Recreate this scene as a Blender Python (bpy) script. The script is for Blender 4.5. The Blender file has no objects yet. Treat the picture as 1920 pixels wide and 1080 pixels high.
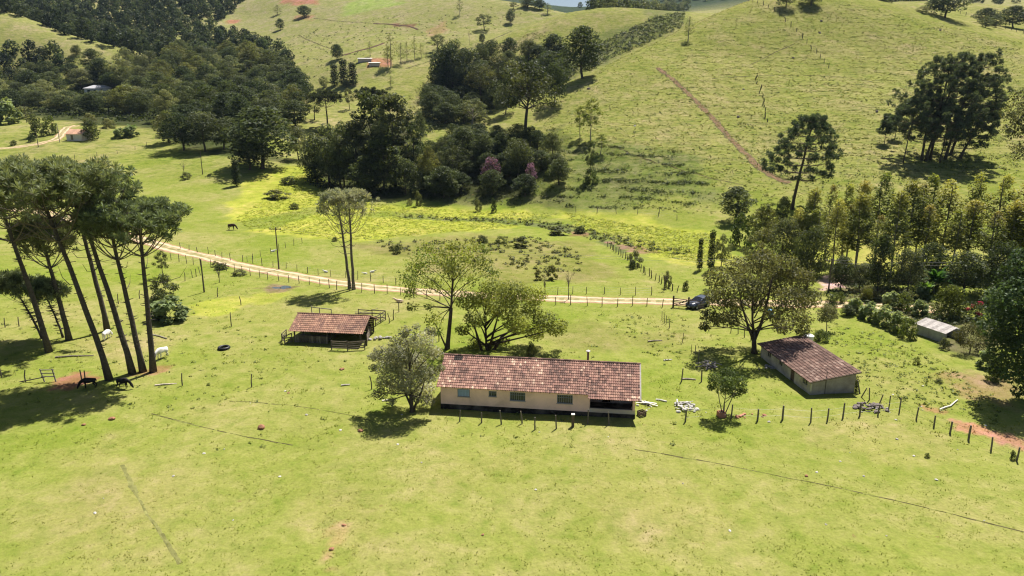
import bpy, math, random
import numpy as np
from mathutils import Vector, Matrix, Euler

# ------------------------------------------------------------------ camera, sky, sun
scene = bpy.context.scene
COL = scene.collection
CAM_H, PITCH, FPX = 32.0, math.radians(15.0), 1371.0
cam_data = bpy.data.cameras.new("camera")
cam_data.sensor_width = 36.0
cam_data.lens = 36.0 * FPX / 1920.0
cam_data.clip_start = 0.5
cam_data.clip_end = 6000
camera = bpy.data.objects.new("camera", cam_data)
COL.objects.link(camera)
camera.location = (0, 0, CAM_H)
camera.rotation_euler = (math.pi / 2 - PITCH, 0, 0)
scene.camera = camera

SUN_EL, SUN_AZ = math.radians(61), math.atan2(0.50, 0.87)   # azimuth from +Y towards +X
world = bpy.data.worlds.new("World")
scene.world = world
world.use_nodes = True
wn = world.node_tree
sky = wn.nodes.new("ShaderNodeTexSky")
sky.sky_type = 'NISHITA'
sky.sun_disc = False
sky.sun_elevation = SUN_EL
sky.sun_rotation = SUN_AZ
sky.altitude = 900
sky.air_density = 1.0
sky.dust_density = 3.0
sky.ozone_density = 1.0
wn.links.new(sky.outputs[0], wn.nodes["Background"].inputs[0])
wn.nodes["Background"].inputs[1].default_value = 0.047

sun_data = bpy.data.lights.new("sun", 'SUN')
sun_data.energy = 4.8
sun_data.angle = math.radians(0.55)
sun_data.color = (1.0, 0.945, 0.85)
sun = bpy.data.objects.new("sun", sun_data)
COL.objects.link(sun)
sun_dir = Vector((math.cos(SUN_EL) * math.sin(SUN_AZ), math.cos(SUN_EL) * math.cos(SUN_AZ), math.sin(SUN_EL)))
sun.rotation_euler = sun_dir.to_track_quat('Z', 'Y').to_euler()
sun.location = sun_dir * 300

scene.view_settings.view_transform = 'Standard'
scene.view_settings.look = 'None'
scene.view_settings.gamma = 1.0
scene.view_settings.exposure = 0.97
scene.cycles.use_denoising = True
scene.cycles.max_bounces = 6
scene.cycles.diffuse_bounces = 3
scene.cycles.transmission_bounces = 3
scene.cycles.transparent_max_bounces = 4
scene.cycles.caustics_reflective = False
scene.cycles.caustics_refractive = False
scene.cycles.filter_width = 1.2

# ------------------------------------------------------------------ photo geometry helpers
CP, SP = math.cos(PITCH), math.sin(PITCH)

def ray(px, py):
    u, v = (px - 960.0) / FPX, (540.0 - py) / FPX
    return u, CP + v * SP, -SP + v * CP

def at_depth(px, py, Y):
    """World point seen at photo pixel (px, py) when it stands Y metres ahead."""
    u, fy, fz = ray(px, py)
    t = Y / fy
    return u * t, Y, CAM_H + fz * t

# ------------------------------------------------------------------ noise
_rs = np.random.RandomState(7)
_perm = _rs.permutation(512)
_perm = np.concatenate([_perm, _perm, _perm])
_vals = _rs.rand(512) * 2 - 1

def vnoise(x, y):
    xi = np.floor(x).astype(int); yi = np.floor(y).astype(int)
    fx = x - xi; fy = y - yi
    fx = fx * fx * (3 - 2 * fx); fy = fy * fy * (3 - 2 * fy)
    xi &= 511; yi &= 511
    x1 = (xi + 1) & 511; y1 = (yi + 1) & 511
    h = lambda a, b: _vals[_perm[_perm[a] + b]]
    return (h(xi, yi) * (1 - fx) + h(x1, yi) * fx) * (1 - fy) + (h(xi, y1) * (1 - fx) + h(x1, y1) * fx) * fy

def fbm(x, y, octaves=4, gain=0.5):
    a, s, t = 1.0, 0.0, 0.0
    for k in range(octaves):
        s = s + a * vnoise(x * 2 ** k + 17.3 * k, y * 2 ** k + 5.1 * k)
        t += a; a *= gain
    return s / t

# ------------------------------------------------------------------ terrain surface
CTRL = []
for gx in (-120, -70, -30, 0, 30, 70, 110):
    for gy in (-40, 10, 45, 80, 112):
        if gx == 110 and gy > 80: continue
        CTRL.append((gx, gy, 0.0))
for p in [
    # valley floor
    (420, 420, 176), (100, 410, 185), (300, 330, 240), (100, 278, 285), (430, 305, 252), (560, 372, 212), (680, 376, 214),
    (900, 385, 206), (1150, 390, 192), (1300, 425, 172), (800, 430, 172), (1050, 440, 168), (250, 268, 292), (20, 275, 290),
    (700, 500, 138), (1200, 500, 137), (300, 470, 150), (60, 470, 150), (1450, 470, 147), (1700, 505, 132), (1900, 500, 126),
    # valley bottom under the wood and up the far valley
    (150, 232, 330), (300, 215, 370), (180, 165, 480), (450, 205, 390), (520, 145, 520), (300, 120, 580), (60, 150, 500),
    (560, 205, 375), (-150, 180, 420), (-150, 330, 250), (600, 270, 300), (640, 330, 245), (700, 300, 270), (760, 335, 238),
    # near spur: crest line, face, and the gully behind it
    (795, 282, 262), (850, 248, 272), (960, 197, 292), (1060, 155, 312), (1170, 104, 337), (1270, 58, 362), (1340, 25, 386),
    (1400, 2, 402), (1500, -12, 414), (1600, -6, 414), (1700, 12, 406), (1800, 38, 396), (1920, 72, 382), (2100, 110, 370),
    (850, 330, 228), (1000, 335, 216), (1150, 330, 208), (900, 275, 247), (1000, 240, 262), (1080, 215, 268), (1150, 250, 236),
    (1300, 250, 234), (1300, 150, 288), (1400, 100, 330), (1650, 100, 330), (1500, 200, 262), (1700, 200, 258), (1920, 205, 262),
    (1430, 330, 202), (1500, 388, 180), (1700, 330, 192), (1920, 330, 192), (1760, 295, 208), (1700, 420, 158), (1920, 440, 150),
    (1250, 370, 192), (2100, 330, 190), (2100, 450, 145), (1200, 190, 268), (1230, 110, 316),
    (850, 268, 312), (960, 222, 335), (1060, 188, 358), (1170, 132, 386), (1270, 85, 418), (1340, 52, 440), (1450, 32, 480),
    (1600, 30, 480), (800, 295, 300),
    # second spur
    (850, 216, 362), (800, 226, 346), (750, 240, 336), (700, 255, 322), (640, 262, 312), (950, 150, 402), (1050, 110, 424), (1150, 70, 446),
    (1220, 30, 470), (1160, 15, 482), (1053, 28, 484), (960, 60, 472), (900, 88, 457), (793, 118, 432), (740, 142, 417), (660, 168, 402), (600, 195, 390),
    (1053, 52, 540), (960, 88, 530), (900, 118, 524), (793, 148, 498), (740, 162, 474), (660, 185, 452),
    # third hill, fields and the far wood
    (960, 55, 600), (860, 72, 570), (800, 66, 600), (700, 72, 590), (640, 103, 548), (700, 118, 512), (580, 160, 500),
    (1040, 22, 650), (980, 10, 660), (900, -3, 690), (800, -8, 730), (700, -6, 770), (600, -14, 800), (520, -10, 820),
    (900, 22, 800), (700, 20, 880), (1040, 40, 800),
    (560, 62, 650), (450, 32, 770), (480, 102, 600), (550, 112, 555), (420, 52, 730), (540, 20, 740),
    (0, -70, 1020), (200, -70, 1020), (400, -50, 1020), (490, -5, 860), (380, 38, 740), (200, 36, 730), (100, 30, 710),
    (300, 85, 640), (240, 108, 600), (-200, -60, 1000),
    # left grassy hill
    (0, 15, 565), (60, 39, 556), (150, 70, 545), (232, 93, 535), (40, 80, 525), (100, 108, 508), (0, 90, 515), (200, 108, 520),
    (0, 40, 630), (60, 60, 615), (150, 88, 605), (-120, -10, 560),
    # right rear field, sky gap, far ridge
    (1900, 42, 460), (1900, 12, 540), (1750, 6, 520), (1650, 10, 520), (1100, 42, 700), (1110, 45, 900), (1110, 40, 1200),
    (1060, 26, 1500), (1085, 24, 1500), (1105, 19, 1500), (1125, 9, 1500), (1150, -2, 1500), (1200, -14, 1500), (1300, -36, 1500), (1030, 14, 1500), (1000, 0, 1500), (960, -14, 1500), (1500, -40, 1500), (1900, 0, 1400), (1160, 30, 900), (1250, 30, 800),
]:
    CTRL.append(at_depth(*p))
for q in [(-1400, 200, 60), (-1400, 1000, 170), (-900, 1700, 260), (0, 1900, 190), (300, 1900, 190), (900, 1900, 190), (1500, 1000, 90), (1500, 200, 40),
          (-300, -100, 2), (300, -100, 2), (400, 60, 8), (-400, 100, 12), (-250, 150, 6), (200, 90, 2)]:
    CTRL.append(q)
CTRL = np.array(CTRL, float)
_C2 = 18.0 ** 2

def _kern(ax, ay, bx, by):
    return np.sqrt((ax[:, None] - bx[None]) ** 2 + (ay[:, None] - by[None]) ** 2 + _C2)

_n = len(CTRL)
_A = np.zeros((_n + 1, _n + 1))
_A[:_n, :_n] = _kern(CTRL[:, 0], CTRL[:, 1], CTRL[:, 0], CTRL[:, 1]) + np.eye(_n) * -1.0
_A[:_n, _n] = 1; _A[_n, :_n] = 1
_W = np.linalg.solve(_A, np.concatenate([CTRL[:, 2], [0]]))

def rbf(x, y):
    out = np.empty(x.shape)
    fx, fy, fo = x.ravel(), y.ravel(), out.reshape(-1)
    for i in range(0, fx.size, 20000):
        fo[i:i + 20000] = _kern(fx[i:i + 20000], fy[i:i + 20000], CTRL[:, 0], CTRL[:, 1]) @ _W[:_n] + _W[_n]
    return out

def graded(lo, hi, centre, base, rate):
    pos, v = [centre], centre
    while v < hi:
        v += max(base, rate * abs(v - centre)); pos.append(v)
    neg, v = [], centre
    while v > lo:
        v -= max(base, rate * abs(v - centre)); neg.append(v)
    return np.array(neg[::-1] + pos)

GX = graded(-1500, 1500, 0.0, 0.55, 0.011)
_ys = [-40.0]
while _ys[-1] < 1950:
    v = _ys[-1]
    _ys.append(v + (2.0 if v < 34 else max(0.45, 0.0062 * v)))
GY = np.array(_ys)
MX, MY = np.meshgrid(GX, GY)
GZ = rbf(MX, MY)
_rise = np.clip((GZ - 3) / 12, 0, 1)
GZ += 0.16 * fbm(MX / 9, MY / 9, 3) + 0.05 * fbm(MX / 1.7, MY / 1.7, 2)
GZ += _rise * (0.9 * fbm(MX / 38 + 9, MY / 38, 3))
# cattle terraces on the slopes: small steps along the contours
_tw = 1.5 + 0.8 * fbm(MX / 30, MY / 30, 2)
GZ += _rise * 0.17 * np.sin(GZ * 2 * math.pi / 1.15 + 4 * fbm(MX / 25, MY / 25, 3)) * np.clip(_tw - 0.7, 0, 1.4)

def ground(x, y):
    """Height of the terrain sheet at x, y (scalars or arrays)."""
    x = np.asarray(x, float); y = np.asarray(y, float)
    i = np.clip(np.searchsorted(GX, x) - 1, 0, len(GX) - 2)
    j = np.clip(np.searchsorted(GY, y) - 1, 0, len(GY) - 2)
    fx = np.clip((x - GX[i]) / (GX[i + 1] - GX[i]), 0, 1); fy = np.clip((y - GY[j]) / (GY[j + 1] - GY[j]), 0, 1)
    return (GZ[j, i] * (1 - fx) + GZ[j, i + 1] * fx) * (1 - fy) + (GZ[j + 1, i] * (1 - fx) + GZ[j + 1, i + 1] * fx) * fy

_TT = np.concatenate([np.arange(25, 400, 0.25), np.arange(400, 2100, 1.0)])

def spot(px, py):
    """Where the line of sight through a photo pixel meets the terrain."""
    u, fy, fz = ray(px, py)
    z = CAM_H + fz * _TT
    d = z - ground(u * _TT, fy * _TT)
    k = np.argmax(d < 0)
    if d[k] >= 0: k = len(_TT) - 1
    t = _TT[k] if k == 0 else _TT[k - 1] + (_TT[k] - _TT[k - 1]) * d[k - 1] / (d[k - 1] - d[k])
    x, y = u * t, fy * t
    return Vector((x, y, float(ground(x, y))))

def stand(px, Y):
    """Terrain point Y metres ahead under the photo column px."""
    z = 0.0
    for _ in range(6):
        x = (px - 960) / FPX * (Y * CP + (CAM_H - z) * SP)
        z = float(ground(x, Y))
    return Vector((x, Y, z))

# the terraced bank at the foot of the big hill: real steps worn along the contours
_bank = [spot(*q) for q in ((1010, 300), (1110, 270), (1250, 296), (1310, 350), (1290, 395), (1060, 392))]
_bc = sum(_bank, Vector()) / len(_bank)
_bd = np.hypot((MX - _bc.x) / 24, (MY - _bc.y) / 22)
_bm = np.clip(1.35 - _bd, 0, 1) * _rise
GZ += _bm * 0.42 * np.tanh(2.2 * np.sin(GZ * 2 * math.pi / 1.9 + 3 * fbm(MX / 14, MY / 14, 3))) * (0.7 + 0.6 * fbm(MX / 6 + 3, MY / 6, 2))

def z_seen(Y, py):
    return at_depth(960, py, Y)[2]

def metres(p):
    """Metres per photo pixel at a world point."""
    return (p.y * CP + (CAM_H - p.z) * SP) / FPX

# ------------------------------------------------------------------ mesh helpers
class MB:
    """Collects polygons with a material slot and a colour each, then links them as ONE mesh object."""
    def __init__(self):
        self.v, self.f, self.m, self.c = [], [], [], []

    def poly(self, pts, col=(1, 1, 1), m=0):
        b = len(self.v)
        self.v.extend([tuple(p) for p in pts])
        self.f.append(tuple(range(b, b + len(pts)))); self.m.append(m); self.c.append(col)

    def mesh(self, verts, faces, col=(1, 1, 1), m=0):
        b = len(self.v)
        self.v.extend([tuple(p) for p in verts])
        for f in faces:
            self.f.append(tuple(b + i for i in f)); self.m.append(m); self.c.append(col)

    def box(self, cx, cy, cz, sx, sy, sz, col=(1, 1, 1), m=0, rot=None, bev=0.0):
        hx, hy, hz = sx / 2, sy / 2, sz / 2
        P = [Vector((x, y, z)) for z in (-hz, hz) for (x, y) in ((-hx, -hy), (hx, -hy), (hx, hy), (-hx, hy))]
        if rot is not None: P = [rot @ p for p in P]
        c = Vector((cx, cy, cz))
        self.mesh([p + c for p in P], [(3, 2, 1, 0), (4, 5, 6, 7), (0, 1, 5, 4), (1, 2, 6, 5), (2, 3, 7, 6), (3, 0, 4, 7)], col, m)

    def beam(self, a, b, w, h, col=(1, 1, 1), m=0):
        a, b = Vector(a), Vector(b)
        d = b - a
        q = d.to_track_quat('X', 'Z').to_matrix()
        c = (a + b) / 2
        self.box(c.x, c.y, c.z, d.length, w, h, col, m, q)

    def tube(self, path, radii, n=6, col=(1, 1, 1), m=0, cap=True):
        path = [Vector(p) for p in path]
        rings = []
        for i, p in enumerate(path):
            d = (path[min(i + 1, len(path) - 1)] - path[max(i - 1, 0)]).normalized()
            a = d.orthogonal().normalized() if i == 0 else (a - a.dot(d) * d).normalized()
            b = d.cross(a)
            r = radii[i] if hasattr(radii, '__len__') else radii
            rings.append([p + (a * math.cos(t) + b * math.sin(t)) * r for t in [2 * math.pi * k / n for k in range(n)]])
        V = [p for r in rings for p in r]
        F = [(i * n + k, i * n + (k + 1) % n, (i + 1) * n + (k + 1) % n, (i + 1) * n + k) for i in range(len(path) - 1) for k in range(n)]
        if cap:
            F.append(tuple(range(n))[::-1]); F.append(tuple((len(path) - 1) * n + k for k in range(n)))
        self.mesh(V, F, col, m)

    def lathe(self, prof, n=16, col=(1, 1, 1), m=0, at=(0, 0, 0)):
        V = [(at[0] + r * math.cos(2 * math.pi * k / n), at[1] + r * math.sin(2 * math.pi * k / n), at[2] + z) for r, z in prof for k in range(n)]
        F = [(i * n + k, i * n + (k + 1) % n, (i + 1) * n + (k + 1) % n, (i + 1) * n + k) for i in range(len(prof) - 1) for k in range(n)]
        self.mesh(V, F, col, m)

    def data(self, name, mats):
        me = bpy.data.meshes.new(name)
        me.from_pydata(self.v, [], self.f)
        for k in (mats if isinstance(mats, (list, tuple)) else [mats]): me.materials.append(k)
        me.polygons.foreach_set("material_index", self.m)
        at = me.color_attributes.new("col", 'FLOAT_COLOR', 'CORNER')
        n = np.array([len(f) for f in self.f])
        c = np.array([tuple(c) + (1.0,) for c in self.c], np.float32)
        at.data.foreach_set("color", np.repeat(c, n, axis=0).ravel())
        me.update()
        return me

    def build(self, name, mats, parent=None, smooth=False):
        me = self.data(name, mats)
        if smooth: me.polygons.foreach_set("use_smooth", [True] * len(me.polygons))
        return link(name, me, parent)

def link(name, me, parent=None, loc=None):
    o = bpy.data.objects.new(name, me)
    COL.objects.link(o)
    if parent is not None: o.parent = parent
    if loc is not None: o.location = loc
    return o

def quads_mesh(name, V, C, mats):
    """Mesh of loose quads: V is (n, 4, 3), C is (n, 3), one colour per quad."""
    n = len(V)
    me = bpy.data.meshes.new(name)
    me.vertices.add(n * 4); me.vertices.foreach_set("co", np.ascontiguousarray(V, np.float32).ravel())
    me.loops.add(n * 4); me.loops.foreach_set("vertex_index", np.arange(n * 4, dtype=np.int32))
    me.polygons.add(n)
    me.polygons.foreach_set("loop_start", np.arange(0, n * 4, 4, dtype=np.int32))
    me.polygons.foreach_set("loop_total", np.full(n, 4, np.int32))
    at = me.color_attributes.new("col", 'FLOAT_COLOR', 'CORNER')
    c4 = np.concatenate([C, np.ones((n, 1))], 1).astype(np.float32)
    at.data.foreach_set("color", np.repeat(c4, 4, axis=0).ravel())
    for k in (mats if isinstance(mats, (list, tuple)) else [mats]): me.materials.append(k)
    me.update()
    return me

def tag(o, label, cat=None, group=None, kind=None):
    o["label"] = label
    if cat: o["category"] = cat
    if group: o["group"] = group
    if kind: o["kind"] = kind
    return o

def thing(name, label, cat, loc, rz=0.0, group=None, scale=None):
    o = bpy.data.objects.new(name, None)
    o.empty_display_size = 0.5
    COL.objects.link(o)
    o.location = loc
    o.rotation_euler = (0, 0, rz)
    if scale is not None: o.scale = scale
    return tag(o, label, cat, group)

def structure(o, label=None):
    o["kind"] = "structure"
    if label: o["label"] = label
    return o

# ------------------------------------------------------------------ materials
def _nodes(name):
    m = bpy.data.materials.new(name)
    m.use_nodes = True
    nt = m.node_tree
    return m, nt, nt.nodes["Principled BSDF"], nt.nodes, nt.links

def _noise(nt, scale, detail=3, rough=0.55, vec=None, dist=0.0):
    n = nt.nodes.new("ShaderNodeTexNoise")
    n.inputs["Scale"].default_value = scale; n.inputs["Detail"].default_value = detail
    n.inputs["Roughness"].default_value = rough; n.inputs["Distortion"].default_value = dist
    if vec is not None: nt.links.new(vec, n.inputs["Vector"])
    return n

def _range(nt, val, a, b, c, d):
    n = nt.nodes.new("ShaderNodeMapRange")
    nt.links.new(val, n.inputs[0])
    for i, x in enumerate((a, b, c, d)): n.inputs[i + 1].default_value = x
    return n.outputs[0]

def _mix(nt, mode, fac, a, b):
    n = nt.nodes.new("ShaderNodeMix")
    n.data_type = 'RGBA'; n.blend_type = mode
    for sock, v in ((n.inputs[0], fac), (n.inputs[6], a), (n.inputs[7], b)):
        if hasattr(v, "is_linked"): nt.links.new(v, sock)
        elif isinstance(v, (int, float)): sock.default_value = v
        else: sock.default_value = tuple(v) + (1.0,) if len(v) == 3 else v
    return n.outputs[2]

def mat_col(name, rough=0.85, spec=0.2, nscale=3.0, amp=0.35, bump=0.0, bscale=8.0, coord="Object", metal=0.0, tint=None, tscale=0.7, tamt=0.4):
    """Surface whose colour comes from the mesh's own colour attribute, broken up by procedural noise."""
    m, nt, bsdf, N, L = _nodes(name)
    at = N.new("ShaderNodeAttribute"); at.attribute_name = "col"
    tc = N.new("ShaderNodeTexCoord")
    n = _noise(nt, nscale, 5, 0.6, tc.outputs[coord])
    k = _range(nt, n.outputs[0], 0.25, 0.75, 1 - amp, 1 + amp)
    cc = N.new("ShaderNodeCombineColor")
    for i in range(3): L.new(k, cc.inputs[i])
    c = _mix(nt, 'MULTIPLY', 1.0, at.outputs["Color"], cc.outputs[0])
    if tint is not None:
        t = _noise(nt, tscale, 4, 0.6, tc.outputs[coord], 0.5)
        c = _mix(nt, 'MIX', _range(nt, t.outputs[0], 0.45, 0.7, 0, tamt), c, tint)
    L.new(c, bsdf.inputs["Base Color"])
    bsdf.inputs["Roughness"].default_value = rough
    bsdf.inputs["Specular IOR Level"].default_value = spec
    bsdf.inputs["Metallic"].default_value = metal
    if bump:
        b = N.new("ShaderNodeBump"); b.inputs["Strength"].default_value = bump; b.inputs["Distance"].default_value = 0.05
        L.new(_noise(nt, bscale, 4, 0.6, tc.outputs[coord]).outputs[0], b.inputs["Height"])
        L.new(b.outputs[0], bsdf.inputs["Normal"])
    return m

def mat_leaf(name, trans=0.42, vary=0.36, rough=0.55, spec=0.15):
    """Foliage: colour attribute, varied from plant to plant, part of the light passing through the leaves."""
    m, nt, bsdf, N, L = _nodes(name)
    at = N.new("ShaderNodeAttribute"); at.attribute_name = "col"
    oi = N.new("ShaderNodeObjectInfo")
    hsv = N.new("ShaderNodeHueSaturation")
    L.new(at.outputs["Color"], hsv.inputs["Color"])
    L.new(_range(nt, oi.outputs["Random"], 0, 1, 1 - vary, 1 + vary), hsv.inputs["Value"])
    L.new(_range(nt, oi.outputs["Random"], 0, 1, 0.525, 0.478), hsv.inputs["Hue"])
    L.new(hsv.outputs[0], bsdf.inputs["Base Color"])
    bsdf.inputs["Roughness"].default_value = rough
    bsdf.inputs["Specular IOR Level"].default_value = spec
    tr = N.new("ShaderNodeBsdfTranslucent")
    L.new(_mix(nt, 'MULTIPLY', 1.0, hsv.outputs[0], (1.25, 1.2, 0.55)), tr.inputs["Color"])
    ms = N.new("ShaderNodeMixShader"); ms.inputs[0].default_value = trans
    L.new(bsdf.outputs[0], ms.inputs[1]); L.new(tr.outputs[0], ms.inputs[2])
    L.new(ms.outputs[0], N["Material Output"].inputs[0])
    return m

def mat_ground():
    m, nt, bsdf, N, L = _nodes("pasture")
    at = N.new("ShaderNodeAttribute"); at.attribute_name = "col"
    geo = N.new("ShaderNodeNewGeometry")
    P = geo.outputs["Position"]
    big = _noise(nt, 0.09, 5, 0.62, P, 0.4)
    mid = _noise(nt, 0.55, 5, 0.65, P, 0.3)
    fine = _noise(nt, 3.2, 4, 0.7, P)
    mp = N.new("ShaderNodeMapping"); mp.inputs["Scale"].default_value = (0.26, 0.26, 3.6)
    L.new(P, mp.inputs["Vector"])
    con = _noise(nt, 1.0, 5, 0.65, mp.outputs[0], 0.6)
    c = at.outputs["Color"]
    c = _mix(nt, 'MIX', _range(nt, big.outputs[0], 0.44, 0.66, 0, 0.8), c, _mix(nt, 'MULTIPLY', 1.0, c, (1.30, 1.10, 1.75)))
    c = _mix(nt, 'MIX', _range(nt, mid.outputs[0], 0.50, 0.70, 0, 0.95), c, _mix(nt, 'MULTIPLY', 1.0, c, (0.70, 0.82, 0.60)))
    c = _mix(nt, 'MIX', _range(nt, mid.outputs[0], 0.48, 0.30, 0, 0.95), c, _mix(nt, 'MULTIPLY', 1.0, c, (1.24, 1.13, 1.5)))
    z = N.new("ShaderNodeSeparateXYZ"); L.new(P, z.inputs[0])
    mul = N.new("ShaderNodeMath"); mul.operation = 'MULTIPLY'
    L.new(_range(nt, z.outputs[2], 3.0, 10.0, 0, 1), mul.inputs[0]); L.new(_range(nt, con.outputs[0], 0.48, 0.62, 0, 0.9), mul.inputs[1])
    c = _mix(nt, 'MIX', mul.outputs[0], c, _mix(nt, 'MULTIPLY', 1.0, c, (0.52, 0.63, 0.5)))
    k = _range(nt, fine.outputs[0], 0.28, 0.72, 0.83, 1.18)
    cc = N.new("ShaderNodeCombineColor")
    for i in range(3): L.new(k, cc.inputs[i])
    c = _mix(nt, 'MULTIPLY', 1.0, c, cc.outputs[0])
    # scattered small spots of bare reddish soil and dung
    sp = _noise(nt, 0.8, 2, 0.5, P, 0.2)
    c = _mix(nt, 'MIX', _range(nt, sp.outputs[0], 0.735, 0.78, 0, 0.55), c, (0.16, 0.105, 0.05))
    L.new(c, bsdf.inputs["Base Color"])
    bsdf.inputs["Roughness"].default_value = 1.0
    bsdf.inputs["Specular IOR Level"].default_value = 0.0
    add = N.new("ShaderNodeMath"); add.operation = 'ADD'
    L.new(mid.outputs[0], add.inputs[0]); L.new(fine.outputs[0], add.inputs[1])
    b = N.new("ShaderNodeBump"); b.inputs["Strength"].default_value = 0.38; b.inputs["Distance"].default_value = 0.22
    L.new(add.outputs[0], b.inputs["Height"]); L.new(b.outputs[0], bsdf.inputs["Normal"])
    return m

M_GROUND = mat_ground()
M_LEAF = mat_leaf("foliage")
M_LEAF_YARD = mat_leaf("yard_foliage", 0.42, 0.0)
M_NEEDLE = mat_leaf("needles", 0.3, 0.12)
M_GRASS = mat_leaf("grass_blades", 0.45, 0.0)
M_BARK = mat_col("bark", 0.95, 0.1, 4.0, 0.45, 0.8, 9.0)
M_WOOD = mat_col("weathered_wood", 0.9, 0.15, 5.0, 0.4, 0.5, 14.0)
M_TILE = mat_col("clay_tile", 0.8, 0.25, 1.3, 0.22, 0.2, 20.0, tint=(0.10, 0.065, 0.055), tscale=0.55, tamt=0.45)
M_WALL = mat_col("painted_plaster", 0.85, 0.2, 0.8, 0.10, 0.15, 20.0, tint=(0.42, 0.28, 0.19), tscale=0.5, tamt=0.38)
M_BLOCK = mat_col("bare_render", 0.9, 0.15, 1.4, 0.25, 0.3, 12.0, tint=(0.20, 0.17, 0.14), tscale=0.8, tamt=0.5)
M_PAINT = mat_col("painted_metal", 0.5, 0.4, 4.0, 0.12)
M_EARTH = mat_col("bare_earth", 1.0, 0.05, 1.2, 0.3, 0.7, 5.0)
M_STONE = mat_col("stone", 0.9, 0.2, 3.0, 0.35, 0.6, 6.0)
M_DARK = mat_col("dark_interior", 0.9, 0.1, 2.0, 0.2)
M_HIDE = mat_col("hide", 0.75, 0.2, 3.0, 0.12)

# ------------------------------------------------------------------ ground colours (what grows or lies where)
def sdf(px, py, poly):
    """Signed distance in metres to a world polygon, positive inside."""
    d = np.full(px.shape, 1e9); inside = np.zeros(px.shape, bool)
    n = len(poly)
    for i in range(n):
        ax, ay = poly[i]; bx, by = poly[(i + 1) % n]
        ex, ey = bx - ax, by - ay
        t = np.clip(((px - ax) * ex + (py - ay) * ey) / (ex * ex + ey * ey + 1e-9), 0, 1)
        d = np.minimum(d, np.hypot(px - ax - t * ex, py - ay - t * ey))
        c = (ay > py) != (by > py)
        inside ^= c & (px < ex * (py - ay) / (ey if abs(ey) > 1e-9 else 1e-9) + ax)
    return np.where(inside, d, -d)

def zone(pts, col, soft, amt=1.0, wob=1.0, ws=0.12):
    return ([tuple(spot(*p).xy) for p in pts], np.array(col), soft, amt, wob, ws)

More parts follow.
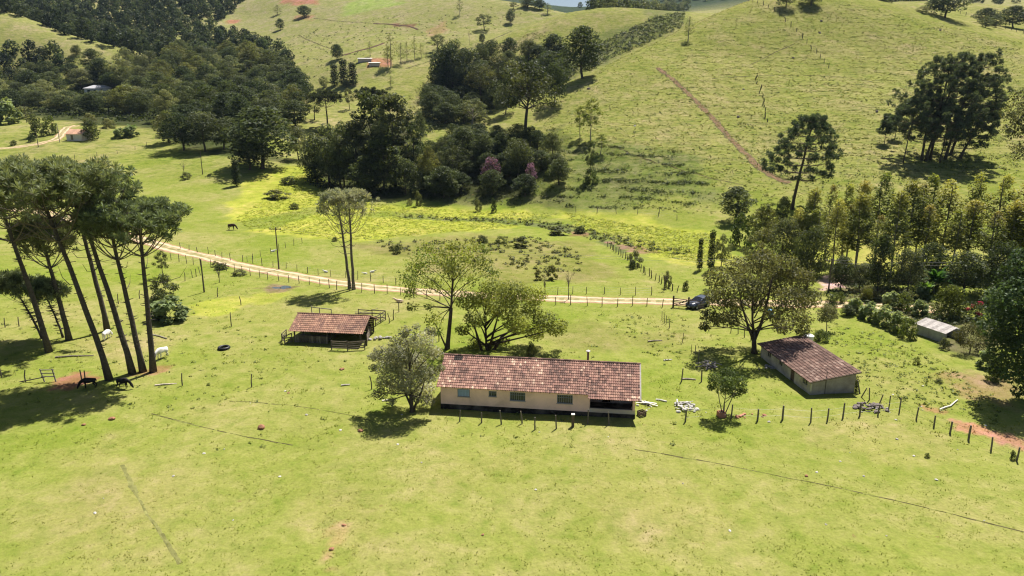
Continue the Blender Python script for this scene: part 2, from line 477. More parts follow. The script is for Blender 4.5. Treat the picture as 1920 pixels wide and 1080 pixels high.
MARSH = (0.255, 0.275, 0.042)
OLIVE = (0.165, 0.16, 0.048)
TAN = (0.235, 0.215, 0.075)
REED = (0.10, 0.125, 0.038)
RED = (0.30, 0.155, 0.09)
ZONES = [
    zone([(470, 345), (560, 305), (600, 345), (650, 374), (760, 384), (900, 392), (1040, 400), (1060, 408), (920, 409), (745, 400), (600, 392), (540, 402), (430, 420), (415, 395)], MARSH, 3, 1, 4),
    zone([(470, 432), (600, 405), (735, 404), (930, 414), (960, 425), (860, 434), (760, 441), (690, 452), (560, 448)], MARSH, 2, 1, 3),
    zone([(1060, 397), (1200, 402), (1300, 425), (1350, 440), (1345, 505), (1270, 492), (1210, 470), (1150, 440), (1080, 424)], MARSH, 2.5, 0.8, 4),
    zone([(1480, 440), (1780, 428), (1800, 505), (1500, 510)], MARSH, 3, 0.6, 4),
    zone([(360, 572), (440, 556), (455, 566), (400, 590), (365, 590)], MARSH, 1, 0.8, 2),
    zone([(480, 552), (530, 542), (548, 552), (520, 566), (490, 568)], MARSH, 1, 0.7, 2),
    zone([(640, 462), (800, 446), (960, 440), (1080, 450), (1140, 500), (1080, 535), (900, 530), (760, 480)], OLIVE, 5, 0.75, 6),
    zone([(745, 404), (925, 411), (1050, 420), (1130, 440), (1180, 470), (1165, 474), (1110, 446), (1040, 428), (930, 418), (745, 408)], REED, 1, 0.9, 1.5, 0.4),
    zone([(1140, 455), (1205, 462), (1235, 474), (1180, 472)], (0.2, 0.13, 0.075), 0.8, 0.85, 1.5, 0.4),
    zone([(1070, 434), (1105, 436), (1108, 444), (1072, 442)], (0.2, 0.12, 0.07), 0.8, 0.8, 1, 0.4),
    zone([(940, 628), (1090, 600), (1260, 625), (1250, 655), (1060, 650)], OLIVE, 3, 0.5, 4),
    zone([(40, 300), (200, 290), (260, 325), (120, 345)], TAN, 8, 0.5, 6, 0.06),
    zone([(170, 640), (330, 640), (340, 700), (200, 705)], TAN, 3, 0.55, 3),
    zone([(80, 720), (150, 700), (170, 712), (130, 732)], (0.22, 0.11, 0.06), 0.7, 0.9, 1.2, 0.6),
    zone([(245, 690), (300, 685), (308, 705), (260, 708)], (0.24, 0.13, 0.07), 0.8, 0.7, 1.2, 0.6),
    zone([(1780, 786), (1800, 788), (1860, 808), (1930, 830), (1930, 845), (1850, 822), (1800, 803)], RED, 0.4, 0.85, 0.7, 0.7),
    zone([(1725, 760), (1768, 770), (1765, 776), (1728, 768)], RED, 0.3, 0.7, 0.7, 0.8),
    zone([(1780, 700), (1900, 705), (1900, 760), (1800, 745)], (0.2, 0.13, 0.07), 1.5, 0.6, 2, 0.5),
    zone([(1540, 520), (1700, 545), (1830, 590), (1900, 640), (1860, 680), (1700, 620), (1560, 560)], (0.09, 0.085, 0.04), 1.5, 0.8, 2, 0.3),
    zone([(1540, 515), (1585, 515), (1610, 535), (1540, 545)], (0.42, 0.30, 0.22), 0.8, 0.9, 1.5, 0.4),
    zone([(628, 970), (655, 975), (640, 1010), (618, 1065), (602, 1062), (625, 1010)], (0.30, 0.19, 0.10), 0.5, 0.7, 1.0, 0.9),
    zone([(560, 900), (760, 930), (740, 1040), (540, 1060)], TAN, 3, 0.45, 3, 0.2),
    zone([(830, 850), (1010, 860), (990, 910), (850, 900)], TAN, 2.5, 0.4, 3, 0.2),
    zone([(1130, 900), (1400, 960), (1380, 1040), (1120, 1000)], TAN, 3, 0.35, 3, 0.2),
    zone([(60, 830), (260, 820), (330, 1060), (120, 1060)], TAN, 4, 0.35, 4, 0.2),
    zone([(1560, 780), (1760, 820), (1700, 880), (1540, 830)], TAN, 2, 0.4, 3, 0.2),
    zone([(490, 541), (512, 532), (545, 532), (556, 539), (540, 548), (505, 548)], (0.15, 0.11, 0.065), 0.8, 0.8, 1.2, 0.6),
    # dry slope, worn bank and scrub on the hills
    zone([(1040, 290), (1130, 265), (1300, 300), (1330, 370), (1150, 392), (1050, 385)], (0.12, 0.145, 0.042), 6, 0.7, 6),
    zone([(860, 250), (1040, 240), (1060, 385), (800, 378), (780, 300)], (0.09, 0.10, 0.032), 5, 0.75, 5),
    zone([(930, 165), (1060, 105), (1200, 40), (1290, 20), (1280, 50), (1170, 98), (1060, 150), (960, 190)], (0.13, 0.145, 0.05), 8, 0.8, 8, 0.06),
    zone([(690, 225), (800, 150), (960, 75), (1030, 50), (960, 100), (830, 190), (760, 245)], (0.21, 0.195, 0.075), 8, 0.7, 6, 0.06),
    zone([(640, 32), (760, 6), (700, -4), (648, 8)], (0.21, 0.27, 0.065), 8, 0.8, 3, 0.05),
    zone([(525, -4), (590, -4), (598, 8), (540, 10)], RED, 3, 1, 4, 0.1),
    zone([(425, 36), (450, 36), (448, 43), (426, 43)], RED, 1.5, 1, 2, 0.2),
    zone([(552, 28), (590, 30), (585, 38), (556, 38)], RED, 2, 0.6, 3, 0.2),
    zone([(735, 44), (780, 46), (785, 52), (740, 50)], (0.16, 0.09, 0.05), 1.5, 0.9, 2, 0.2),
    zone([(680, 112), (730, 111), (735, 125), (690, 128)], RED, 2, 0.95, 2, 0.2),
    zone([(800, 55), (835, 40), (830, 60), (806, 72)], (0.30, 0.18, 0.10), 4, 0.5, 4, 0.1),
    # woodland floor
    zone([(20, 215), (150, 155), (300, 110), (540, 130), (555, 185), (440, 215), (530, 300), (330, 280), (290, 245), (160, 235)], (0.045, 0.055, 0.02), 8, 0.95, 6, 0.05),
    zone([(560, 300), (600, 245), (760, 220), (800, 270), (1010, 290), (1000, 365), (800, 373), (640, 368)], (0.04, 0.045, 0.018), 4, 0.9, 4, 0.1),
]

def ground_colour(x, y, z):
    n1 = fbm(x / 26, y / 26, 4)[..., None]; n2 = fbm(x / 7 + 31, y / 7, 3)[..., None]
    base = np.array([0.180, 0.204, 0.043]) * np.ones(x.shape + (1,))
    base = base + n1 * np.array([0.040, 0.012, 0.022]) + n2 * np.array([0.022, 0.014, 0.010])
    hill = np.clip((z - 2.5) / 14, 0, 1)[..., None]
    hc = np.array([0.208, 0.213, 0.060]) + n1 * np.array([0.03, 0.016, 0.016]) + n2 * np.array([0.02, 0.02, 0.006])
    c = base * (1 - hill) + hc * hill
    far = np.clip((y - 420) / 300, 0, 1)[..., None]
    c = c * (1 - far) + np.array([0.225, 0.22, 0.085]) * far
    w0 = np.clip((y - 1000) / 200, 0, 1)[..., None]
    c = c * (1 - w0) + np.array([0.05, 0.068, 0.038]) * w0
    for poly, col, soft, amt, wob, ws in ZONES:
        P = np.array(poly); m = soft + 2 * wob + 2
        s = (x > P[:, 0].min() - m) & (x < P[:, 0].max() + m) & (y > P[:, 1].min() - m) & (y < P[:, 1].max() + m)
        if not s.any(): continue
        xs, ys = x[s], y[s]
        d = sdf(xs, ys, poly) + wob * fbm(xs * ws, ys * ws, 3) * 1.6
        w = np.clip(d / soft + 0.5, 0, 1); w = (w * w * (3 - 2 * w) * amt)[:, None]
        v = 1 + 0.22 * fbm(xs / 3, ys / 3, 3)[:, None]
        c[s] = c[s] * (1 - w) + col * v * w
    return np.clip(c, 0.012, 0.6)

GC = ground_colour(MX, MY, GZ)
def colour_at(x, y):
    i = np.clip(np.searchsorted(GX, x), 0, len(GX) - 1); j = np.clip(np.searchsorted(GY, y), 0, len(GY) - 1)
    return GC[j, i]

def build_ground():
    ny, nx = MX.shape
    V = np.stack([MX, MY, GZ], -1).reshape(-1, 3)
    idx = np.arange(ny * nx, dtype=np.int32).reshape(ny, nx)
    F = np.stack([idx[:-1, :-1], idx[:-1, 1:], idx[1:, 1:], idx[1:, :-1]], -1).reshape(-1, 4)
    me = bpy.data.meshes.new("ground")
    me.vertices.add(len(V)); me.vertices.foreach_set("co", V.astype(np.float32).ravel())
    me.loops.add(F.size); me.loops.foreach_set("vertex_index", F.ravel())
    me.polygons.add(len(F))
    me.polygons.foreach_set("loop_start", np.arange(0, F.size, 4, dtype=np.int32)); me.polygons.foreach_set("loop_total", np.full(len(F), 4, np.int32))
    me.polygons.foreach_set("use_smooth", np.ones(len(F), bool))
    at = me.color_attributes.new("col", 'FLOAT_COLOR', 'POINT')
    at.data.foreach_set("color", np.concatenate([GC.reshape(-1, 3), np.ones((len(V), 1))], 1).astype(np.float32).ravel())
    me.materials.append(M_GROUND)
    me.update()
    structure(link("ground", me), "rolling green pasture of the valley floor and hillsides")
build_ground()

# ------------------------------------------------------------------ dirt roads, paths and cattle tracks
def resample(pts, step):
    P = np.array([tuple(p) for p in pts], float)[:, :2]
    # Catmull-Rom through the points, then even spacing
    Q = []
    for i in range(len(P) - 1):
        p0, p1, p2, p3 = P[max(i - 1, 0)], P[i], P[i + 1], P[min(i + 2, len(P) - 1)]
        for t in np.linspace(0, 1, 12, endpoint=False):
            Q.append(0.5 * ((2 * p1) + (-p0 + p2) * t + (2 * p0 - 5 * p1 + 4 * p2 - p3) * t ** 2 + (-p0 + 3 * p1 - 3 * p2 + p3) * t ** 3))
    Q.append(P[-1]); Q = np.array(Q)
    s = np.concatenate([[0], np.cumsum(np.hypot(*np.diff(Q, axis=0).T))])
    k = np.arange(0, s[-1], step)
    return np.stack([np.interp(k, s, Q[:, 0]), np.interp(k, s, Q[:, 1])], 1)

def ribbon(name, label, pts, width, colfn, step=0.8, lift=0.05, wob=0.25, cross=7, mat=None):
    Q = resample(pts, step)
    d = np.gradient(Q, axis=0); d /= np.hypot(d[:, 0], d[:, 1])[:, None] + 1e-9
    nrm = np.stack([-d[:, 1], d[:, 0]], 1)
    us = np.linspace(-1, 1, cross)
    n = len(Q); s = np.arange(n) * step
    wl = width / 2 * (1 + wob * fbm(s / 2.5, s * 0 + 3, 3)); wr = width / 2 * (1 + wob * fbm(s / 2.5, s * 0 + 9, 3))
    X = np.empty((n, cross)); Y = np.empty((n, cross))
    for k, u in enumerate(us):
        w = np.where(u < 0, wl, wr) * u
        X[:, k] = Q[:, 0] + nrm[:, 0] * w; Y[:, k] = Q[:, 1] + nrm[:, 1] * w
    Z = ground(X, Y) + lift * (1 - 1.4 * np.abs(us) ** 6)
    mb = MB()
    mb.v = [tuple(p) for p in np.stack([X, Y, Z], -1).reshape(-1, 3)]
    for i in range(n - 1):
        for k in range(cross - 1):
            a = i * cross + k
            mb.f.append((a, a + 1, a + cross + 1, a + cross)); mb.m.append(0)
            mb.c.append(colfn((us[k] + us[k + 1]) / 2, s[i]))
    return structure(mb.build(name, mat or M_EARTH, smooth=True), label)

_r = random.Random(3)
def road_colour(u, s):
    v = 1 + _r.uniform(-0.10, 0.10)
    c = Vector((0.46, 0.345, 0.225)) * v
    if abs(u) < 0.17: c = c.lerp(Vector((0.20, 0.19, 0.075)), 0.45 + 0.55 * _r.random())
    elif abs(u) < 0.62: c = c * 1.12
    if abs(u) > 0.8: c = c.lerp(Vector((0.24, 0.14, 0.075)), 0.7)
    return tuple(c)
S = lambda *pts: [spot(*p) for p in pts]
ROAD = S((-60, 385), (20, 391), (100, 402), (200, 430), (270, 451), (330, 468), (400, 485), (470, 502), (560, 518), (640, 531), (740, 542), (850, 551), (960, 556), (1060, 560), (1180, 564), (1300, 567), (1400, 568), (1520, 570), (1640, 574), (1760, 580))
ribbon("dirt_road", "pale rutted dirt road crossing the pasture behind the houses", ROAD, 4.5, road_colour)
ribbon("dirt_road", "pale dirt road curving past the far left farmhouse", S((-40, 283), (20, 277), (70, 270), (105, 261), (118, 248), (128, 238), (150, 234)), 4.2, road_colour, 1.5)
ribbon("dirt_road", "pale track bending over the far rise beyond the tall candelabra pine", S((480, 240), (530, 212), (556, 200), (572, 188), (576, 181)), 4.0, road_colour, 1.5)
ribbon("dirt_path", "red dirt footpath worn straight down the big hillside", S((1232, 127), (1262, 150), (1300, 185), (1335, 220), (1365, 255), (1392, 283), (1420, 310), (1452, 332), (1482, 345)), 2.7,
       lambda u, s: tuple(Vector((0.175, 0.115, 0.066)) * _r.uniform(0.75, 1.15)) if abs(u) < 0.7 - 0.3 * _r.random() else (0.12, 0.105, 0.05), 0.9, 0.07, 0.45)
track_col = lambda u, s: tuple((Vector((0.075, 0.068, 0.03)) if _r.random() < 0.62 + 0.3 * math.sin(s * 0.9) else Vector((0.14, 0.15, 0.042))) * _r.uniform(0.7, 1.4))
pale_col = lambda u, s: tuple(Vector((0.17, 0.17, 0.06)) * _r.uniform(0.75, 1.2))
ribbon("cattle_track", "dark narrow cattle track left of the house in the front meadow", S((284, 776), (330, 788), (390, 803), (440, 814), (500, 826), (556, 836)), 0.30, track_col, 0.4, 0.04, 1.1, 3)
ribbon("cattle_track", "long dark cattle track crossing the right of the front meadow", S((1190, 843), (1280, 858), (1400, 880), (1520, 904), (1640, 930), (1760, 958), (1930, 1000)), 0.22, track_col, 0.4, 0.04, 1.1, 3)
ribbon("cattle_track", "thin cattle track behind the front-left fence posts", S((430, 752), (520, 758), (620, 772), (700, 790)), 0.2, track_col, 0.4, 0.03, 1.2, 3)
ribbon("cattle_track", "faint pale track running down the left of the front meadow", S((228, 872), (255, 925), (290, 985), (340, 1060)), 0.5, pale_col, 0.5, 0.03, 1.0, 3)
hill_col = lambda u, s: tuple(Vector((0.095, 0.085, 0.035)) * _r.uniform(0.7, 1.4))
ribbon("cattle_track", "double cattle track along the foot of the big hill", S((1120, 268), (1165, 280), (1210, 298), (1260, 312), (1320, 330), (1400, 348)), 0.7, hill_col, 0.8, 0.06, 0.8, 3)
ribbon("cattle_track", "level cattle track high across the big hillside", S((1335, 148), (1400, 143), (1480, 141), (1560, 143), (1640, 155)), 0.9, hill_col, 1.2, 0.08, 0.8, 3)
ribbon("cattle_track", "slanting cattle track below the hilltop fence", S((1405, 122), (1440, 105), (1490, 82)), 0.8, hill_col, 1.2, 0.08, 0.8, 3)
ribbon("farm_track", "thin track slanting across the far pasture", S((560, 66), (600, 84), (640, 100)), 1.8, hill_col, 2, 0.15, 0.6, 3)
ribbon("farm_track", "track along the top of the far pasture below the bright field", S((588, 34), (640, 40), (700, 44)), 1.8, hill_col, 2, 0.15, 0.6, 3)
ribbon("farm_track", "track following the crest of the far spur", S((760, 128), (830, 104), (900, 84), (960, 58)), 1.8, hill_col, 2, 0.15, 0.6, 3)
ribbon("cut_bank", "dark eroded bank along the far valley road", S((640, 105), (670, 96), (700, 88), (722, 80)), 3.0, lambda u, s: tuple(Vector((0.10, 0.06, 0.045)) * _r.uniform(0.7, 1.2)), 2, 0.3, 0.4, 5)
ribbon("cut_bank", "dark curved ditch edge on the far field", S((700, 44), (735, 46), (765, 49), (785, 56)), 2.2, lambda u, s: tuple(Vector((0.11, 0.07, 0.05)) * _r.uniform(0.7, 1.2)), 2, 0.3, 0.4, 5)

# ------------------------------------------------------------------ vegetation builders
def unit(rng, n):
    v = rng.normal(size=(n, 3))
    return v / np.linalg.norm(v, axis=1)[:, None]

def leaf_quads(centres, normals, size, rng, aspect=0.55):
    n = len(centres)
    a = np.cross(normals, unit(rng, n)); a /= np.linalg.norm(a, axis=1)[:, None] + 1e-9
    b = np.cross(normals, a)
    s = size * rng.uniform(0.55, 1.45, n)[:, None] if np.isscalar(size) else size[:, None]
    a = a * s * 0.5; b = b * s * 0.5 * aspect
    bend = normals * s * 0.12
    return np.stack([centres - a - bend, centres + b, centres + a - bend, centres - b], 1)

def cloud(clusters, n, size, rng, col, col2=None, up=0.25, shell=0.55, hang=0.0, jitter=0.22, aspect=0.55):
    """Leaves spread through ellipsoid clusters (x, y, z, rx, ry, rz). Returns quads and a colour for each."""
    K = np.array(clusters, float)
    w = (K[:, 3] * K[:, 4] * K[:, 5]) ** (2 / 3); w /= w.sum()
    which = rng.choice(len(K), n, p=w)
    d = unit(rng, n)
    r = shell + (1.08 - shell) * rng.rand(n) ** 0.6
    pos = K[which, :3] + d * K[which, 3:6] * r[:, None]
    pos[:, 2] -= hang * rng.rand(n) ** 2
    nr = d * 0.6 + unit(rng, n) * 0.8 + np.array([0, 0, up]); nr /= np.linalg.norm(nr, axis=1)[:, None]
    tone = rng.uniform(1 - jitter, 1 + jitter, len(K))[which] * rng.uniform(0.75, 1.25, n)
    c = np.array(col)[None] * tone[:, None]
    if col2 is not None:
        t = np.clip(rng.rand(len(K))[which] * 0.75 + rng.rand(n) * 0.35 - 0.05, 0, 1)[:, None]
        c = c * (1 - t) + np.array(col2)[None] * tone[:, None] * t
    return leaf_quads(pos, nr, size, rng, aspect), np.clip(c, 0.004, 0.9)

def crown_clusters(rng, k, W, z0, z1, prof, r=(0.22, 0.36)):
    """k clusters filling a crown of half-width W between z0 and z1; prof(t) gives the width share at height share t."""
    out = []
    for i in range(k):
        t = (i + rng.rand()) / k
        a = i * 2.39996 + rng.uniform(-0.5, 0.5)
        rr = W * rng.uniform(*r)
        R = max(0.0, W * prof(t) - rr * 0.8) * math.sqrt(rng.uniform(0.25, 1.0))
        out.append((R * math.cos(a), R * math.sin(a), z0 + (z1 - z0) * t * 0.94 + (z1 - z0) * 0.03, rr, rr, rr * rng.uniform(0.6, 0.9)))
    return out

def bent(a, b, rng, sag=0.12, n=5):
    a, b = Vector(a), Vector(b)
    m = (a + b) / 2 + Vector((rng.uniform(-1, 1), rng.uniform(-1, 1), rng.uniform(-0.2, 1))) * (b - a).length * sag
    return [(1 - t) ** 2 * a + 2 * t * (1 - t) * m + t * t * b for t in np.linspace(0, 1, n).tolist()]

def trunk_limbs(clusters, h, r0, fork, rng, col, lean=(0, 0), n=7, limb=0.35, every=1, twigs=0):
    """Tapered trunk to the fork height, a limb to each cluster, optional twigs: one mesh."""
    mb = MB()
    top = max(c[2] for c in clusters)
    F = Vector((lean[0], lean[1], fork))
    mb.tube(bent((0, 0, -0.25), F, rng, 0.05, 6), [r0 * (1.35 if i == 0 else 1.0 - 0.06 * i) for i in range(6)], n, col)
    T = Vector((lean[0] * 1.6 + rng.uniform(-.3, .3), lean[1] * 1.6, fork + (top - fork) * 0.75))
    mb.tube(bent(F, T, rng, 0.08, 6), [r0 * 0.5 * (1 - 0.17 * i) for i in range(6)], n, col)
    for c in clusters[::every]:
        t = min(max((c[2] - fork) / max(top - fork, 0.1) - 0.35, 0), 0.85)
        s = F.lerp(T, t)
        e = Vector(c[:3])
        k = r0 * limb * (1 - 0.5 * t)
        pth = bent(s, e, rng, 0.16, 6)
        mb.tube(pth, [k * (1 - 0.17 * i) for i in range(6)], 5, col)
        for q in range(twigs):
            b = pth[rng.randint(2, 6)]
            e2 = e + Vector(tuple(unit(rng, 1)[0])) * c[3] * rng.uniform(0.6, 1.15)
            mb.tube(bent(b, e2, rng, 0.15, 4), [k * 0.28, k * 0.2, k * 0.13, k * 0.06], 3, col, cap=False)
    return mb

G_DARK = (0.048, 0.064, 0.030); G_MID = (0.105, 0.130, 0.046); G_OLIVE = (0.140, 0.145, 0.056); G_GREY = (0.150, 0.168, 0.092)
G_DEEP = (0.080, 0.103, 0.044); G_YEL = (0.25, 0.27, 0.05); G_FRESH = (0.15, 0.195, 0.048)
BARK_D = (0.085, 0.068, 0.052); BARK_G = (0.145, 0.125, 0.105); BARK_P = (0.30, 0.26, 0.21)

PROTO = {}
def proto(kind, make):
    if kind not in PROTO: PROTO[kind] = make()
    return PROTO[kind]

round_p = lambda t: math.sqrt(max(0.0, 1 - (2 * t - 0.9) ** 2 * 0.95))
dome_p = lambda t: math.sqrt(max(0.0, 1 - t * t * 0.8)) * (0.75 + 0.25 * min(1, t * 4))
wide_p = lambda t: 0.55 + 0.45 * math.sin(min(1, t * 1.15) * math.pi)
cone_p = lambda t: (0.55 + 0.45 * min(1, t / 0.25)) * (1 - max(0, t - 0.25) / 0.75) ** 0.75 + 0.06

def broad(seed, h=12.0, w=10.0, base=0.22, k=22, n=4200, size=0.48, cols=(G_DARK, G_MID), prof=round_p, up=0.3, bark=BARK_D, r0=0.26, every=2, fork=None, hang=0.0, r=(0.24, 0.40), shell=0.5, twigs=0, jitter=0.28, trans=M_LEAF):
    def make():
        rng = np.random.RandomState(seed)
        cl = crown_clusters(rng, k, w / 2, h * base, h, prof, r)
        q, c = cloud(cl, n, size, rng, cols[0], cols[1], up, shell, hang, jitter)
        tr = trunk_limbs(cl, h, r0, fork or h * max(base, 0.22), rng, bark, (rng.uniform(-.4, .4), rng.uniform(-.3, .3)), every=every, twigs=twigs)
        return tr.data("trunk", M_BARK), quads_mesh("crown", q, c, trans), h, w
    return make

KINDS = {
    "dark0": broad(11, cols=(G_DARK, G_DEEP)), "dark1": broad(12, 13, 9.5, 0.18, 24, cols=(G_DARK, G_DEEP)), "dark2": broad(13, 11, 12, 0.28, 24, prof=dome_p, cols=(G_DARK, G_DEEP)),
    "mid0": broad(21, 12, 10, cols=(G_MID, G_OLIVE)), "mid1": broad(22, 13, 12, 0.3, 22, cols=(G_DARK, G_GREY), prof=dome_p),
    "grey0": broad(23, 11, 10, 0.2, 22, 3600, 0.45, (G_GREY, G_MID), r=(0.2, 0.34)),
    "open0": broad(31, 12, 10, 0.38, 17, 2200, 0.42, (G_DARK, G_OLIVE), prof=dome_p, every=1, r=(0.2, 0.3), shell=0.3, twigs=2),
    "open1": broad(32, 14, 9, 0.34, 18, 2300, 0.42, (G_DARK, G_MID), prof=wide_p, every=1, r=(0.18, 0.3), shell=0.3, twigs=2),
    "airy0": broad(33, 11, 9, 0.45, 15, 1300, 0.40, (G_GREY, G_OLIVE), prof=dome_p, every=1, r=(0.18, 0.28), shell=0.2, bark=BARK_P, twigs=3),
    "fresh0": broad(34, 13, 5.5, 0.35, 16, 1700, 0.36, (G_YEL, G_FRESH), prof=wide_p, every=1, r=(0.24, 0.36), shell=0.2, bark=BARK_P, r0=0.14),
    "tall0": broad(41, 18, 9, 0.2, 30, 5200, 0.48, (G_DARK, G_MID), prof=wide_p, r=(0.22, 0.36)),
    "tall1": broad(42, 17, 8, 0.15, 30, 5200, 0.46, (G_DARK, G_GREY), prof=wide_p, r=(0.2, 0.36)),
    "bush0": broad(51, 3.0, 3.6, 0.02, 14, 1500, 0.24, (G_DARK, G_MID), prof=dome_p, r0=0.06, fork=0.4),
    "bush1": broad(52, 3.0, 3.4, 0.02, 12, 1300, 0.26, (G_MID, G_FRESH), prof=dome_p, r0=0.06, fork=0.4, r=(0.26, 0.4)),
    "bush2": broad(53, 2.6, 3.6, 0.02, 12, 1300, 0.24, (G_GREY, G_OLIVE), prof=dome_p, r0=0.06, fork=0.4, shell=0.3),
    "broadleaf": broad(54, 2.8, 3.8, 0.02, 14, 900, 0.48, ((0.17, 0.22, 0.08), (0.24, 0.29, 0.15)), prof=dome_p, r0=0.06, fork=0.4, up=0.9, r=(0.24, 0.36)),
    "reed": broad(55, 2.0, 2.4, 0.02, 9, 700, 0.26, (G_OLIVE, (0.15, 0.155, 0.06)), prof=dome_p, r0=0.03, fork=0.3, shell=0.2),
    "column": broad(56, 7.0, 2.2, 0.03, 16, 2200, 0.24, ((0.028, 0.042, 0.02), G_DARK), prof=lambda t: 0.9 * (1 - t * t * 0.75), r0=0.10, fork=1.0, r=(0.5, 0.8)),
    "umbrella": broad(60, 16, 15, 0.40, 26, 4200, 0.45, (G_DARK, G_OLIVE), prof=dome_p, every=1, r=(0.17, 0.27), shell=0.3, twigs=2, r0=0.34),
    "purple": broad(57, 5.0, 5.0, 0.35, 22, 1500, 0.26, ((0.07, 0.08, 0.05), (0.31, 0.14, 0.34)), prof=dome_p, r0=0.12, every=1),
    "cut": broad(58, 2.6, 3.2, 0.03, 16, 2600, 0.17, ((0.075, 0.095, 0.024), (0.13, 0.145, 0.03)), prof=dome_p, r0=0.06, fork=0.3, r=(0.3, 0.42), shell=0.75),
    "willow": broad(59, 9.0, 6.5, 0.2, 24, 3200, 0.34, ((0.06, 0.07, 0.035), (0.10, 0.10, 0.055)), prof=wide_p, hang=1.0, every=1, r=(0.2, 0.32), shell=0.3, twigs=2),
}

def eucalypt(seed, h=17.0, w=4.6, base=0.36, n=3400, thin=1.0, tip=(0.42, 0.37, 0.09)):
    def make():
        rng = np.random.RandomState(seed)
        cl = []
        k = 30
        for i in range(k):
            t = (i + rng.rand()) / k
            a = i * 2.39996
            R = w / 2 * cone_p(t) * rng.uniform(0.3, 0.8)
            rr = w * 0.5 * rng.uniform(0.26, 0.42) * (0.55 + 0.45 * cone_p(t))
            cl.append((R * math.cos(a), R * math.sin(a), h * (base + (1 - base) * t) - rr * 0.5, rr, rr, rr * 1.25))
        q, c = cloud(cl, int(n * thin), 0.34, rng, (0.120, 0.145, 0.045), (0.21, 0.225, 0.062), 0.2, 0.25, 0.3, 0.25, 0.42)
        z = q[:, :, 2].mean(1); rad = np.hypot(q[:, :, 0].mean(1), q[:, :, 1].mean(1))
        s = np.clip((z - h * 0.72) / (h * 0.26), 0, 1) * rng.uniform(0.5, 1, len(z))
        c = c * (1 - s[:, None]) + np.array(tip) * s[:, None] * rng.uniform(0.75, 1.15, len(z))[:, None]
        mb = MB()
        path = bent((0, 0, -0.3), (rng.uniform(-.4, .4), rng.uniform(-.4, .4), h * 0.95), rng, 0.02, 8)
        mb.tube(path, [0.15 - 0.017 * i for i in range(8)], 6, BARK_P)
        for cc in cl[::2]:
            zz = cc[2] - 0.8
            f = min(max(zz / (h * 0.95), 0.05), 0.98) * 7
            p = path[int(f)].lerp(path[min(int(f) + 1, 7)], f - int(f))
            mb.tube([p, p.lerp(Vector(cc[:3]), 0.5), Vector(cc[:3])], [0.045, 0.035, 0.015], 4, BARK_G, cap=False)
        return mb.data("trunk", M_BARK), quads_mesh("crown", q, c, M_LEAF), h, w
    return make
KINDS["euc0"] = eucalypt(61); KINDS["euc1"] = eucalypt(62, 17, 4.0, 0.45, 2200, tip=(0.36, 0.39, 0.08))
KINDS["euc2"] = eucalypt(63, 16, 5.2, 0.28, 2900, tip=(0.38, 0.39, 0.08)); KINDS["euc3"] = eucalypt(64, 16, 4.6, 0.4, 2000, tip=(0.38, 0.30, 0.11))
KINDS["gum"] = eucalypt(65, 15, 4.0, 0.3, 700, tip=(0.10, 0.12, 0.05))

def tuft(P, r, n, rng, col, up=0.35):
    """Spiky ball of needle sprays."""
    n = int(n * 3.2)
    d = unit(rng, n) + np.array([0, 0, up]); d /= np.linalg.norm(d, axis=1)[:, None]
    L = r * rng.uniform(0.65, 1.15, n)[:, None]
    side = np.cross(d, unit(rng, n)); side /= np.linalg.norm(side, axis=1)[:, None] + 1e-9
    w = L * 0.075
    P = np.array(P)
    a = P + d * L * 0.12; m = P + d * L * 0.7; e = P + d * L
    q = np.stack([a, m + side * w, e, m - side * w], 1)
    t = (rng.uniform(0.7, 1.3, n) * (0.85 + 0.35 * d[:, 2]))[:, None]  # upward needles lighter: sunlit tops painted into the colour
    return q, np.array(col)[None] * t

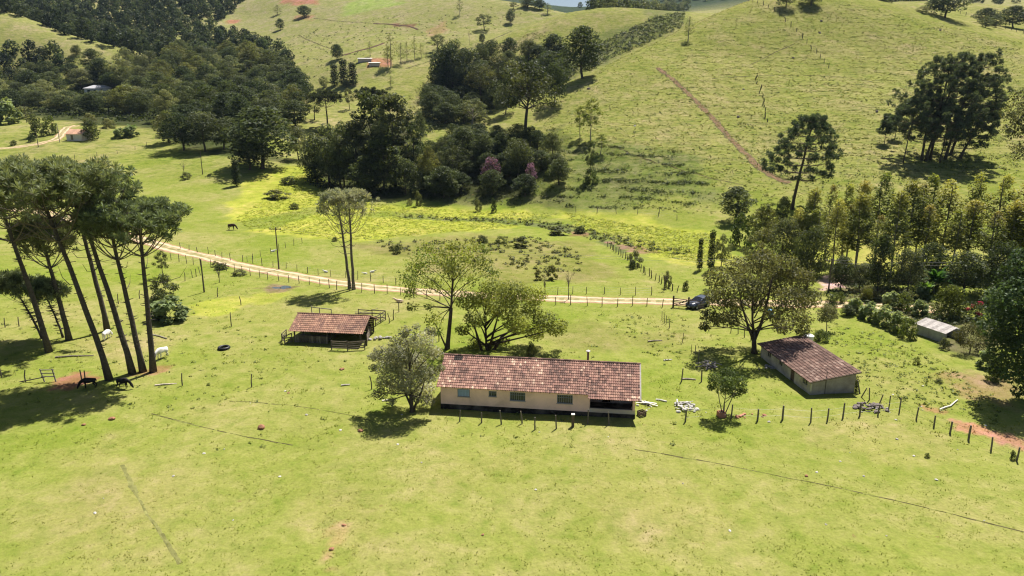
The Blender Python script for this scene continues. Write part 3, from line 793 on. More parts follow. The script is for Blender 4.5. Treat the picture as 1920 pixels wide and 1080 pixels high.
def araucaria(seed, h, R, base, whorls, per, r, n, style="flat", lean=(0, 0), rt=0.34, col=(0.075, 0.088, 0.040), bark=BARK_G, stubs=14, sub=3, dead=2):
    """Candelabra pine: straight trunk, whorls of up-curved boughs, needle tufts only at their ends."""
    rng = np.random.RandomState(seed)
    mb = MB()
    N = 9
    pt = [Vector((lean[0] * (i / N) ** 1.15 + rng.uniform(-.06, .06), lean[1] * (i / N), h * i / N - (0.3 if i == 0 else 0))) for i in range(N + 1)]
    mb.tube(pt, [rt * (1.35 if i == 0 else 1.0 - 0.62 * i / N) for i in range(N + 1)], 8, bark)
    def on(f):
        f = min(max(f, 0), 0.999) * N
        return pt[int(f)].lerp(pt[int(f) + 1], f - int(f))
    for i in range(stubs):
        p = on(rng.uniform(0.15, base + 0.05)); a = rng.uniform(0, 6.28)
        d = Vector((math.cos(a), math.sin(a), rng.uniform(-.1, .3)))
        mb.tube([p, p + d * rng.uniform(0.45, 0.8)], [0.07, 0.03], 4, bark)
    bough = MB(); Q, C = [], []
    for k in range(whorls):
        f = base + (0.985 - base) * (k / max(whorls - 1, 1)) ** (0.8 if style == "flat" else 1.0)
        p0 = on(f)
        t = (f - base) / (1 - base)
        for j in range(per):
            a = 2 * math.pi * (j + 0.5 * (k % 2)) / per + rng.uniform(-.25, .25)
            if style == "flat":
                L = R * (1.0 - 0.72 * t) * rng.uniform(0.78, 1.08)
                L = R * (1.0 - 0.6 * t * t) * rng.uniform(0.72, 1.08)
                top = h * rng.uniform(0.965, 1.01) - 0.03 * L
                ze = p0.z + max(0.3, top - p0.z) * rng.uniform(0.55, 0.98)
                dip = 0.22 * (ze - p0.z)
            elif style == "vase":
                L = R * (1.0 - 0.55 * t) * rng.uniform(0.75, 1.08)
                ze = min(h * (1.0 + 0.03 * rng.uniform(-1, 1)) - 0.02 * L, p0.z + L * 1.25)
                dip = 0.06 * L
            else:
                L = R * math.sqrt(max(0.05, 1 - (t * 1.05 - 0.22) ** 2)) * rng.uniform(0.7, 1.05) * (1 - 0.45 * t * t)
                ze = p0.z + L * rng.uniform(0.12, 0.32)
                dip = -0.06 * L
            d = Vector((math.cos(a), math.sin(a), 0))
            e = p0 + d * L; e.z = ze
            m = p0 + d * L * 0.62 + Vector((0, 0, dip))
            path = [(1 - s) ** 2 * p0 + 2 * s * (1 - s) * m + s * s * e for s in np.linspace(0, 1, 7).tolist()]
            bough.tube(path, [0.075 * (1 - 0.11 * i) * (rt / 0.34) for i in range(7)], 4, (bark[0] * 1.9, bark[1] * 1.9, bark[2] * 1.9), cap=False)
            q, c = tuft(e, r * rng.uniform(0.85, 1.15), n, rng, col); Q.append(q); C.append(c)
            for s in range(sub):
                b = path[rng.randint(4 if style == 'flat' else 5, 7)]
                e2 = b + Vector((rng.uniform(-1, 1), rng.uniform(-1, 1), rng.uniform(0.3, 0.9))) * r * (1.3 if style == 'flat' else 1.1)
                bough.tube([b, e2], [0.03, 0.02], 3, bark, cap=False)
                q, c = tuft(e2, r * rng.uniform(0.7, 1.05), n, rng, col); Q.append(q); C.append(c)
    for i in range(dead):
        p = on(base - rng.uniform(0.02, 0.22)); a = rng.uniform(0, 6.28); L = R * rng.uniform(0.5, 0.9)
        d = Vector((math.cos(a), math.sin(a), 0))
        bough.tube([p, p + d * L * .4 + Vector((0, 0, -.08 * L)), p + d * L * .8 + Vector((0, 0, .02 * L)), p + d * L + Vector((0, 0, .3 * L))], [0.05, 0.045, 0.035, 0.015], 4, bark, cap=False)
    q, c = tuft(on(0.995), r * 1.1, n * 2, rng, col); Q.append(q); C.append(c)
    o = len(mb.v)
    mb.v += bough.v; mb.f += [tuple(i + o for i in f) for f in bough.f]; mb.m += bough.m; mb.c += bough.c
    return mb, np.concatenate(Q), np.concatenate(C)

def place_araucaria(name, label, p, group=None, **kw):
    t = thing(name, label, "tree", p, 0, group)
    mb, q, c = araucaria(**kw)
    mb.build("trunk", M_BARK, t, True)
    link("crown", quads_mesh("crown", q, c, M_NEEDLE), t)
    return t

def plant(kind, name, label, p, h, w, group=None, cat="tree", rz=None, sink=0.15, one=False, lean=0.0, rng=random.Random(5)):
    """A tree or shrub of a kind: trunk and crown under one Empty (or, for the far small ones, one mesh)."""
    tr, cr, h0, w0 = proto(kind, KINDS[kind])
    if cat == 'tree' and kind not in ('column', 'cut'): w *= 1.28
    rz = rng.uniform(0, 6.28) if rz is None else rz
    t = thing(name, label, cat, Vector(p) - Vector((0, 0, sink)), rz, group, (w / w0, w / w0, h / h0))
    if lean: t.rotation_euler = (lean, 0, rz)
    link("trunk", tr, t); link("crown" if cat == "tree" else "foliage", cr, t)
    return t

def seen(px, base, top, wpx, **kw):
    """Where and how large something is whose foot (pixel row, or distance as 'Y..'), top row and pixel width are read off the photo."""
    p = stand(px, base[0]) if isinstance(base, tuple) else spot(px, base)
    return p, max(0.6, z_seen(p.y, top) - p.z), wpx * metres(p)

_one = {}
def single(kind, far_n=None):
    """One-mesh version of a tree kind (bark and leaves as two material slots), for trees too small to show parts."""
    if kind in _one: return _one[kind]
    tr, cr, h0, w0 = proto(kind, KINDS[kind])
    nt, nc = len(tr.vertices), len(cr.vertices)
    V = np.empty((nt + nc) * 3, np.float32)
    tr.vertices.foreach_get("co", V[:nt * 3]); cr.vertices.foreach_get("co", V[nt * 3:])
    lt, lc = len(tr.loops), len(cr.loops)
    L = np.empty(lt + lc, np.int32)
    tr.loops.foreach_get("vertex_index", L[:lt]); cr.loops.foreach_get("vertex_index", L[lt:]); L[lt:] += nt
    pt, pc = len(tr.polygons), len(cr.polygons)
    st = np.empty(pt + pc, np.int32); to = np.empty(pt + pc, np.int32)
    tr.polygons.foreach_get("loop_start", st[:pt]); cr.polygons.foreach_get("loop_start", st[pt:]); st[pt:] += lt
    tr.polygons.foreach_get("loop_total", to[:pt]); cr.polygons.foreach_get("loop_total", to[pt:])
    C = np.empty((lt + lc) * 4, np.float32)
    tr.color_attributes["col"].data.foreach_get("color", C[:lt * 4]); cr.color_attributes["col"].data.foreach_get("color", C[lt * 4:])
    me = bpy.data.meshes.new("forest_tree")
    me.vertices.add(nt + nc); me.vertices.foreach_set("co", V)
    me.loops.add(lt + lc); me.loops.foreach_set("vertex_index", L)
    me.polygons.add(pt + pc); me.polygons.foreach_set("loop_start", st); me.polygons.foreach_set("loop_total", to)
    me.materials.append(M_BARK); me.materials.append(M_LEAF)
    me.polygons.foreach_set("material_index", np.concatenate([np.zeros(pt, np.int32), np.ones(pc, np.int32)]))
    me.color_attributes.new("col", 'FLOAT_COLOR', 'CORNER').data.foreach_set("color", C)
    me.update()
    _one[kind] = (me, h0, w0)
    return _one[kind]

def whole(kind, name, label, p, h, w, group=None, rng=random.Random(9), cat="tree", sink=0.3):
    me, h0, w0 = single(kind)
    o = link(name, me, None, Vector(p) - Vector((0, 0, sink)))
    o.rotation_euler = (0, 0, rng.uniform(0, 6.28)); o.scale = (w / w0, w / w0, h / h0)
    return tag(o, label, cat, group)

# ------------------------------------------------------------------ grass and low scrub (nobody could count it)
def scatter_in(poly_px, n, rng, flat=False):
    P = np.array([tuple(spot(*p).xy) for p in poly_px])
    lo, hi = P.min(0), P.max(0)
    pts = rng.uniform(lo, hi, (n * 4, 2))
    pts = pts[sdf(pts[:, 0], pts[:, 1], [tuple(p) for p in P]) > 0][:n]
    return pts

def spaced(poly_px, gap, rng, holes=()):
    P = [tuple(spot(*p).xy) for p in poly_px]
    A = np.array(P); lo, hi = A.min(0), A.max(0)
    pts = rng.uniform(lo, hi, (60000, 2))
    pts = pts[sdf(pts[:, 0], pts[:, 1], P) > 0]
    for (c, r) in holes: pts = pts[np.hypot(pts[:, 0] - c[0], pts[:, 1] - c[1]) > r]
    grid, out = {}, []
    for x, y in pts:
        i, j = int(x // gap), int(y // gap)
        if any((x - a) ** 2 + (y - b) ** 2 < gap * gap for di in (-1, 0, 1) for dj in (-1, 0, 1) for a, b in grid.get((i + di, j + dj), ())): continue
        grid.setdefault((i, j), []).append((x, y)); out.append((x, y))
    return out

def banded(pts, period, keep, wig=3.0):
    """Keep the points that fall on the cattle terraces, which follow the contours."""
    z = ground(pts[:, 0], pts[:, 1])
    s = np.sin(z * 2 * math.pi / period + wig * fbm(pts[:, 0] / 16, pts[:, 1] / 16, 3)) + 0.9 * fbm(pts[:, 0] / 5, pts[:, 1] / 5, 3)
    return pts[s > keep]

def clumps(name, label, pts, k, r, h, size, cols, rng, trans=None, follow=0.0, aspect=0.55, up=0.5):
    """One object of many small leafy clumps standing on the ground."""
    n = len(pts)
    s = rng.uniform(0.5, 1.4, n)
    ctr = np.stack([pts[:, 0], pts[:, 1], ground(pts[:, 0], pts[:, 1])], 1)
    w = np.repeat(np.arange(n), k)
    d = unit(rng, n * k); d[:, 2] = np.abs(d[:, 2])
    pos = ctr[w] + d * np.array([r, r, h]) * (s[w] * rng.rand(n * k) ** 0.5)[:, None]
    nr = d + unit(rng, n * k) * 0.7 + np.array([0, 0, up]); nr /= np.linalg.norm(nr, axis=1)[:, None]
    q = leaf_quads(pos, nr, size * s[w] * rng.uniform(0.7, 1.3, n * k), rng, aspect)
    t = rng.rand(n)[w][:, None]
    c = np.array(cols[0]) * (1 - t) + np.array(cols[1]) * t
    if follow:
        g = colour_at(pts[:, 0], pts[:, 1])[w]
        c = c * (1 - follow) + g * follow * rng.uniform(0.6, 1.25, n)[w][:, None]
    c = c * rng.uniform(0.7, 1.3, n * k)[:, None]
    o = link(name, quads_mesh(name, q, c, trans or M_LEAF))
    return tag(o, label, None, None, "stuff")

rng0 = np.random.RandomState(77)

def grass_sheet():
    n = 52000
    y = 34 + 130 * rng0.rand(n) ** 1.5
    x = (rng0.rand(n) * 2 - 1) * (0.74 * y + 10)
    keep = fbm(x / 4.2, y / 4.2, 3) + 0.45 * rng0.randn(n) > -0.15
    x, y = x[keep], y[keep]
    rp = resample(ROAD, 2.0)
    k = np.abs(np.interp(x, rp[:, 0], rp[:, 1]) - y) > 2.6
    x, y = x[k], y[k]
    n = len(x)
    z = ground(x, y)
    b = 3
    w = np.repeat(np.arange(n), b)
    sz = (rng0.uniform(0.04, 0.13, n) * (1 + 0.5 * (fbm(x / 3, y / 3, 2) > 0.22) * (y > 62)))[w]
    a = rng0.uniform(0, 6.28, n * b); lean = rng0.uniform(0.6, 1.8, n * b)
    base = np.stack([x[w] + rng0.normal(0, .12, n * b), y[w] + rng0.normal(0, .12, n * b), z[w] - 0.02], 1)
    out = np.stack([np.cos(a) * lean, np.sin(a) * lean, np.ones(n * b)], 1)
    tip = base + out * sz[:, None]
    side = np.stack([-np.sin(a), np.cos(a), 0 * a], 1) * (sz * 0.30)[:, None]
    mid = base + out * sz[:, None] * 0.45
    q = np.stack([base, mid + side, tip, mid - side], 1)
    g = colour_at(x, y)[w]
    t = rng0.uniform(0.95, 1.55, n)[w][:, None]
    c = g * t * np.array([1.02, 1.05, 0.9])
    o = link("grass", quads_mesh("grass", q, c, M_GRASS))
    tag(o, "short pasture grass growing over the front and middle meadow", None, None, "stuff")
grass_sheet()

DK, LT = (0.07, 0.09, 0.03), (0.14, 0.16, 0.05)
clumps("hillside_scrub", "tufts of scrub and fern dotting the big sunlit hillside",
       np.concatenate([scatter_in([(1130, 260), (1270, 90), (1420, 15), (1640, 20), (1900, 90), (1910, 320), (1450, 390), (1300, 400), (1160, 390)], 2600, rng0),
                       scatter_in([(1400, 150), (1650, 150), (1660, 300), (1420, 290)], 260, rng0)]), 6, 0.55, 0.45, 0.42, (DK, (0.16, 0.17, 0.05)), rng0, None, 0.55)
clumps("slope_scrub", "low ferny scrub on the terraced bank at the foot of the big hill",
       np.concatenate([banded(scatter_in([(1010, 300), (1100, 265), (1260, 290), (1330, 345), (1290, 392), (1060, 390)], 4200, rng0), 1.9, 0.72), scatter_in([(800, 290), (1040, 240), (1060, 385), (780, 375)], 1100, rng0)]),
       10, 0.9, 0.6, 0.42, (DK, LT), rng0, None, 0.6)
clumps("gully_undergrowth", "dark green undergrowth filling the gully between the trees",
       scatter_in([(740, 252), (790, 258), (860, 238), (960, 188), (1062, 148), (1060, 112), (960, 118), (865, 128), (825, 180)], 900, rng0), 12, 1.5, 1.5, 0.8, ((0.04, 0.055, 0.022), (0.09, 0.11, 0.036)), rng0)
clumps("hillside_grass", "tussocky grass giving the sunlit hillside its grain",
       np.concatenate([scatter_in([(860, 330), (1100, 150), (1290, 40), (1420, 4), (1640, 12), (1915, 80), (1915, 330), (1480, 392), (1300, 402), (1150, 385)], 26000, rng0)]), 3, 0.5, 0.16, 0.46, (DK, LT), rng0, M_GRASS, 0.93, 0.5, 0.6)
clumps("terrace_grass", "darker grass along the cattle terraces of the hillside",
       banded(scatter_in([(1150, 385), (1200, 200), (1300, 60), (1420, 10), (1640, 16), (1910, 90), (1915, 330), (1480, 392), (1300, 402)], 26000, rng0), 2.4, 0.78, 5.0), 3, 0.5, 0.25, 0.5, (DK, LT), rng0, None, 0.6, 0.5, 0.4)
clumps("far_scrub", "small dark shrubs and anthills sprinkled over the far pastures",
       scatter_in([(480, 104), (560, 62), (650, 42), (860, 12), (1000, 22), (860, 78), (700, 112), (600, 150)], 420, rng0), 7, 1.0, 0.8, 0.8, (DK, LT), rng0, None, 0.4)
clumps("garden_undergrowth", "dense mixed undergrowth of the garden below the eucalypts",
       scatter_in([(1548, 545), (1600, 520), (1720, 512), (1915, 510), (1915, 650), (1800, 612), (1705, 606), (1620, 572), (1560, 566)], 520, rng0), 14, 1.0, 0.9, 0.42, ((0.06, 0.08, 0.03), (0.17, 0.20, 0.08)), rng0)
clumps("gully_scrub", "rough dark scrub covering the saddle between the two spurs",
       np.concatenate([scatter_in([(930, 165), (1060, 108), (1200, 45), (1285, 25), (1278, 52), (1170, 100), (1060, 152), (960, 192)], 2600, rng0)]), 9, 1.2, 1.0, 0.7, ((0.05, 0.065, 0.028), (0.12, 0.14, 0.05)), rng0)
clumps("dry_grass", "rough dry grass and weeds on the far spur",
       np.concatenate([scatter_in([(690, 225), (800, 150), (1000, 60), (1040, 60), (960, 130), (830, 200), (760, 245)], 900, rng0)]), 6, 0.9, 0.6, 0.6, ((0.14, 0.13, 0.05), (0.20, 0.18, 0.08)), rng0)
clumps("marsh_grass", "bright yellow-green marsh grass across the wet valley bottom",
       np.concatenate([scatter_in([(440, 410), (560, 310), (650, 374), (1050, 400), (930, 430), (690, 450), (470, 432)], 5200, rng0), scatter_in([(1060, 397), (1340, 440), (1340, 500), (1200, 470), (1080, 424)], 2200, rng0)]),
       5, 0.6, 0.22, 0.42, ((0.30, 0.34, 0.035), (0.38, 0.40, 0.05)), rng0, M_GRASS, 0.45, 0.55, 2.0)
clumps("reeds", "dark reeds and rushes lining the winding ditch",
       np.concatenate([scatter_in([(742, 400), (925, 408), (1050, 418), (1140, 440), (1300, 470), (1290, 480), (1150, 462), (1040, 432), (930, 418), (742, 408)], 420, rng0),
                       scatter_in([(680, 455), (1000, 445), (1110, 480), (1080, 520), (950, 500), (780, 480)], 240, rng0)]), 14, 0.6, 0.6, 0.42, ((0.085, 0.10, 0.035), (0.20, 0.18, 0.08)), rng0, None, 0.3)
clumps("meadow_weeds", "broad-leaved weeds in the grass between the houses and the garden",
       np.concatenate([scatter_in([(1100, 590), (1300, 590), (1440, 700), (1250, 690)], 160, rng0), scatter_in([(1540, 600), (1700, 640), (1860, 740), (1880, 800), (1640, 740), (1560, 650)], 420, rng0),
                       scatter_in([(0, 560), (400, 560), (520, 640), (480, 760), (0, 780)], 260, rng0), scatter_in([(460, 600), (900, 600), (1240, 660), (1300, 850), (300, 850)], 90, rng0)]),
       7, 0.32, 0.25, 0.24, ((0.07, 0.11, 0.028), (0.15, 0.19, 0.05)), rng0)
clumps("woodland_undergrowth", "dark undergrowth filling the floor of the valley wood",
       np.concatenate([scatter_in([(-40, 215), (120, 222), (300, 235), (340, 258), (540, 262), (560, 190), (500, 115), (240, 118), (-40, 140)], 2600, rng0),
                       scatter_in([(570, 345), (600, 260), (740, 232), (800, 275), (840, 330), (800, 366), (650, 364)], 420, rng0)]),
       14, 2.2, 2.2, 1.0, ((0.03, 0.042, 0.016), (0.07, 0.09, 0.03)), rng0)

# ------------------------------------------------------------------ araucarias
def leaning(base, top):
    p = spot(*base)
    h = z_seen(p.y, top[1]) - p.z
    return p, h, ((top[0] - base[0]) * metres(p) * 1.0, 0.0)

GA = "araucaria grove at the meadow edge"
AR_COL = (0.185, 0.22, 0.115)
for base, top, Rpx, kw, lab in [
    ((206, 712), (124, 316), 128, dict(whorls=9, per=9, base=0.67, r=0.80), "tallest and broadest araucaria of the meadow grove, leaning left over the black cattle"),
    ((249, 700), (186, 328), 88, dict(whorls=6, per=8, base=0.72, r=0.78), "leaning araucaria second from the right-hand end of the grove's front row of four"),
    ((268, 697), (243, 398), 74, dict(whorls=6, per=8, base=0.71, r=0.76), "upright knobbly-barked araucaria just left of the grove's outermost trunk"),
    ((288, 697), (300, 392), 84, dict(whorls=6, per=8, base=0.72, r=0.76), "outermost araucaria of the grove, dark slim trunk nearest the grazing white cow"),
    ((202, 620), (172, 338), 78, dict(whorls=6, per=7, base=0.70, r=0.78), "araucaria at the back of the grove with a white drum at its foot"),
    ((93, 660), (42, 330), 110, dict(whorls=8, per=8, base=0.64, r=0.80), "thick-trunked araucaria at the left of the grove beside the thin young ones"),
    ((130, 637), (108, 425), 52, dict(whorls=6, per=7, base=0.64, r=0.8), "middle-sized araucaria with low dark boughs in the middle of the grove"),
    ((80, 635), (38, 527), 34, dict(whorls=4, per=6, base=0.62, r=0.75, rt=0.16), "thin leaning young araucaria with a small dark crown left of the thick trunk"),
    ((119, 633), (96, 540), 32, dict(whorls=4, per=6, base=0.6, r=0.75, rt=0.15), "spindly young araucaria right of the thick trunk, crown hanging low"),
    ((-55, 665), (-45, 330), 105, dict(whorls=7, per=8, base=0.64, r=0.80), "araucaria at the edge of the view whose boughs reach in from the left"),
]:
    p, h, lean = leaning(base, top)
    kw = dict(kw); rt = kw.pop("rt", 0.36)
    place_araucaria("araucaria", lab, p, GA, seed=abs(base[0]) * 7 + base[1], h=h, R=Rpx * metres(p), n=17, sub=5, lean=lean, rt=rt, col=AR_COL, stubs=46, bark=(0.085, 0.072, 0.062), **kw)

GT = "twin araucarias beside the dirt road"
for base, top, seed, lab in [((656, 542), (642, 368), 5, "left and more slender of the twin roadside araucarias with grey vase-shaped crowns"),
                             ((663, 543), (664, 366), 6, "right and straighter of the twin roadside araucarias with grey vase-shaped crowns")]:
    p, h, lean = leaning(base, top)
    place_araucaria("araucaria", lab, p, GT, seed=seed, h=h, R=42 * metres(p), base=0.60, whorls=5, per=7, r=0.72, n=14, style="vase", lean=lean, rt=0.27, col=(0.32, 0.33, 0.23), stubs=4, sub=2, dead=3)

GH = "araucarias on the big hillside"
HC = (0.085, 0.115, 0.072)
for base, top, Rpx, kw, lab in [
    ((1744, 300), (1756, 116), 78, dict(whorls=10, per=11, base=0.30), "flat-topped araucaria at the left of the dark hillside clump"),
    ((1772, 298), (1808, 110), 78, dict(whorls=11, per=12, base=0.22), "tallest and fullest araucaria in the dark hillside clump"),
    ((1782, 290), (1825, 150), 52, dict(whorls=9, per=8, base=0.2), "araucaria at the right of the dark hillside clump"),
    ((1728, 300), (1730, 185), 40, dict(whorls=6, per=7, base=0.30), "lower araucaria in front of the flat-topped one in the hillside clump"),
    ((1693, 306), (1704, 190), 34, dict(whorls=5, per=6, base=0.55, rt=0.18), "slim bare-stemmed araucaria at the left of the hillside clump"),
    ((1762, 305), (1770, 205), 36, dict(whorls=6, per=7, base=0.4, rt=0.2), "low araucaria in the middle of the hillside clump"),
    ((1800, 296), (1842, 205), 36, dict(whorls=7, per=8, base=0.2), "low spreading araucaria at the right foot of the hillside clump"),
    ((1735, 302), (1772, 132), 60, dict(whorls=9, per=10, base=0.24), "full-crowned araucaria in the heart of the hillside clump"),
    ((1658, 270), (1658, 222), 10, dict(whorls=4, per=5, base=0.4, rt=0.1, r=0.9), "small young araucaria standing just outside the left of the hillside clump"),
    ((1677, 262), (1679, 215), 10, dict(whorls=4, per=5, base=0.35, rt=0.1, r=0.9), "small young araucaria between the outlier and the hillside clump"),
    ((1485, 392), (1508, 226), 58, dict(whorls=9, per=11, base=0.34, rt=0.42), "solitary dark araucaria standing alone below the red hillside path"),
]:
    p, h, lean = leaning(base, top)
    kw = dict(kw); r = kw.pop("r", 0.95); rt = kw.pop("rt", 0.38)
    place_araucaria("araucaria", lab, p, GH, seed=base[0] + base[1], h=h, R=Rpx * 1.12 * metres(p), style="dome", r=r, rt=rt, n=34, lean=lean, col=HC, bark=BARK_D, stubs=4, sub=1, dead=1, **kw)
for base, top, Rpx, lab in [((615, 240), (613, 178), 32, "dark flat-topped araucaria rising behind the grey thicket"), ((699, 262), (697, 172), 30, "araucaria crown poking out of the top of the dark thicket")]:
    p, h, lean = leaning(base, top)
    place_araucaria("araucaria", lab, p, None, seed=base[0], h=h, R=Rpx * metres(p), style="flat", base=0.62, whorls=5, per=8, r=1.2, rt=0.4, n=30, lean=lean, col=(0.06, 0.07, 0.035), bark=BARK_D, stubs=0, sub=2, dead=1)

# ------------------------------------------------------------------ the trees round the houses, each with its own limbs
def custom_tree(name, label, foot, clusters, n, size, cols, fork_px, r0, bark, seed, twigs=3, shell=0.25, hang=0.0, up=0.3, extra=(), flat=0.75, limb=0.4, jitter=0.3):
    """foot: world point; clusters: (photo x, photo y, radius in photo px, metres towards or away), built in depth round the trunk."""
    rng = np.random.RandomState(seed)
    m = metres(foot)
    cl = []
    for (px, py, r, dy) in clusters:
        x, y, z = at_depth(px, py, foot.y + dy)
        cl.append((x - foot.x, y - foot.y, z - foot.z, r * m, r * m * 0.95, r * m * flat))
    q, c = cloud(cl, n, size, rng, cols[0], cols[1], up, shell, hang, jitter)
    fx, fy, fz = at_depth(fork_px[0], fork_px[1], foot.y)
    mb = trunk_limbs(cl, fz - foot.z + 4, r0, fz - foot.z, rng, bark, (fx - foot.x, 0), 8, limb, 1, twigs)
    for (pts, ra, rb) in extra:
        W = [Vector(at_depth(px, py, foot.y + dy)) - foot for (px, py, dy) in pts]
        mb.tube(W, list(np.linspace(ra, rb, len(W))), 7, bark)
    t = thing(name, label, "tree", foot)
    mb.build("trunk", M_BARK, t, True)
    link("crown", quads_mesh("crown", q, c, M_LEAF_YARD), t)
    return t

custom_tree("shade_tree", "tall airy yellow-green tree with one dark trunk behind the long house", stand(838, 89), [
    (790, 492, 32, 0), (766, 520, 24, -1.5), (828, 474, 30, 2), (868, 482, 32, -1), (900, 492, 26, 1), (848, 508, 24, -3), (812, 530, 27, 2.5),
    (768, 548, 16, 0.5), (884, 520, 25, 2.5), (908, 468, 16, 0), (798, 464, 18, 2), (922, 512, 18, -1.5), (772, 575, 13, -1), (845, 545, 16, 3), (852, 462, 15, -2), (780, 505, 20, 1), (740+30, 533, 15, 2), (838, 497, 24, 0), (888, 462, 17, 2),
    (812, 598, 19, 1), (822, 622, 13, -.5), (805, 575, 10, 0)], 6000, 0.29, (G_FRESH, (0.34, 0.33, 0.08)), (846, 578), 0.30, BARK_D, 101, 5, 0.15, limb=0.26,
    extra=[([(838, 655, 0), (826, 628, 0.5), (815, 605, 1)], 0.13, 0.05)])
custom_tree("shade_tree", "spreading green tree with several forked dark stems behind the long house roof", stand(916, 88.5), [
    (878, 562, 26, 1), (925, 542, 27, 2), (962, 546, 28, -1.5), (1002, 552, 25, 1), (938, 574, 32, -2.5), (890, 598, 21, -1), (990, 580, 27, 2.5),
    (1022, 600, 25, 0), (1044, 616, 19, -1), (1004, 622, 21, 1.5), (970, 606, 25, -3), (868, 618, 15, 1), (905, 560, 20, 3), (950, 560, 22, 3.5),
    (892, 645, 17, 1), (925, 645, 13, 2), (945, 640, 12, 0.5), (1055, 606, 12, 1)], 12000, 0.30, (G_FRESH, (0.25, 0.30, 0.06)), (912, 648), 0.33, (0.045, 0.036, 0.03), 102, 2, 0.3, up=0.6,
    extra=[([(905, 663, 0), (895, 630, -.5), (886, 600, -1)], 0.22, 0.07), ([(922, 663, 0), (940, 632, .4), (968, 612, 1)], 0.24, 0.08), ([(916, 660, 0), (926, 620, -1), (936, 585, -2)], 0.2, 0.07)], limb=0.45)
custom_tree("shade_tree", "wide olive-grey tree with a forked trunk beside the small house", stand(1414, 87.5), [
    (1345, 522, 26, 0), (1385, 504, 30, 2), (1430, 492, 32, -1), (1470, 500, 30, 2), (1502, 522, 26, 0), (1514, 560, 24, -1.5), (1450, 530, 34, 3),
    (1398, 540, 32, -3), (1350, 560, 28, 2), (1330, 590, 18, 0), (1368, 596, 22, -2), (1480, 562, 30, -3), (1500, 596, 24, 1), (1468, 612, 20, 2.5),
    (1420, 566, 25, 3.5), (1452, 588, 22, -3.5), (1322, 612, 12, 1), (1345, 600, 16, 2.5), (1506, 620, 15, -.5), (1380, 572, 20, 3)], 15000, 0.31, ((0.095, 0.108, 0.045), (0.18, 0.185, 0.08)), (1413, 622), 0.36, BARK_D, 103, 5, 0.3, limb=0.28,
    extra=[([(1413, 640, 0), (1402, 610, -.6), (1390, 570, -1), (1384, 530, -1)], 0.2, 0.06), ([(1413, 640, 0), (1428, 605, .5), (1440, 560, 1), (1448, 520, 1)], 0.26, 0.07)])
custom_tree("feathery_tree", "bushy grey-green tree with pale feathery twigs at the end of the long house", spot(772, 772), [
    (718, 664, 22, 0), (752, 646, 26, 1.5), (790, 640, 25, -1), (814, 662, 17, .5), (732, 692, 27, -1.5), (768, 682, 32, 1.5), (800, 702, 23, -1), (718, 716, 16, .5),
    (762, 716, 28, -2), (796, 728, 22, 1.5), (760, 622, 14, 0), (806, 622, 13, 1), (742, 728, 18, 1.5), (700, 690, 9, 0), (826, 690, 9, 0), (780, 745, 14, .5), (780, 612, 8, -1), (712, 738, 15, 0), (802, 750, 15, .5), (734, 752, 11, -.5), (700, 668, 12, .8), (745, 668, 24, -2)],
    13000, 0.22, ((0.19, 0.20, 0.115), (0.44, 0.43, 0.33)), (770, 740), 0.24, BARK_D, 104, 7, 0.25, extra=[([(776, 772, 0), (762, 742, .3), (752, 715, .8)], 0.16, 0.05), ([(774, 770, 0), (790, 735, .4), (800, 700, 1)], 0.15, 0.05)])
custom_tree("garden_tree", "small round tree with pale stems growing by the red planter", spot(1357, 780), [
    (1342, 712, 16, 0), (1365, 702, 18, .8), (1386, 716, 16, 0), (1356, 726, 17, -.9), (1378, 734, 15, .8), (1334, 726, 9, .4), (1394, 732, 9, -.3), (1366, 716, 14, -1)],
    3300, 0.20, ((0.06, 0.085, 0.026), (0.13, 0.16, 0.05)), (1358, 756), 0.10, BARK_G, 105, 3, 0.3, extra=[([(1355, 780, 0), (1349, 752, .1), (1345, 725, .2)], 0.06, 0.03), ([(1358, 780, 0), (1370, 752, .1), (1380, 730, .2)], 0.06, 0.03)])
custom_tree("garden_tree", "small grey-leaved tree in the meadow behind the small house", spot(1550, 622), [
    (1542, 586, 11, 0), (1558, 582, 12, .6), (1550, 576, 10, -.5), (1565, 592, 9, 0), (1540, 598, 9, .6), (1554, 596, 11, -.8)], 1900, 0.2, ((0.09, 0.105, 0.055), (0.17, 0.18, 0.10)), (1550, 606), 0.08, BARK_G, 106, 3, 0.3)
custom_tree("thorn_tree", "thin-leaved bushy tree half hiding the grey chicken shed", spot(1818, 662), [
    (1800, 628, 14, 0), (1822, 616, 17, .8), (1842, 630, 15, 0), (1815, 642, 16, -1), (1836, 648, 13, .8), (1852, 644, 9, 0)], 2300, 0.2, ((0.055, 0.062, 0.028), (0.11, 0.11, 0.05)), (1820, 650), 0.09, BARK_D, 107, 6, 0.2)
custom_tree("shade_tree", "large dense dark tree filling the right edge beside the garden", spot(1945, 742), [
    (1902, 520, 34, 2), (1940, 500, 40, 0), (1888, 560, 34, 0), (1925, 560, 44, -2), (1868, 610, 30, 1), (1905, 610, 42, -2.5), (1950, 600, 46, 0), (1880, 650, 28, -1),
    (1870, 690, 18, 0), (1915, 660, 38, -3), (1950, 660, 45, -1), (1900, 700, 22, -2), (1935, 700, 34, -2), (1912, 735, 14, -1), (1980, 560, 45, 2), (1875, 580, 22, 3), (1918, 480, 20, 1)],
    15000, 0.34, (G_DARK, (0.075, 0.11, 0.045)), (1945, 700), 0.36, BARK_D, 108, 0, 0.45, flat=0.9)
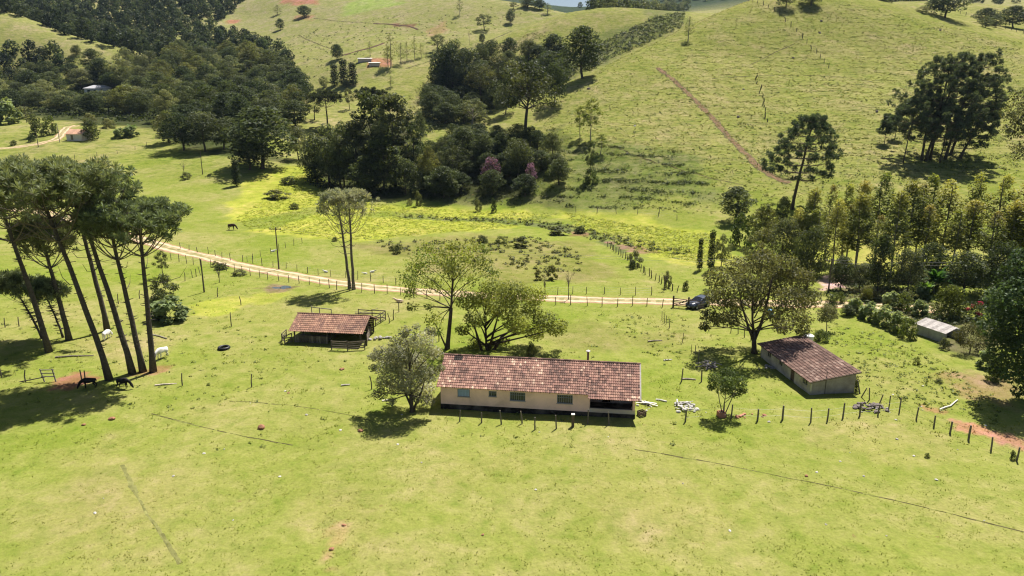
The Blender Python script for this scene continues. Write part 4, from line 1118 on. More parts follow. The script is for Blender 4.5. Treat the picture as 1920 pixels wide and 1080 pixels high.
custom_tree("shade_tree", "grey-green tree leaning into the right edge high on the slope", stand(1960, 150), [
    (1906, 210, 26, 0), (1915, 180, 22, 2), (1900, 245, 20, -2), (1925, 230, 34, 0), (1914, 290, 16, 0), (1945, 200, 30, 1), (1910, 275, 15, 2), (1950, 270, 30, -2)], 3600, 0.42, ((0.07, 0.075, 0.035), (0.13, 0.13, 0.06)), (1955, 300), 0.35, BARK_D, 109, 2, 0.3)

# ------------------------------------------------------------------ eucalyptus grove
GE = "young eucalypts of the grove"
eucs = [(1513, 505, 348, 44, 0), (1547, 488, 342, 34, 3), (1578, 490, 343, 36, 1), (1605, 492, 333, 40, 0), (1641, 488, 322, 44, 1), (1690, 508, 333, 56, 0), (1711, 500, 338, 40, 3), (1730, 486, 324, 44, 1),
        (1757, 503, 332, 64, 2), (1812, 492, 320, 48, 2), (1861, 498, 324, 46, 1), (1905, 500, 334, 52, 3), (1561, 512, 368, 46, 2), (1602, 515, 358, 50, 0), (1668, 532, 352, 50, 0), (1808, 512, 370, 54, 0),
        (1488, 505, 386, 44, 2), (1520, 512, 390, 40, 1), (1585, 498, 380, 36, 3), (1725, 515, 380, 46, 3), (1850, 520, 392, 50, 3), (1888, 512, 372, 56, 0), (1925, 520, 350, 60, 0), (1780, 520, 390, 40, 1), (1640, 510, 400, 40, 3)]
lab_e = {0: "young eucalypt with a reddish-tipped oval crown in the grove", 1: "slim young eucalypt with a bright yellow-green pointed crown in the grove", 2: "full yellow-green young eucalypt with low foliage in the grove", 3: "thin young eucalypt with a sparse rusty crown in the grove"}
for i, (px, by, ty, w, k) in enumerate(eucs):
    p, h, wm = seen(px, by, ty, w)
    plant("euc%d" % k, "eucalyptus_tree", lab_e[k], p, h, wm * 1.15, "%s, kind %s" % (GE, ("reddish", "bright", "full", "rusty")[k]))

# ------------------------------------------------------------------ single trees and shrubs, read off one by one
for kind, name, px, base, top, w, lab in [
    # gully and slopes
    ("dark0", "hill_tree", 1092, 147, 50, 78, "big dark round tree at the head of the gully with its shadow on the slope"),
    ("dark1", "hill_tree", 1037, 116, 64, 42, "round dark tree just left of the biggest gully tree"),
    ("open0", "hill_tree", 990, 122, 74, 34, "thin grey tree on the scrubby slope above the gully"),
    ("dark2", "hill_tree", 836, 166, 88, 60, "dark layered tree at the left end of the gully wood"),
    ("dark2", "hill_tree", 849, 158, 78, 46, "domed dark tree behind the left end of the gully wood"),
    ("mid1", "hill_tree", 876, 176, 94, 60, "olive dark tree in the upper gully wood"),
    ("umbrella", "hill_tree", 901, 196, 122, 62, "dark tree with a bare forked trunk at the lower edge of the gully wood"),
    ("open0", "hill_tree", 936, 178, 100, 50, "loose dark tree in the middle of the gully wood"),
    ("mid0", "hill_tree", 960, 184, 116, 50, "olive tree in the middle of the gully wood below the thin grey tree"),
    ("dark2", "hill_tree", 1030, 164, 98, 66, "tall dark tree in the gully right of the umbrella tree"),
    ("dark0", "hill_tree", 1050, 150, 112, 40, "dark tree at the right lower end of the gully wood"),
    ("umbrella", "umbrella_tree", 985, 258, 120, 122, "broad umbrella-shaped dark tree casting a long shadow down the bank"),
    ("dark2", "hill_tree", 1040, 196, 122, 46, "dark domed tree close behind the umbrella tree"),
    ("mid1", "hill_tree", 948, 214, 158, 46, "olive tree at the gully edge left of the umbrella tree"),
    ("airy0", "hill_tree", 885, 248, 188, 54, "pale airy tree with bare white limbs on the bank"),
    ("open0", "hill_tree", 908, 246, 214, 26, "small loose tree right of the pale airy tree"),
    ("fresh0", "young_tree", 1108, 263, 184, 36, "slender bright yellow-green tree alone on the bank"),
    ("fresh0", "young_tree", 1088, 258, 198, 26, "thin yellow-green sapling left of the slender bright tree"),
    ("fresh0", "young_tree", 1126, 290, 250, 26, "low yellow-green sapling below the slender bright tree"),
    ("bush1", "bush", 1108, 345, 318, 34, "green bush low on the terraced bank"),
    ("open1", "hill_tree", 1106, 335, 262, 20, "dark narrow sapling on the terraced bank under the bright tree"),
    ("dark1", "hill_tree", 868, 305, 240, 56, "dark tree low on the bank left of the umbrella tree's shadow"),
    ("dark0", "hill_tree", 905, 312, 250, 46, "dark tree low on the bank under the pale airy tree"),
    ("open0", "hill_tree", 848, 345, 275, 50, "grey bare-topped tree beside the left purple bush"),
    ("dark2", "hill_tree", 972, 330, 262, 60, "dark tree in the umbrella tree's shadow on the bank"),
    ("dark1", "hill_tree", 940, 300, 248, 34, "small dark tree halfway up the shaded bank"),
    ("purple", "flowering_tree", 922, 348, 297, 38, "purple-flowering bush tree, larger one on the left"),
    ("purple", "flowering_tree", 995, 350, 307, 22, "small purple-flowering tree on the right of the larger"),
    ("dark0", "hill_tree", 922, 366, 318, 44, "dark shrubby tree below the larger purple bush"),
    ("dark1", "hill_tree", 985, 368, 326, 46, "dark shrubby tree below the small purple bush"),
    # thicket in the middle
    ("tall0", "thicket_tree", 702, 345, 172, 74, "tallest dark tree of the middle thicket"),
    ("tall1", "thicket_tree", 742, 352, 172, 80, "tall dark tree at the right of the middle thicket"),
    ("tall1", "thicket_tree", 672, 352, 222, 66, "dark tree in the heart of the middle thicket"),
    ("grey0", "thicket_tree", 618, 345, 236, 80, "grey-green tree at the left of the middle thicket"),
    ("grey0", "thicket_tree", 646, 355, 232, 56, "grey-leaved tree between the araucaria and the thicket"),
    ("mid1", "thicket_tree", 590, 335, 258, 56, "olive tree at the far left of the middle thicket"),
    ("tall0", "thicket_tree", 720, 362, 250, 70, "dark tree at the front of the middle thicket"),
    ("open1", "thicket_tree", 775, 350, 228, 46, "green-topped tree with gaps at the thicket's right edge"),
    ("mid0", "thicket_tree", 805, 355, 275, 36, "smaller olive tree right of the thicket"),
    ("grey0", "thicket_tree", 788, 268, 210, 26, "round grey bush-like tree behind the thicket on the bank"),
    ("dark1", "thicket_tree", 640, 352, 280, 58, "low dark tree at the front left of the thicket"),
    ("dark0", "thicket_tree", 690, 366, 300, 66, "low black-green tree at the thicket's foot"),
    ("dark2", "thicket_tree", 760, 365, 300, 60, "low dark tree at the front right of the thicket"),
    ("dark1", "thicket_tree", 832, 372, 312, 60, "dark shrubby tree at the foot of the bank right of the thicket"),
    ("dark0", "thicket_tree", 596, 345, 300, 44, "low dark bush tree at the thicket's left foot"),
    ("mid1", "thicket_tree", 560, 300, 240, 44, "grey-brown tree between the round black tree and the thicket"),
    # left middle
    ("dark0", "round_tree", 492, 316, 200, 122, "large round black-green tree at the edge of the left meadow"),
    ("dark1", "round_tree", 468, 318, 262, 70, "low dark half of the large round tree's foot"),
    ("dark2", "meadow_tree", 345, 282, 215, 78, "dark stemmed tree at the left of the meadow-edge group"),
    ("mid1", "meadow_tree", 385, 284, 212, 78, "olive-topped tree in the middle of the meadow-edge group"),
    ("dark2", "meadow_tree", 420, 280, 222, 70, "dark tree at the right of the meadow-edge group"),
    ("mid0", "meadow_tree", 318, 268, 210, 46, "yellow-olive tree behind the meadow-edge group"),
    ("bush2", "bush", 370, 262, 240, 60, "grey bush under the meadow-edge group"),
    ("column", "ivy_stump", 444, 349, 296, 22, "vine-covered leaning tree stump in the marsh"),
    ("bush2", "bush", 349, 336, 322, 24, "grey bush under the small bare tree in the left meadow"),
    ("column", "cypress", 1311, 507, 444, 15, "shorter of two dark columnar cypresses by the marsh fence"),
    ("column", "cypress", 1332, 508, 428, 19, "taller of two dark columnar cypresses by the marsh fence"),
    ("grey0", "thicket_tree", 1352, 500, 440, 30, "grey slender bush tree right of the two cypresses"),
    ("dark1", "hill_tree", 1377, 416, 350, 60, "dark bluish round tree at the foot of the big hill"),
    ("bush1", "bush", 1390, 462, 402, 50, "pale yellow-green shrub below the dark bluish tree"),
    ("dark1", "hill_tree", 1467, 420, 368, 26, "small dark tree at the foot of the solitary araucaria"),
    ("mid0", "grove_tree", 1430, 470, 385, 50, "light green tree at the left end of the eucalypt grove"),
    ("mid1", "grove_tree", 1465, 512, 412, 60, "brownish olive tree at the front left of the grove"),
    ("dark2", "grove_tree", 1513, 540, 430, 66, "dark green bushy tree at the front of the grove"),
    ("open0", "grove_tree", 1420, 520, 430, 60, "grey loose tree behind the wide olive-grey tree"),
    ("dark1", "grove_tree", 1645, 552, 440, 46, "dark conical young tree among the eucalypt stems"),
    ("mid1", "grove_tree", 1700, 555, 470, 60, "olive underwood tree among the eucalypt stems"),
    ("dark0", "grove_tree", 1740, 540, 455, 60, "dark underwood tree behind the banana plant"),
    ("dark0", "garden_tree", 1806, 552, 472, 76, "dense dark domed tree above the clipped yellow bush"),
    ("dark2", "grove_tree", 1868, 548, 455, 64, "dark tree right of the dense domed tree"),
    ("dark1", "grove_tree", 1908, 500, 385, 70, "dark tree in the back right corner of the grove"),
    ("dark0", "grove_tree", 1575, 545, 480, 44, "dark underwood tree beside the sunlit clearing"),
    ("mid1", "grove_tree", 1612, 545, 495, 46, "olive underwood bush tree behind the garden hedge"),
]:
    if len(base) if isinstance(base, tuple) else 0:
        base = base
    p, h, wm = seen(px, base, top, w)
    cat = "tree" if kind[:4] not in ("bush",) else "bush"
    plant(kind, name, lab, p, h, wm, None, cat)

_rb = random.Random(31)
_bk = 0
for x, y in spaced([(805, 300), (870, 262), (960, 262), (1040, 290), (1055, 360), (960, 372), (800, 372)], 5.5, np.random.RandomState(3)):
    if any(abs(x - q.x) < 5 and y < q.y + 7 for q in (spot(922, 348), spot(995, 350))): continue
    _bk += 1
    plant(_rb.choice(("dark0", "dark1", "dark2")), "bank_tree", "dark shrubby tree on the shaded bank at the foot of the spur", Vector((x, y, float(ground(x, y)))), _rb.uniform(4.5, 7.5), _rb.uniform(5, 7.5), "dark shrubby trees of the shaded bank")

for x, y in spaced([(800, 178), (860, 122), (960, 108), (1060, 104), (1062, 146), (960, 186), (870, 232), (815, 240)], 8.6, np.random.RandomState(4)):
    plant(_rb.choice(("dark0", "dark2", "dark1")), "gully_tree", "dark rounded tree crowded into the gully between the spurs", Vector((x, y, float(ground(x, y)))), _rb.uniform(8, 12.5), _rb.uniform(8.5, 12.5), "dark trees crowding the gully")

GB = "bushes of the garden"
for kind, px, base, top, w, lab in [
    ("cut", 1779, 596, 536, 70, "rounded yellow-green clipped bush in the garden"),
    ("broadleaf", 1602, 588, 558, 40, "broad-leaved garden bush at the upper end of the hedge"),
    ("broadleaf", 1628, 600, 566, 44, "broad-leaved pale garden bush second along the hedge"),
    ("broadleaf", 1655, 610, 572, 48, "large pale broad-leaved bush in the middle of the hedge"),
    ("broadleaf", 1682, 622, 584, 46, "broad-leaved bush near the lower end of the hedge"),
    ("bush1", 1700, 634, 596, 40, "green bush at the low end of the hedge beside the grey shed"),
    ("dark0", 1588, 592, 570, 34, "dark low bush under the upper end of the hedge"),
    ("broadleaf", 1668, 578, 546, 42, "silvery broad-leaved bush behind the hedge"),
    ("bush1", 1694, 582, 548, 34, "fresh green bush between the hedge and the clipped bush"),
    ("broadleaf", 1722, 592, 562, 36, "broad-leaved bush left of the clipped bush"),
    ("bush2", 1626, 562, 534, 40, "grey bush behind the hedge under the eucalypts"),
    ("cut", 1625, 566, 540, 26, "small olive rounded bush behind the hedge"),
    ("broadleaf", 1730, 562, 536, 36, "pale broad-leaved plant beside the banana"),
    ("broadleaf", 1860, 574, 542, 50, "pale broad-leaved bush right of the clipped bush"),
    ("bush1", 1828, 566, 546, 30, "yellowish bush above the red flowers"),
    ("bush0", 1556, 584, 556, 30, "dark bush at the end of the garden under the wide tree"),
    ("bush1", 1572, 568, 546, 26, "small green bush beside the sunlit clearing"),
    ("bush2", 1770, 655, 632, 26, "dry grey bush at the open end of the chicken shed"),
    ("broadleaf", 1850, 690, 655, 44, "pale strap-leaved bush below the chicken shed"),
    ("bush1", 1862, 712, 670, 50, "green bush under the large right-hand tree"),
    ("bush0", 1740, 548, 515, 36, "dark bush behind the banana plant"),
    ("bush0", 1800, 640, 612, 22, "dark bush behind the chicken shed roof"),
    ("bush1", 1540, 640, 618, 34, "yellow-green weedy bush behind the small house"),
    ("bush0", 1602, 734, 704, 20, "dark green bush against the end of the small house"),
]:
    p, h, wm = seen(px, base, top, w)
    plant(kind, "bush", lab, p, h, wm, GB, "bush")

for kind, px, base, top, w, lab in [
    ("bush0", 996, 668, 640, 24, "small dark bush just behind the long house roof"),
    ("bush1", 1718, 683, 668, 16, "small dark green bush in the right-hand meadow"),
    ("bush0", 1760, 718, 708, 18, "low dark bush in the right-hand meadow near the fence"),
    ("bush1", 1738, 858, 847, 12, "small green tussock in front of the right-hand fence"),
    ("bush0", 1898, 862, 842, 14, "dark sapling at the last right-hand fence post"),
    ("broadleaf", 318, 600, 556, 84, "big dark leafy bush right of the araucaria trunks"),
    ("bush0", 300, 585, 545, 50, "dark back half of the leafy bush by the araucaria trunks"),
    ("bush2", 310, 560, 515, 56, "pale bare twiggy bush above the dark leafy bush"),
    ("open0", 305, 520, 470, 34, "thin bare-stemmed tree beside the dirt road bend"),
    ("bush0", 415, 505, 492, 34, "dark bush on the near verge of the dirt road"),
    ("bush2", 450, 516, 504, 34, "grey bush on the near verge of the dirt road"),
    ("bush0", 745, 475, 456, 22, "dark round rush clump in the middle marsh"),
    ("bush0", 735, 470, 459, 14, "smaller dark rush clump beside the round one"),
    ("bush2", 768, 385, 372, 14, "grey bush at the near edge of the shaded bank"),
    ("bush2", 785, 386, 358, 18, "tall grey bush at the foot of the thicket"),
    ("bush2", 897, 396, 374, 18, "grey-green bush in front of the larger purple tree"),
    ("bush0", 926, 398, 371, 15, "dark narrow bush in front of the shaded bank"),
    ("bush0", 905, 455, 440, 28, "dark rush clump beside the marsh bank"),
    ("bush1", 940, 456, 442, 30, "green rush clump beside the marsh bank"),
    ("reed", 975, 462, 444, 50, "wide reedy clump on the marsh bank"),
    ("bush0", 1088, 437, 422, 30, "dark round bush beside the muddy pool"),
    ("reed", 1045, 440, 425, 50, "grey reedy clump left of the dark round bush"),
    ("reed", 1035, 525, 498, 30, "tall reedy bush in the brown marsh"),
    ("reed", 1010, 525, 505, 24, "thin reedy bush in the brown marsh beside the taller"),
    ("bush2", 1190, 500, 470, 34, "pale grey bush on the marsh fence"),
    ("bush0", 1185, 505, 488, 14, "dark bush under the pale grey bush on the marsh fence"),
    ("bush2", 1251, 540, 508, 20, "grey bush tree at the fence corner near the car"),
    ("bush0", 1285, 545, 525, 16, "dark bush behind the parked car"),
    ("bush1", 1330, 560, 540, 40, "green bush at the verge right of the parked car"),
    ("bush0", 540, 345, 330, 40, "low dark bushes at the marsh edge left of the thicket"),
    ("reed", 520, 372, 356, 60, "brown reedy mound in the yellow marsh"),
    ("bush0", 552, 392, 380, 24, "dark bush on the yellow marsh"),
    ("bush2", 405, 500, 488, 18, "pale twiggy bush at the roadside"),
    ("bush0", 628, 452, 443, 14, "dark tuft left of the twin araucarias"),
    ("bush0", 70, 256, 215, 34, "dark bush in the far left meadow by the pole"),
    ("bush2", 48, 222, 200, 44, "grey cane clump behind the far left meadow"),
    ("bush1", 95, 252, 218, 30, "grey-green tree at the road by the far left farmhouse"),
    ("bush0", 60, 265, 251, 18, "round dark bush by the far left road"),
    ("bush0", 26, 272, 262, 16, "small dark bush at the far left"),
    ("broadleaf", 15, 232, 186, 56, "clump of banana-like leaves at the far left edge"),
    ("bush2", 170, 232, 212, 30, "purplish cane clump above the far left farmhouse"),
    ("bush2", 205, 240, 222, 32, "purplish cane clump right of the far left farmhouse"),
    ("broadleaf", 245, 256, 236, 34, "banana patch right of the far left farmhouse"),
    ("broadleaf", 225, 258, 240, 30, "pale banana patch nearest the far left farmhouse"),
    ("bush0", 172, 262, 222, 40, "dark green bush hiding the far left farmhouse"),
]:
    p, h, wm = seen(px, base, top, w)
    plant(kind, "bush", lab, p, h, wm, None, "bush")

# trees on the far hills
for kind, px, base, top, w, lab in [
    ("open0", 908, 57, 26, 32, "lone domed tree with a round shadow on the far spur"),
    ("dark0", 957, 44, 20, 18, "small round dark tree on the far spur"),
    ("open0", 820, 97, 64, 32, "lone dark tree at the head of the far spur's gully"),
    ("gum", 862, 28, -8, 14, "tall thin tree on the far ridge"),
    ("open0", 963, 17, 3, 18, "dark round tree on the skyline left of the gap"),
    ("dark1", 990, 14, -6, 30, "dark tree on the skyline just left of the gap"),
    ("dark0", 1012, 18, -2, 24, "second dark tree on the skyline left of the gap"),
    ("gum", 1027, 27, 4, 20, "loose tree beside the bright gap in the skyline"),
    ("dark0", 904, 82, 62, 12, "small dark tree beside the bare poles on the far spur"),
    ("gum", 1290, 78, 28, 22, "thin small-headed tree on the big hill's shoulder"),
    ("dark2", 1474, 14, -28, 36, "tree at the top of the big hill with its trunk cut by the frame"),
    ("dark1", 1521, 10, -30, 40, "second tree at the top of the big hill"),
    ("dark2", 1772, 33, -20, 74, "broad tree on the rear field at the upper right"),
    ("dark0", 1848, 45, 14, 40, "dark round tree on the rear fence at the upper right"),
    ("dark1", 1868, 52, 26, 26, "smaller dark tree on the rear fence"),
    ("dark0", 1900, 52, 10, 50, "large dark tree in the upper right corner"),
    ("grey0", 1848, 52, 30, 24, "grey tree in front of the rear fence"),
    ("grey0", 1730, 24, 10, 22, "grey bush tree left of the broad tree"),
    ("dark2", 144, 105, 84, 20, "lone tree on the left grassy hill"),
    ("dark0", 571, 32, 10, 26, "round dark tree below the red bank on the far hill"),
    ("gum", 520, 28, 8, 18, "pale tree left of the red bank on the far hill"),
    ("dark1", 526, 56, 34, 16, "dark leaning tree on the far field"),
    ("dark0", 632, 112, 82, 24, "dark tree on the far field above the pine clump"),
    ("column", 645, 160, 108, 24, "dark tree of the pine clump by the red bank"),
    ("column", 662, 160, 115, 24, "taller dark tree at the right of the pine clump"),
    ("column", 628, 160, 118, 22, "dark tree at the left of the pine clump"),
    ("grey0", 650, 162, 150, 22, "round grey bush before the pine clump"),
    ("gum", 733, 127, 58, 28, "tallest slim gum tree of the row by the red bank"),
    ("gum", 728, 128, 85, 18, "slim dark gum tree beside the tallest"),
    ("gum", 752, 122, 78, 18, "slim gum tree third along the far row"),
    ("gum", 763, 115, 76, 16, "slim gum tree fourth along the far row"),
    ("gum", 778, 112, 66, 14, "thin gum tree towards the end of the far row"),
    ("gum", 790, 108, 80, 14, "last low gum tree of the far row"),
    ("gum", 694, 106, 75, 12, "slim tree behind the red bank"),
    ("gum", 733, 163, 140, 14, "small yellowish sapling on the spur below the gum row"),
    ("dark1", 549, 178, 132, 64, "broad grey tree at the end of the valley wood"),
    ("grey0", 607, 165, 142, 20, "round grey tree beside the far road"),
    ("open0", 590, 225, 180, 34, "loose tree left of the candelabra pine"),
    ("open0", 655, 205, 165, 22, "small thin tree right of the candelabra pine"),
]:
    p, h, wm = seen(px, base, top, w)
    plant(kind, "distant_tree", lab, p, h, wm, None, "tree", sink=0.4)

# ------------------------------------------------------------------ the valley wood and the far wood
rngw = np.random.RandomState(5); rw = random.Random(8)
far_house = stand(182, 470)
wood = spaced([(-40, 212), (60, 210), (130, 214), (230, 216), (310, 232), (350, 250), (440, 258), (545, 250), (575, 215), (560, 180), (545, 150), (500, 120), (430, 110), (300, 118), (240, 124), (120, 138), (-40, 132)], 12.6, rngw,
              [((far_house.x + 4, far_house.y - 14), 17), ((far_house.x + 1, far_house.y - 38), 13), ((far_house.x - 1, far_house.y), 12)])
wood.sort(key=lambda q: q[1])
WOOD_KINDS = [("dark0", "black-green rounded tree of the valley wood"), ("dark1", "dark green tree of the valley wood"), ("dark2", "dark flat-domed tree of the valley wood"), ("mid0", "olive-green tree of the valley wood"),
              ("mid1", "grey-olive tree of the valley wood"), ("grey0", "pale grey-green tree of the valley wood"), ("open1", "loose-crowned tree of the valley wood")]
print("wood trees", len(wood))
for i, (x, y) in enumerate(wood[:275]):
    kind, lab = WOOD_KINDS[rw.choices(range(7), (5, 5, 4, 4, 5, 4, 2))[0]]
    px_t = 960 + FPX * x / (y * CP + (CAM_H - float(ground(x, y))) * SP)
    hmax = (z_seen(y, 171) - float(ground(x, y))) if abs(px_t - 182) < 38 and y < far_house.y else 99
    if hmax < 3.5: continue
    h = min(hmax, rw.uniform(10, 16.5)) * (0.75 if y < far_house.y and abs(x - far_house.x) < 22 else 1); w = rw.uniform(13, 21)
    whole(kind, "woodland_tree", lab, (x, y, float(ground(x, y))), h, w, lab.replace(" tree of", " trees of"), rw)

def far_wood(name, label, pts, rng, lo, hi):
    base = []
    for sd, cols in ((1, ((0.050, 0.070, 0.036), (0.085, 0.108, 0.052))), (2, ((0.065, 0.085, 0.042), (0.115, 0.13, 0.066))), (3, ((0.042, 0.060, 0.034), (0.078, 0.098, 0.05)))):
        r = np.random.RandomState(sd)
        cl = crown_clusters(r, 13, 6, 2, 12, round_p, (0.26, 0.42))
        base.append(cloud(cl, 620, 1.25, r, cols[0], cols[1], 0.4, 0.6, 0, 0.3))
    Q, C = [], []
    for x, y in pts:
        q, c = base[rng.randint(3)]
        a = rng.uniform(0, 6.28); s = rng.uniform(lo, hi); ca, sa = math.cos(a) * s, math.sin(a) * s
        R = np.array([[ca, -sa, 0], [sa, ca, 0], [0, 0, s * rng.uniform(0.8, 1.15)]])
        Q.append(q @ R.T + np.array([x, y, float(ground(x, y)) - 1.5])); C.append(np.clip(c * rng.uniform(0.7, 1.35), 0, 1))
    o = link(name, quads_mesh(name, np.concatenate(Q), np.concatenate(C), M_LEAF))
    return tag(o, label, None, None, "stuff")
mount = spaced([(560, 150), (545, 112), (480, 84), (375, 52), (405, 40), (495, -6), (430, -60), (200, -78), (-120, -60), (-40, 10), (60, 42), (150, 74), (232, 97), (250, 118), (420, 108)], 9.5, rngw)
left_bank = spaced([(-60, 128), (-60, 70), (10, 92), (60, 100), (110, 118), (120, 136)], 8.5, rngw)
print("far wood", len(mount), len(left_bank), len(wood[275:]))
far_wood("far_wood", "dark forest covering the mountain beyond the left grassy hill", mount + wood[275:] + left_bank, rngw, 0.75, 1.25)
skyline = spaced([(1630, 8), (1760, 2), (1920, 10), (1920, -10), (1760, -14), (1640, -6)], 7.5, rngw)[:60] + spaced([(1085, 16), (1135, 8), (1200, 6), (1320, 0), (1320, -10), (1180, -8), (1085, 2)], 22, rngw)[:20] + spaced([(1100, 24), (1122, 11), (1150, 0), (1200, -12), (1300, -34), (1400, -38), (1400, -5), (1300, 6), (1180, 16)], 12, rngw)[:260]
far_wood("skyline_wood", "line of dark trees along the skyline behind the big hill", skyline, rngw, 0.8, 1.2)

# ------------------------------------------------------------------ banana, bare trees, flower bush
def blade(mb, base, ang, tilt, L, W, col, m=0):
    d = Vector((math.cos(ang), math.sin(ang), 0)); s = Vector((-math.sin(ang), math.cos(ang), 0))
    prev = None
    for i in range(7):
        t = i / 6
        c = base + d * (L * (math.sin(tilt) * t + 0.22 * t * t)) + Vector((0, 0, L * (math.cos(tilt) * t - 0.42 * t * t * math.sin(tilt) - 0.15 * t ** 3)))
        w = W * math.sin(math.pi * min(0.98, 0.10 + t * 0.88)) ** 0.7 * 0.5
        row = (c - s * w + Vector((0, 0, w * .3)), c, c + s * w + Vector((0, 0, w * .3)))
        if prev:
            mb.poly((prev[0], prev[1], row[1], row[0]), col, m); mb.poly((prev[1], prev[2], row[2], row[1]), col, m)
        prev = row

def banana(label, p, h, group, seed, n=9):
    r = random.Random(seed)
    t = thing("banana_plant", label, "plant", p, 0, group)
    st, lv = MB(), MB()
    for k in range(3):
        b = Vector((r.uniform(-.5, .5), r.uniform(-.4, .4), -0.1)); hh = h * r.uniform(0.4, 0.55)
        e = b + Vector((r.uniform(-.2, .2), r.uniform(-.2, .2), hh))
        st.tube([b, b.lerp(e, .5), e], [0.12, 0.10, 0.06], 7, (0.13, 0.15, 0.05))
        for j in range(n):
            v = r.uniform(0.8, 1.25)
            blade(lv, e, j * 2.4 + r.uniform(-.4, .4), r.uniform(0.15, 0.85), h * r.uniform(0.5, 0.75), h * 0.17, (0.10 * v, 0.19 * v, 0.04 * v))
    st.build("stem", M_LEAF, t); lv.build("leaves", M_LEAF, t)
for px, base, top, lab in [(1750, 552, 498, "big banana plant with upright leaves under the eucalypt grove"), (1736, 560, 525, "smaller banana plant left of the big one"), (248, 252, 232, "banana plant in the patch by the far left farmhouse"), (12, 226, 190, "banana plant at the far left meadow edge")]:
    p, h, w = seen(px, base, top, 20)
    banana(lab, p, h, "banana plants", px)

def bare_tree(label, p, h, w, seed, name="bare_tree", col=BARK_G, r0=0.09, n=9):
    rng = np.random.RandomState(seed)
    t = thing(name, label, "tree", p)
    mb = MB(); tw = MB()
    mb.tube(bent((0, 0, -.2), (rng.uniform(-.2, .2), 0, h * .6), rng, .06, 5), [r0 * (1 - .15 * i) for i in range(5)], 6, col)
    for i in range(n):
        s = Vector((0, 0, h * rng.uniform(.3, .6))); a = rng.uniform(0, 6.28)
        e = Vector((math.cos(a) * w / 2 * rng.uniform(.5, 1), math.sin(a) * w / 2 * rng.uniform(.5, 1), h * rng.uniform(.7, 1)))
        pth = bent(s, e, rng, .15, 5)
        mb.tube(pth, [r0 * .45, r0 * .35, r0 * .25, r0 * .18, r0 * .1], 4, col, cap=False)
        for j in range(5):
            b = pth[rng.randint(2, 5)]; e2 = b + Vector(tuple(unit(rng, 1)[0])) * h * .16
            tw.tube([b, e2], [r0 * .16, r0 * .06], 3, col, cap=False)
    mb.build("trunk", M_BARK, t); tw.build("twigs", M_BARK, t)
for px, base, top, w, lab in [(346, 330, 302, 24, "small bare spreading tree in the left meadow"), (219, 328, 310, 14, "bare grey sapling behind the araucaria tops"), (411, 530, 503, 12, "small bare tree beside the roadside pole"),
                              (1066, 562, 505, 14, "thin bare tree at the roadside fence"), (1021, 552, 515, 10, "bare sapling on the far side of the road"), (1245, 545, 512, 14, "bare shrub at the fence corner by the gate"), (880, 84, 52, 10, "bare dead poles of a tree on the far spur")]:
    p, h, wm = seen(px, base, top, w)
    bare_tree(lab, p, h, wm, px)

def flower_bush(label, p, h, w):
    rng = np.random.RandomState(44)
    t = thing("flower_bush", label, "bush", p)
    cl = crown_clusters(rng, 10, w / 2, 0.1, h, dome_p, (0.28, 0.4))
    q, c = cloud(cl, 800, 0.22, rng, G_DARK, G_MID, 0.3, 0.4)
    link("foliage", quads_mesh("foliage", q, c, M_LEAF), t)
    cl2 = [(a, b, zz + r * .5, r * .6, r * .6, r * .45) for a, b, zz, r, _, _ in cl[::2]]
    q, c = cloud(cl2, 330, 0.20, rng, (0.30, 0.02, 0.045), (0.42, 0.04, 0.09), 0.5, 0.7)
    link("flowers", quads_mesh("flowers", q, c, M_LEAF), t)
p, h, w = seen(1826, 598, 568, 44)
flower_bush("bush with deep red flowers right of the clipped yellow bush", p, h, w)

def shade(c, k):
    return (c[0] * k, c[1] * k, c[2] * k)

# ------------------------------------------------------------------ tiled roofs
def tile_slope(mb, O, along, down, length, run, tw, tl, pal, rng, thick=0.07, patch=None):
    """Courses of curved clay tiles laid over a slope: O is the ridge corner, along and down unit vectors."""
    O, along, down = Vector(O), Vector(along).normalized(), Vector(down).normalized()
    nrm = along.cross(down)
    if nrm.z < 0: nrm = -nrm
    nx, ny = max(1, round(length / tw)), max(1, round(run / tl))
    tw, tl = length / nx, run / ny
    wear = rng.random() * 50
    for j in range(ny):
        for i in range(nx):
            v = fbm(np.array([i * tw * 0.5 + wear]), np.array([j * tl * 0.7 + wear]), 3)[0]
            r = rng.random() + v * 0.55
            c = pal[0] if r < 0.16 else pal[1] if r < 0.66 else pal[2] if r < 1.06 else pal[3]
            k = rng.uniform(0.85, 1.12)
            c = (c[0] * k, c[1] * k, c[2] * k)
            if patch and patch(i * tw / length, j * tl / run): c = (0.016, 0.013, 0.012)
            jit = rng.uniform(-0.008, 0.008)
            a = O + along * (i * tw) + down * (j * tl - 0.03) + nrm * 0.004
            b = O + along * (i * tw) + down * ((j + 1) * tl + 0.03 + jit) + nrm * (thick * 0.75 + jit)
            prof = ((0.0, 0.0), (0.22, 0.75), (0.45, 1.0), (0.70, 0.6), (1.0, 0.0))
            up = [a + along * (tw * u) + nrm * (h * thick) for u, h in prof]
            lo = [b + along * (tw * u) + nrm * (h * thick) for u, h in prof]
            mb.mesh(up + lo, [(k, k + 1, k + 6, k + 5) for k in range(4)], c)
            base = [b + along * (tw * u) - nrm * 0.035 for u in (0, 0.5, 1.0)]
            mb.mesh([lo[0], lo[2], lo[4]] + base, [(0, 1, 4, 3), (1, 2, 5, 4)], (c[0] * .30, c[1] * .26, c[2] * .26))  # lip painted darker as the shadow line under each course

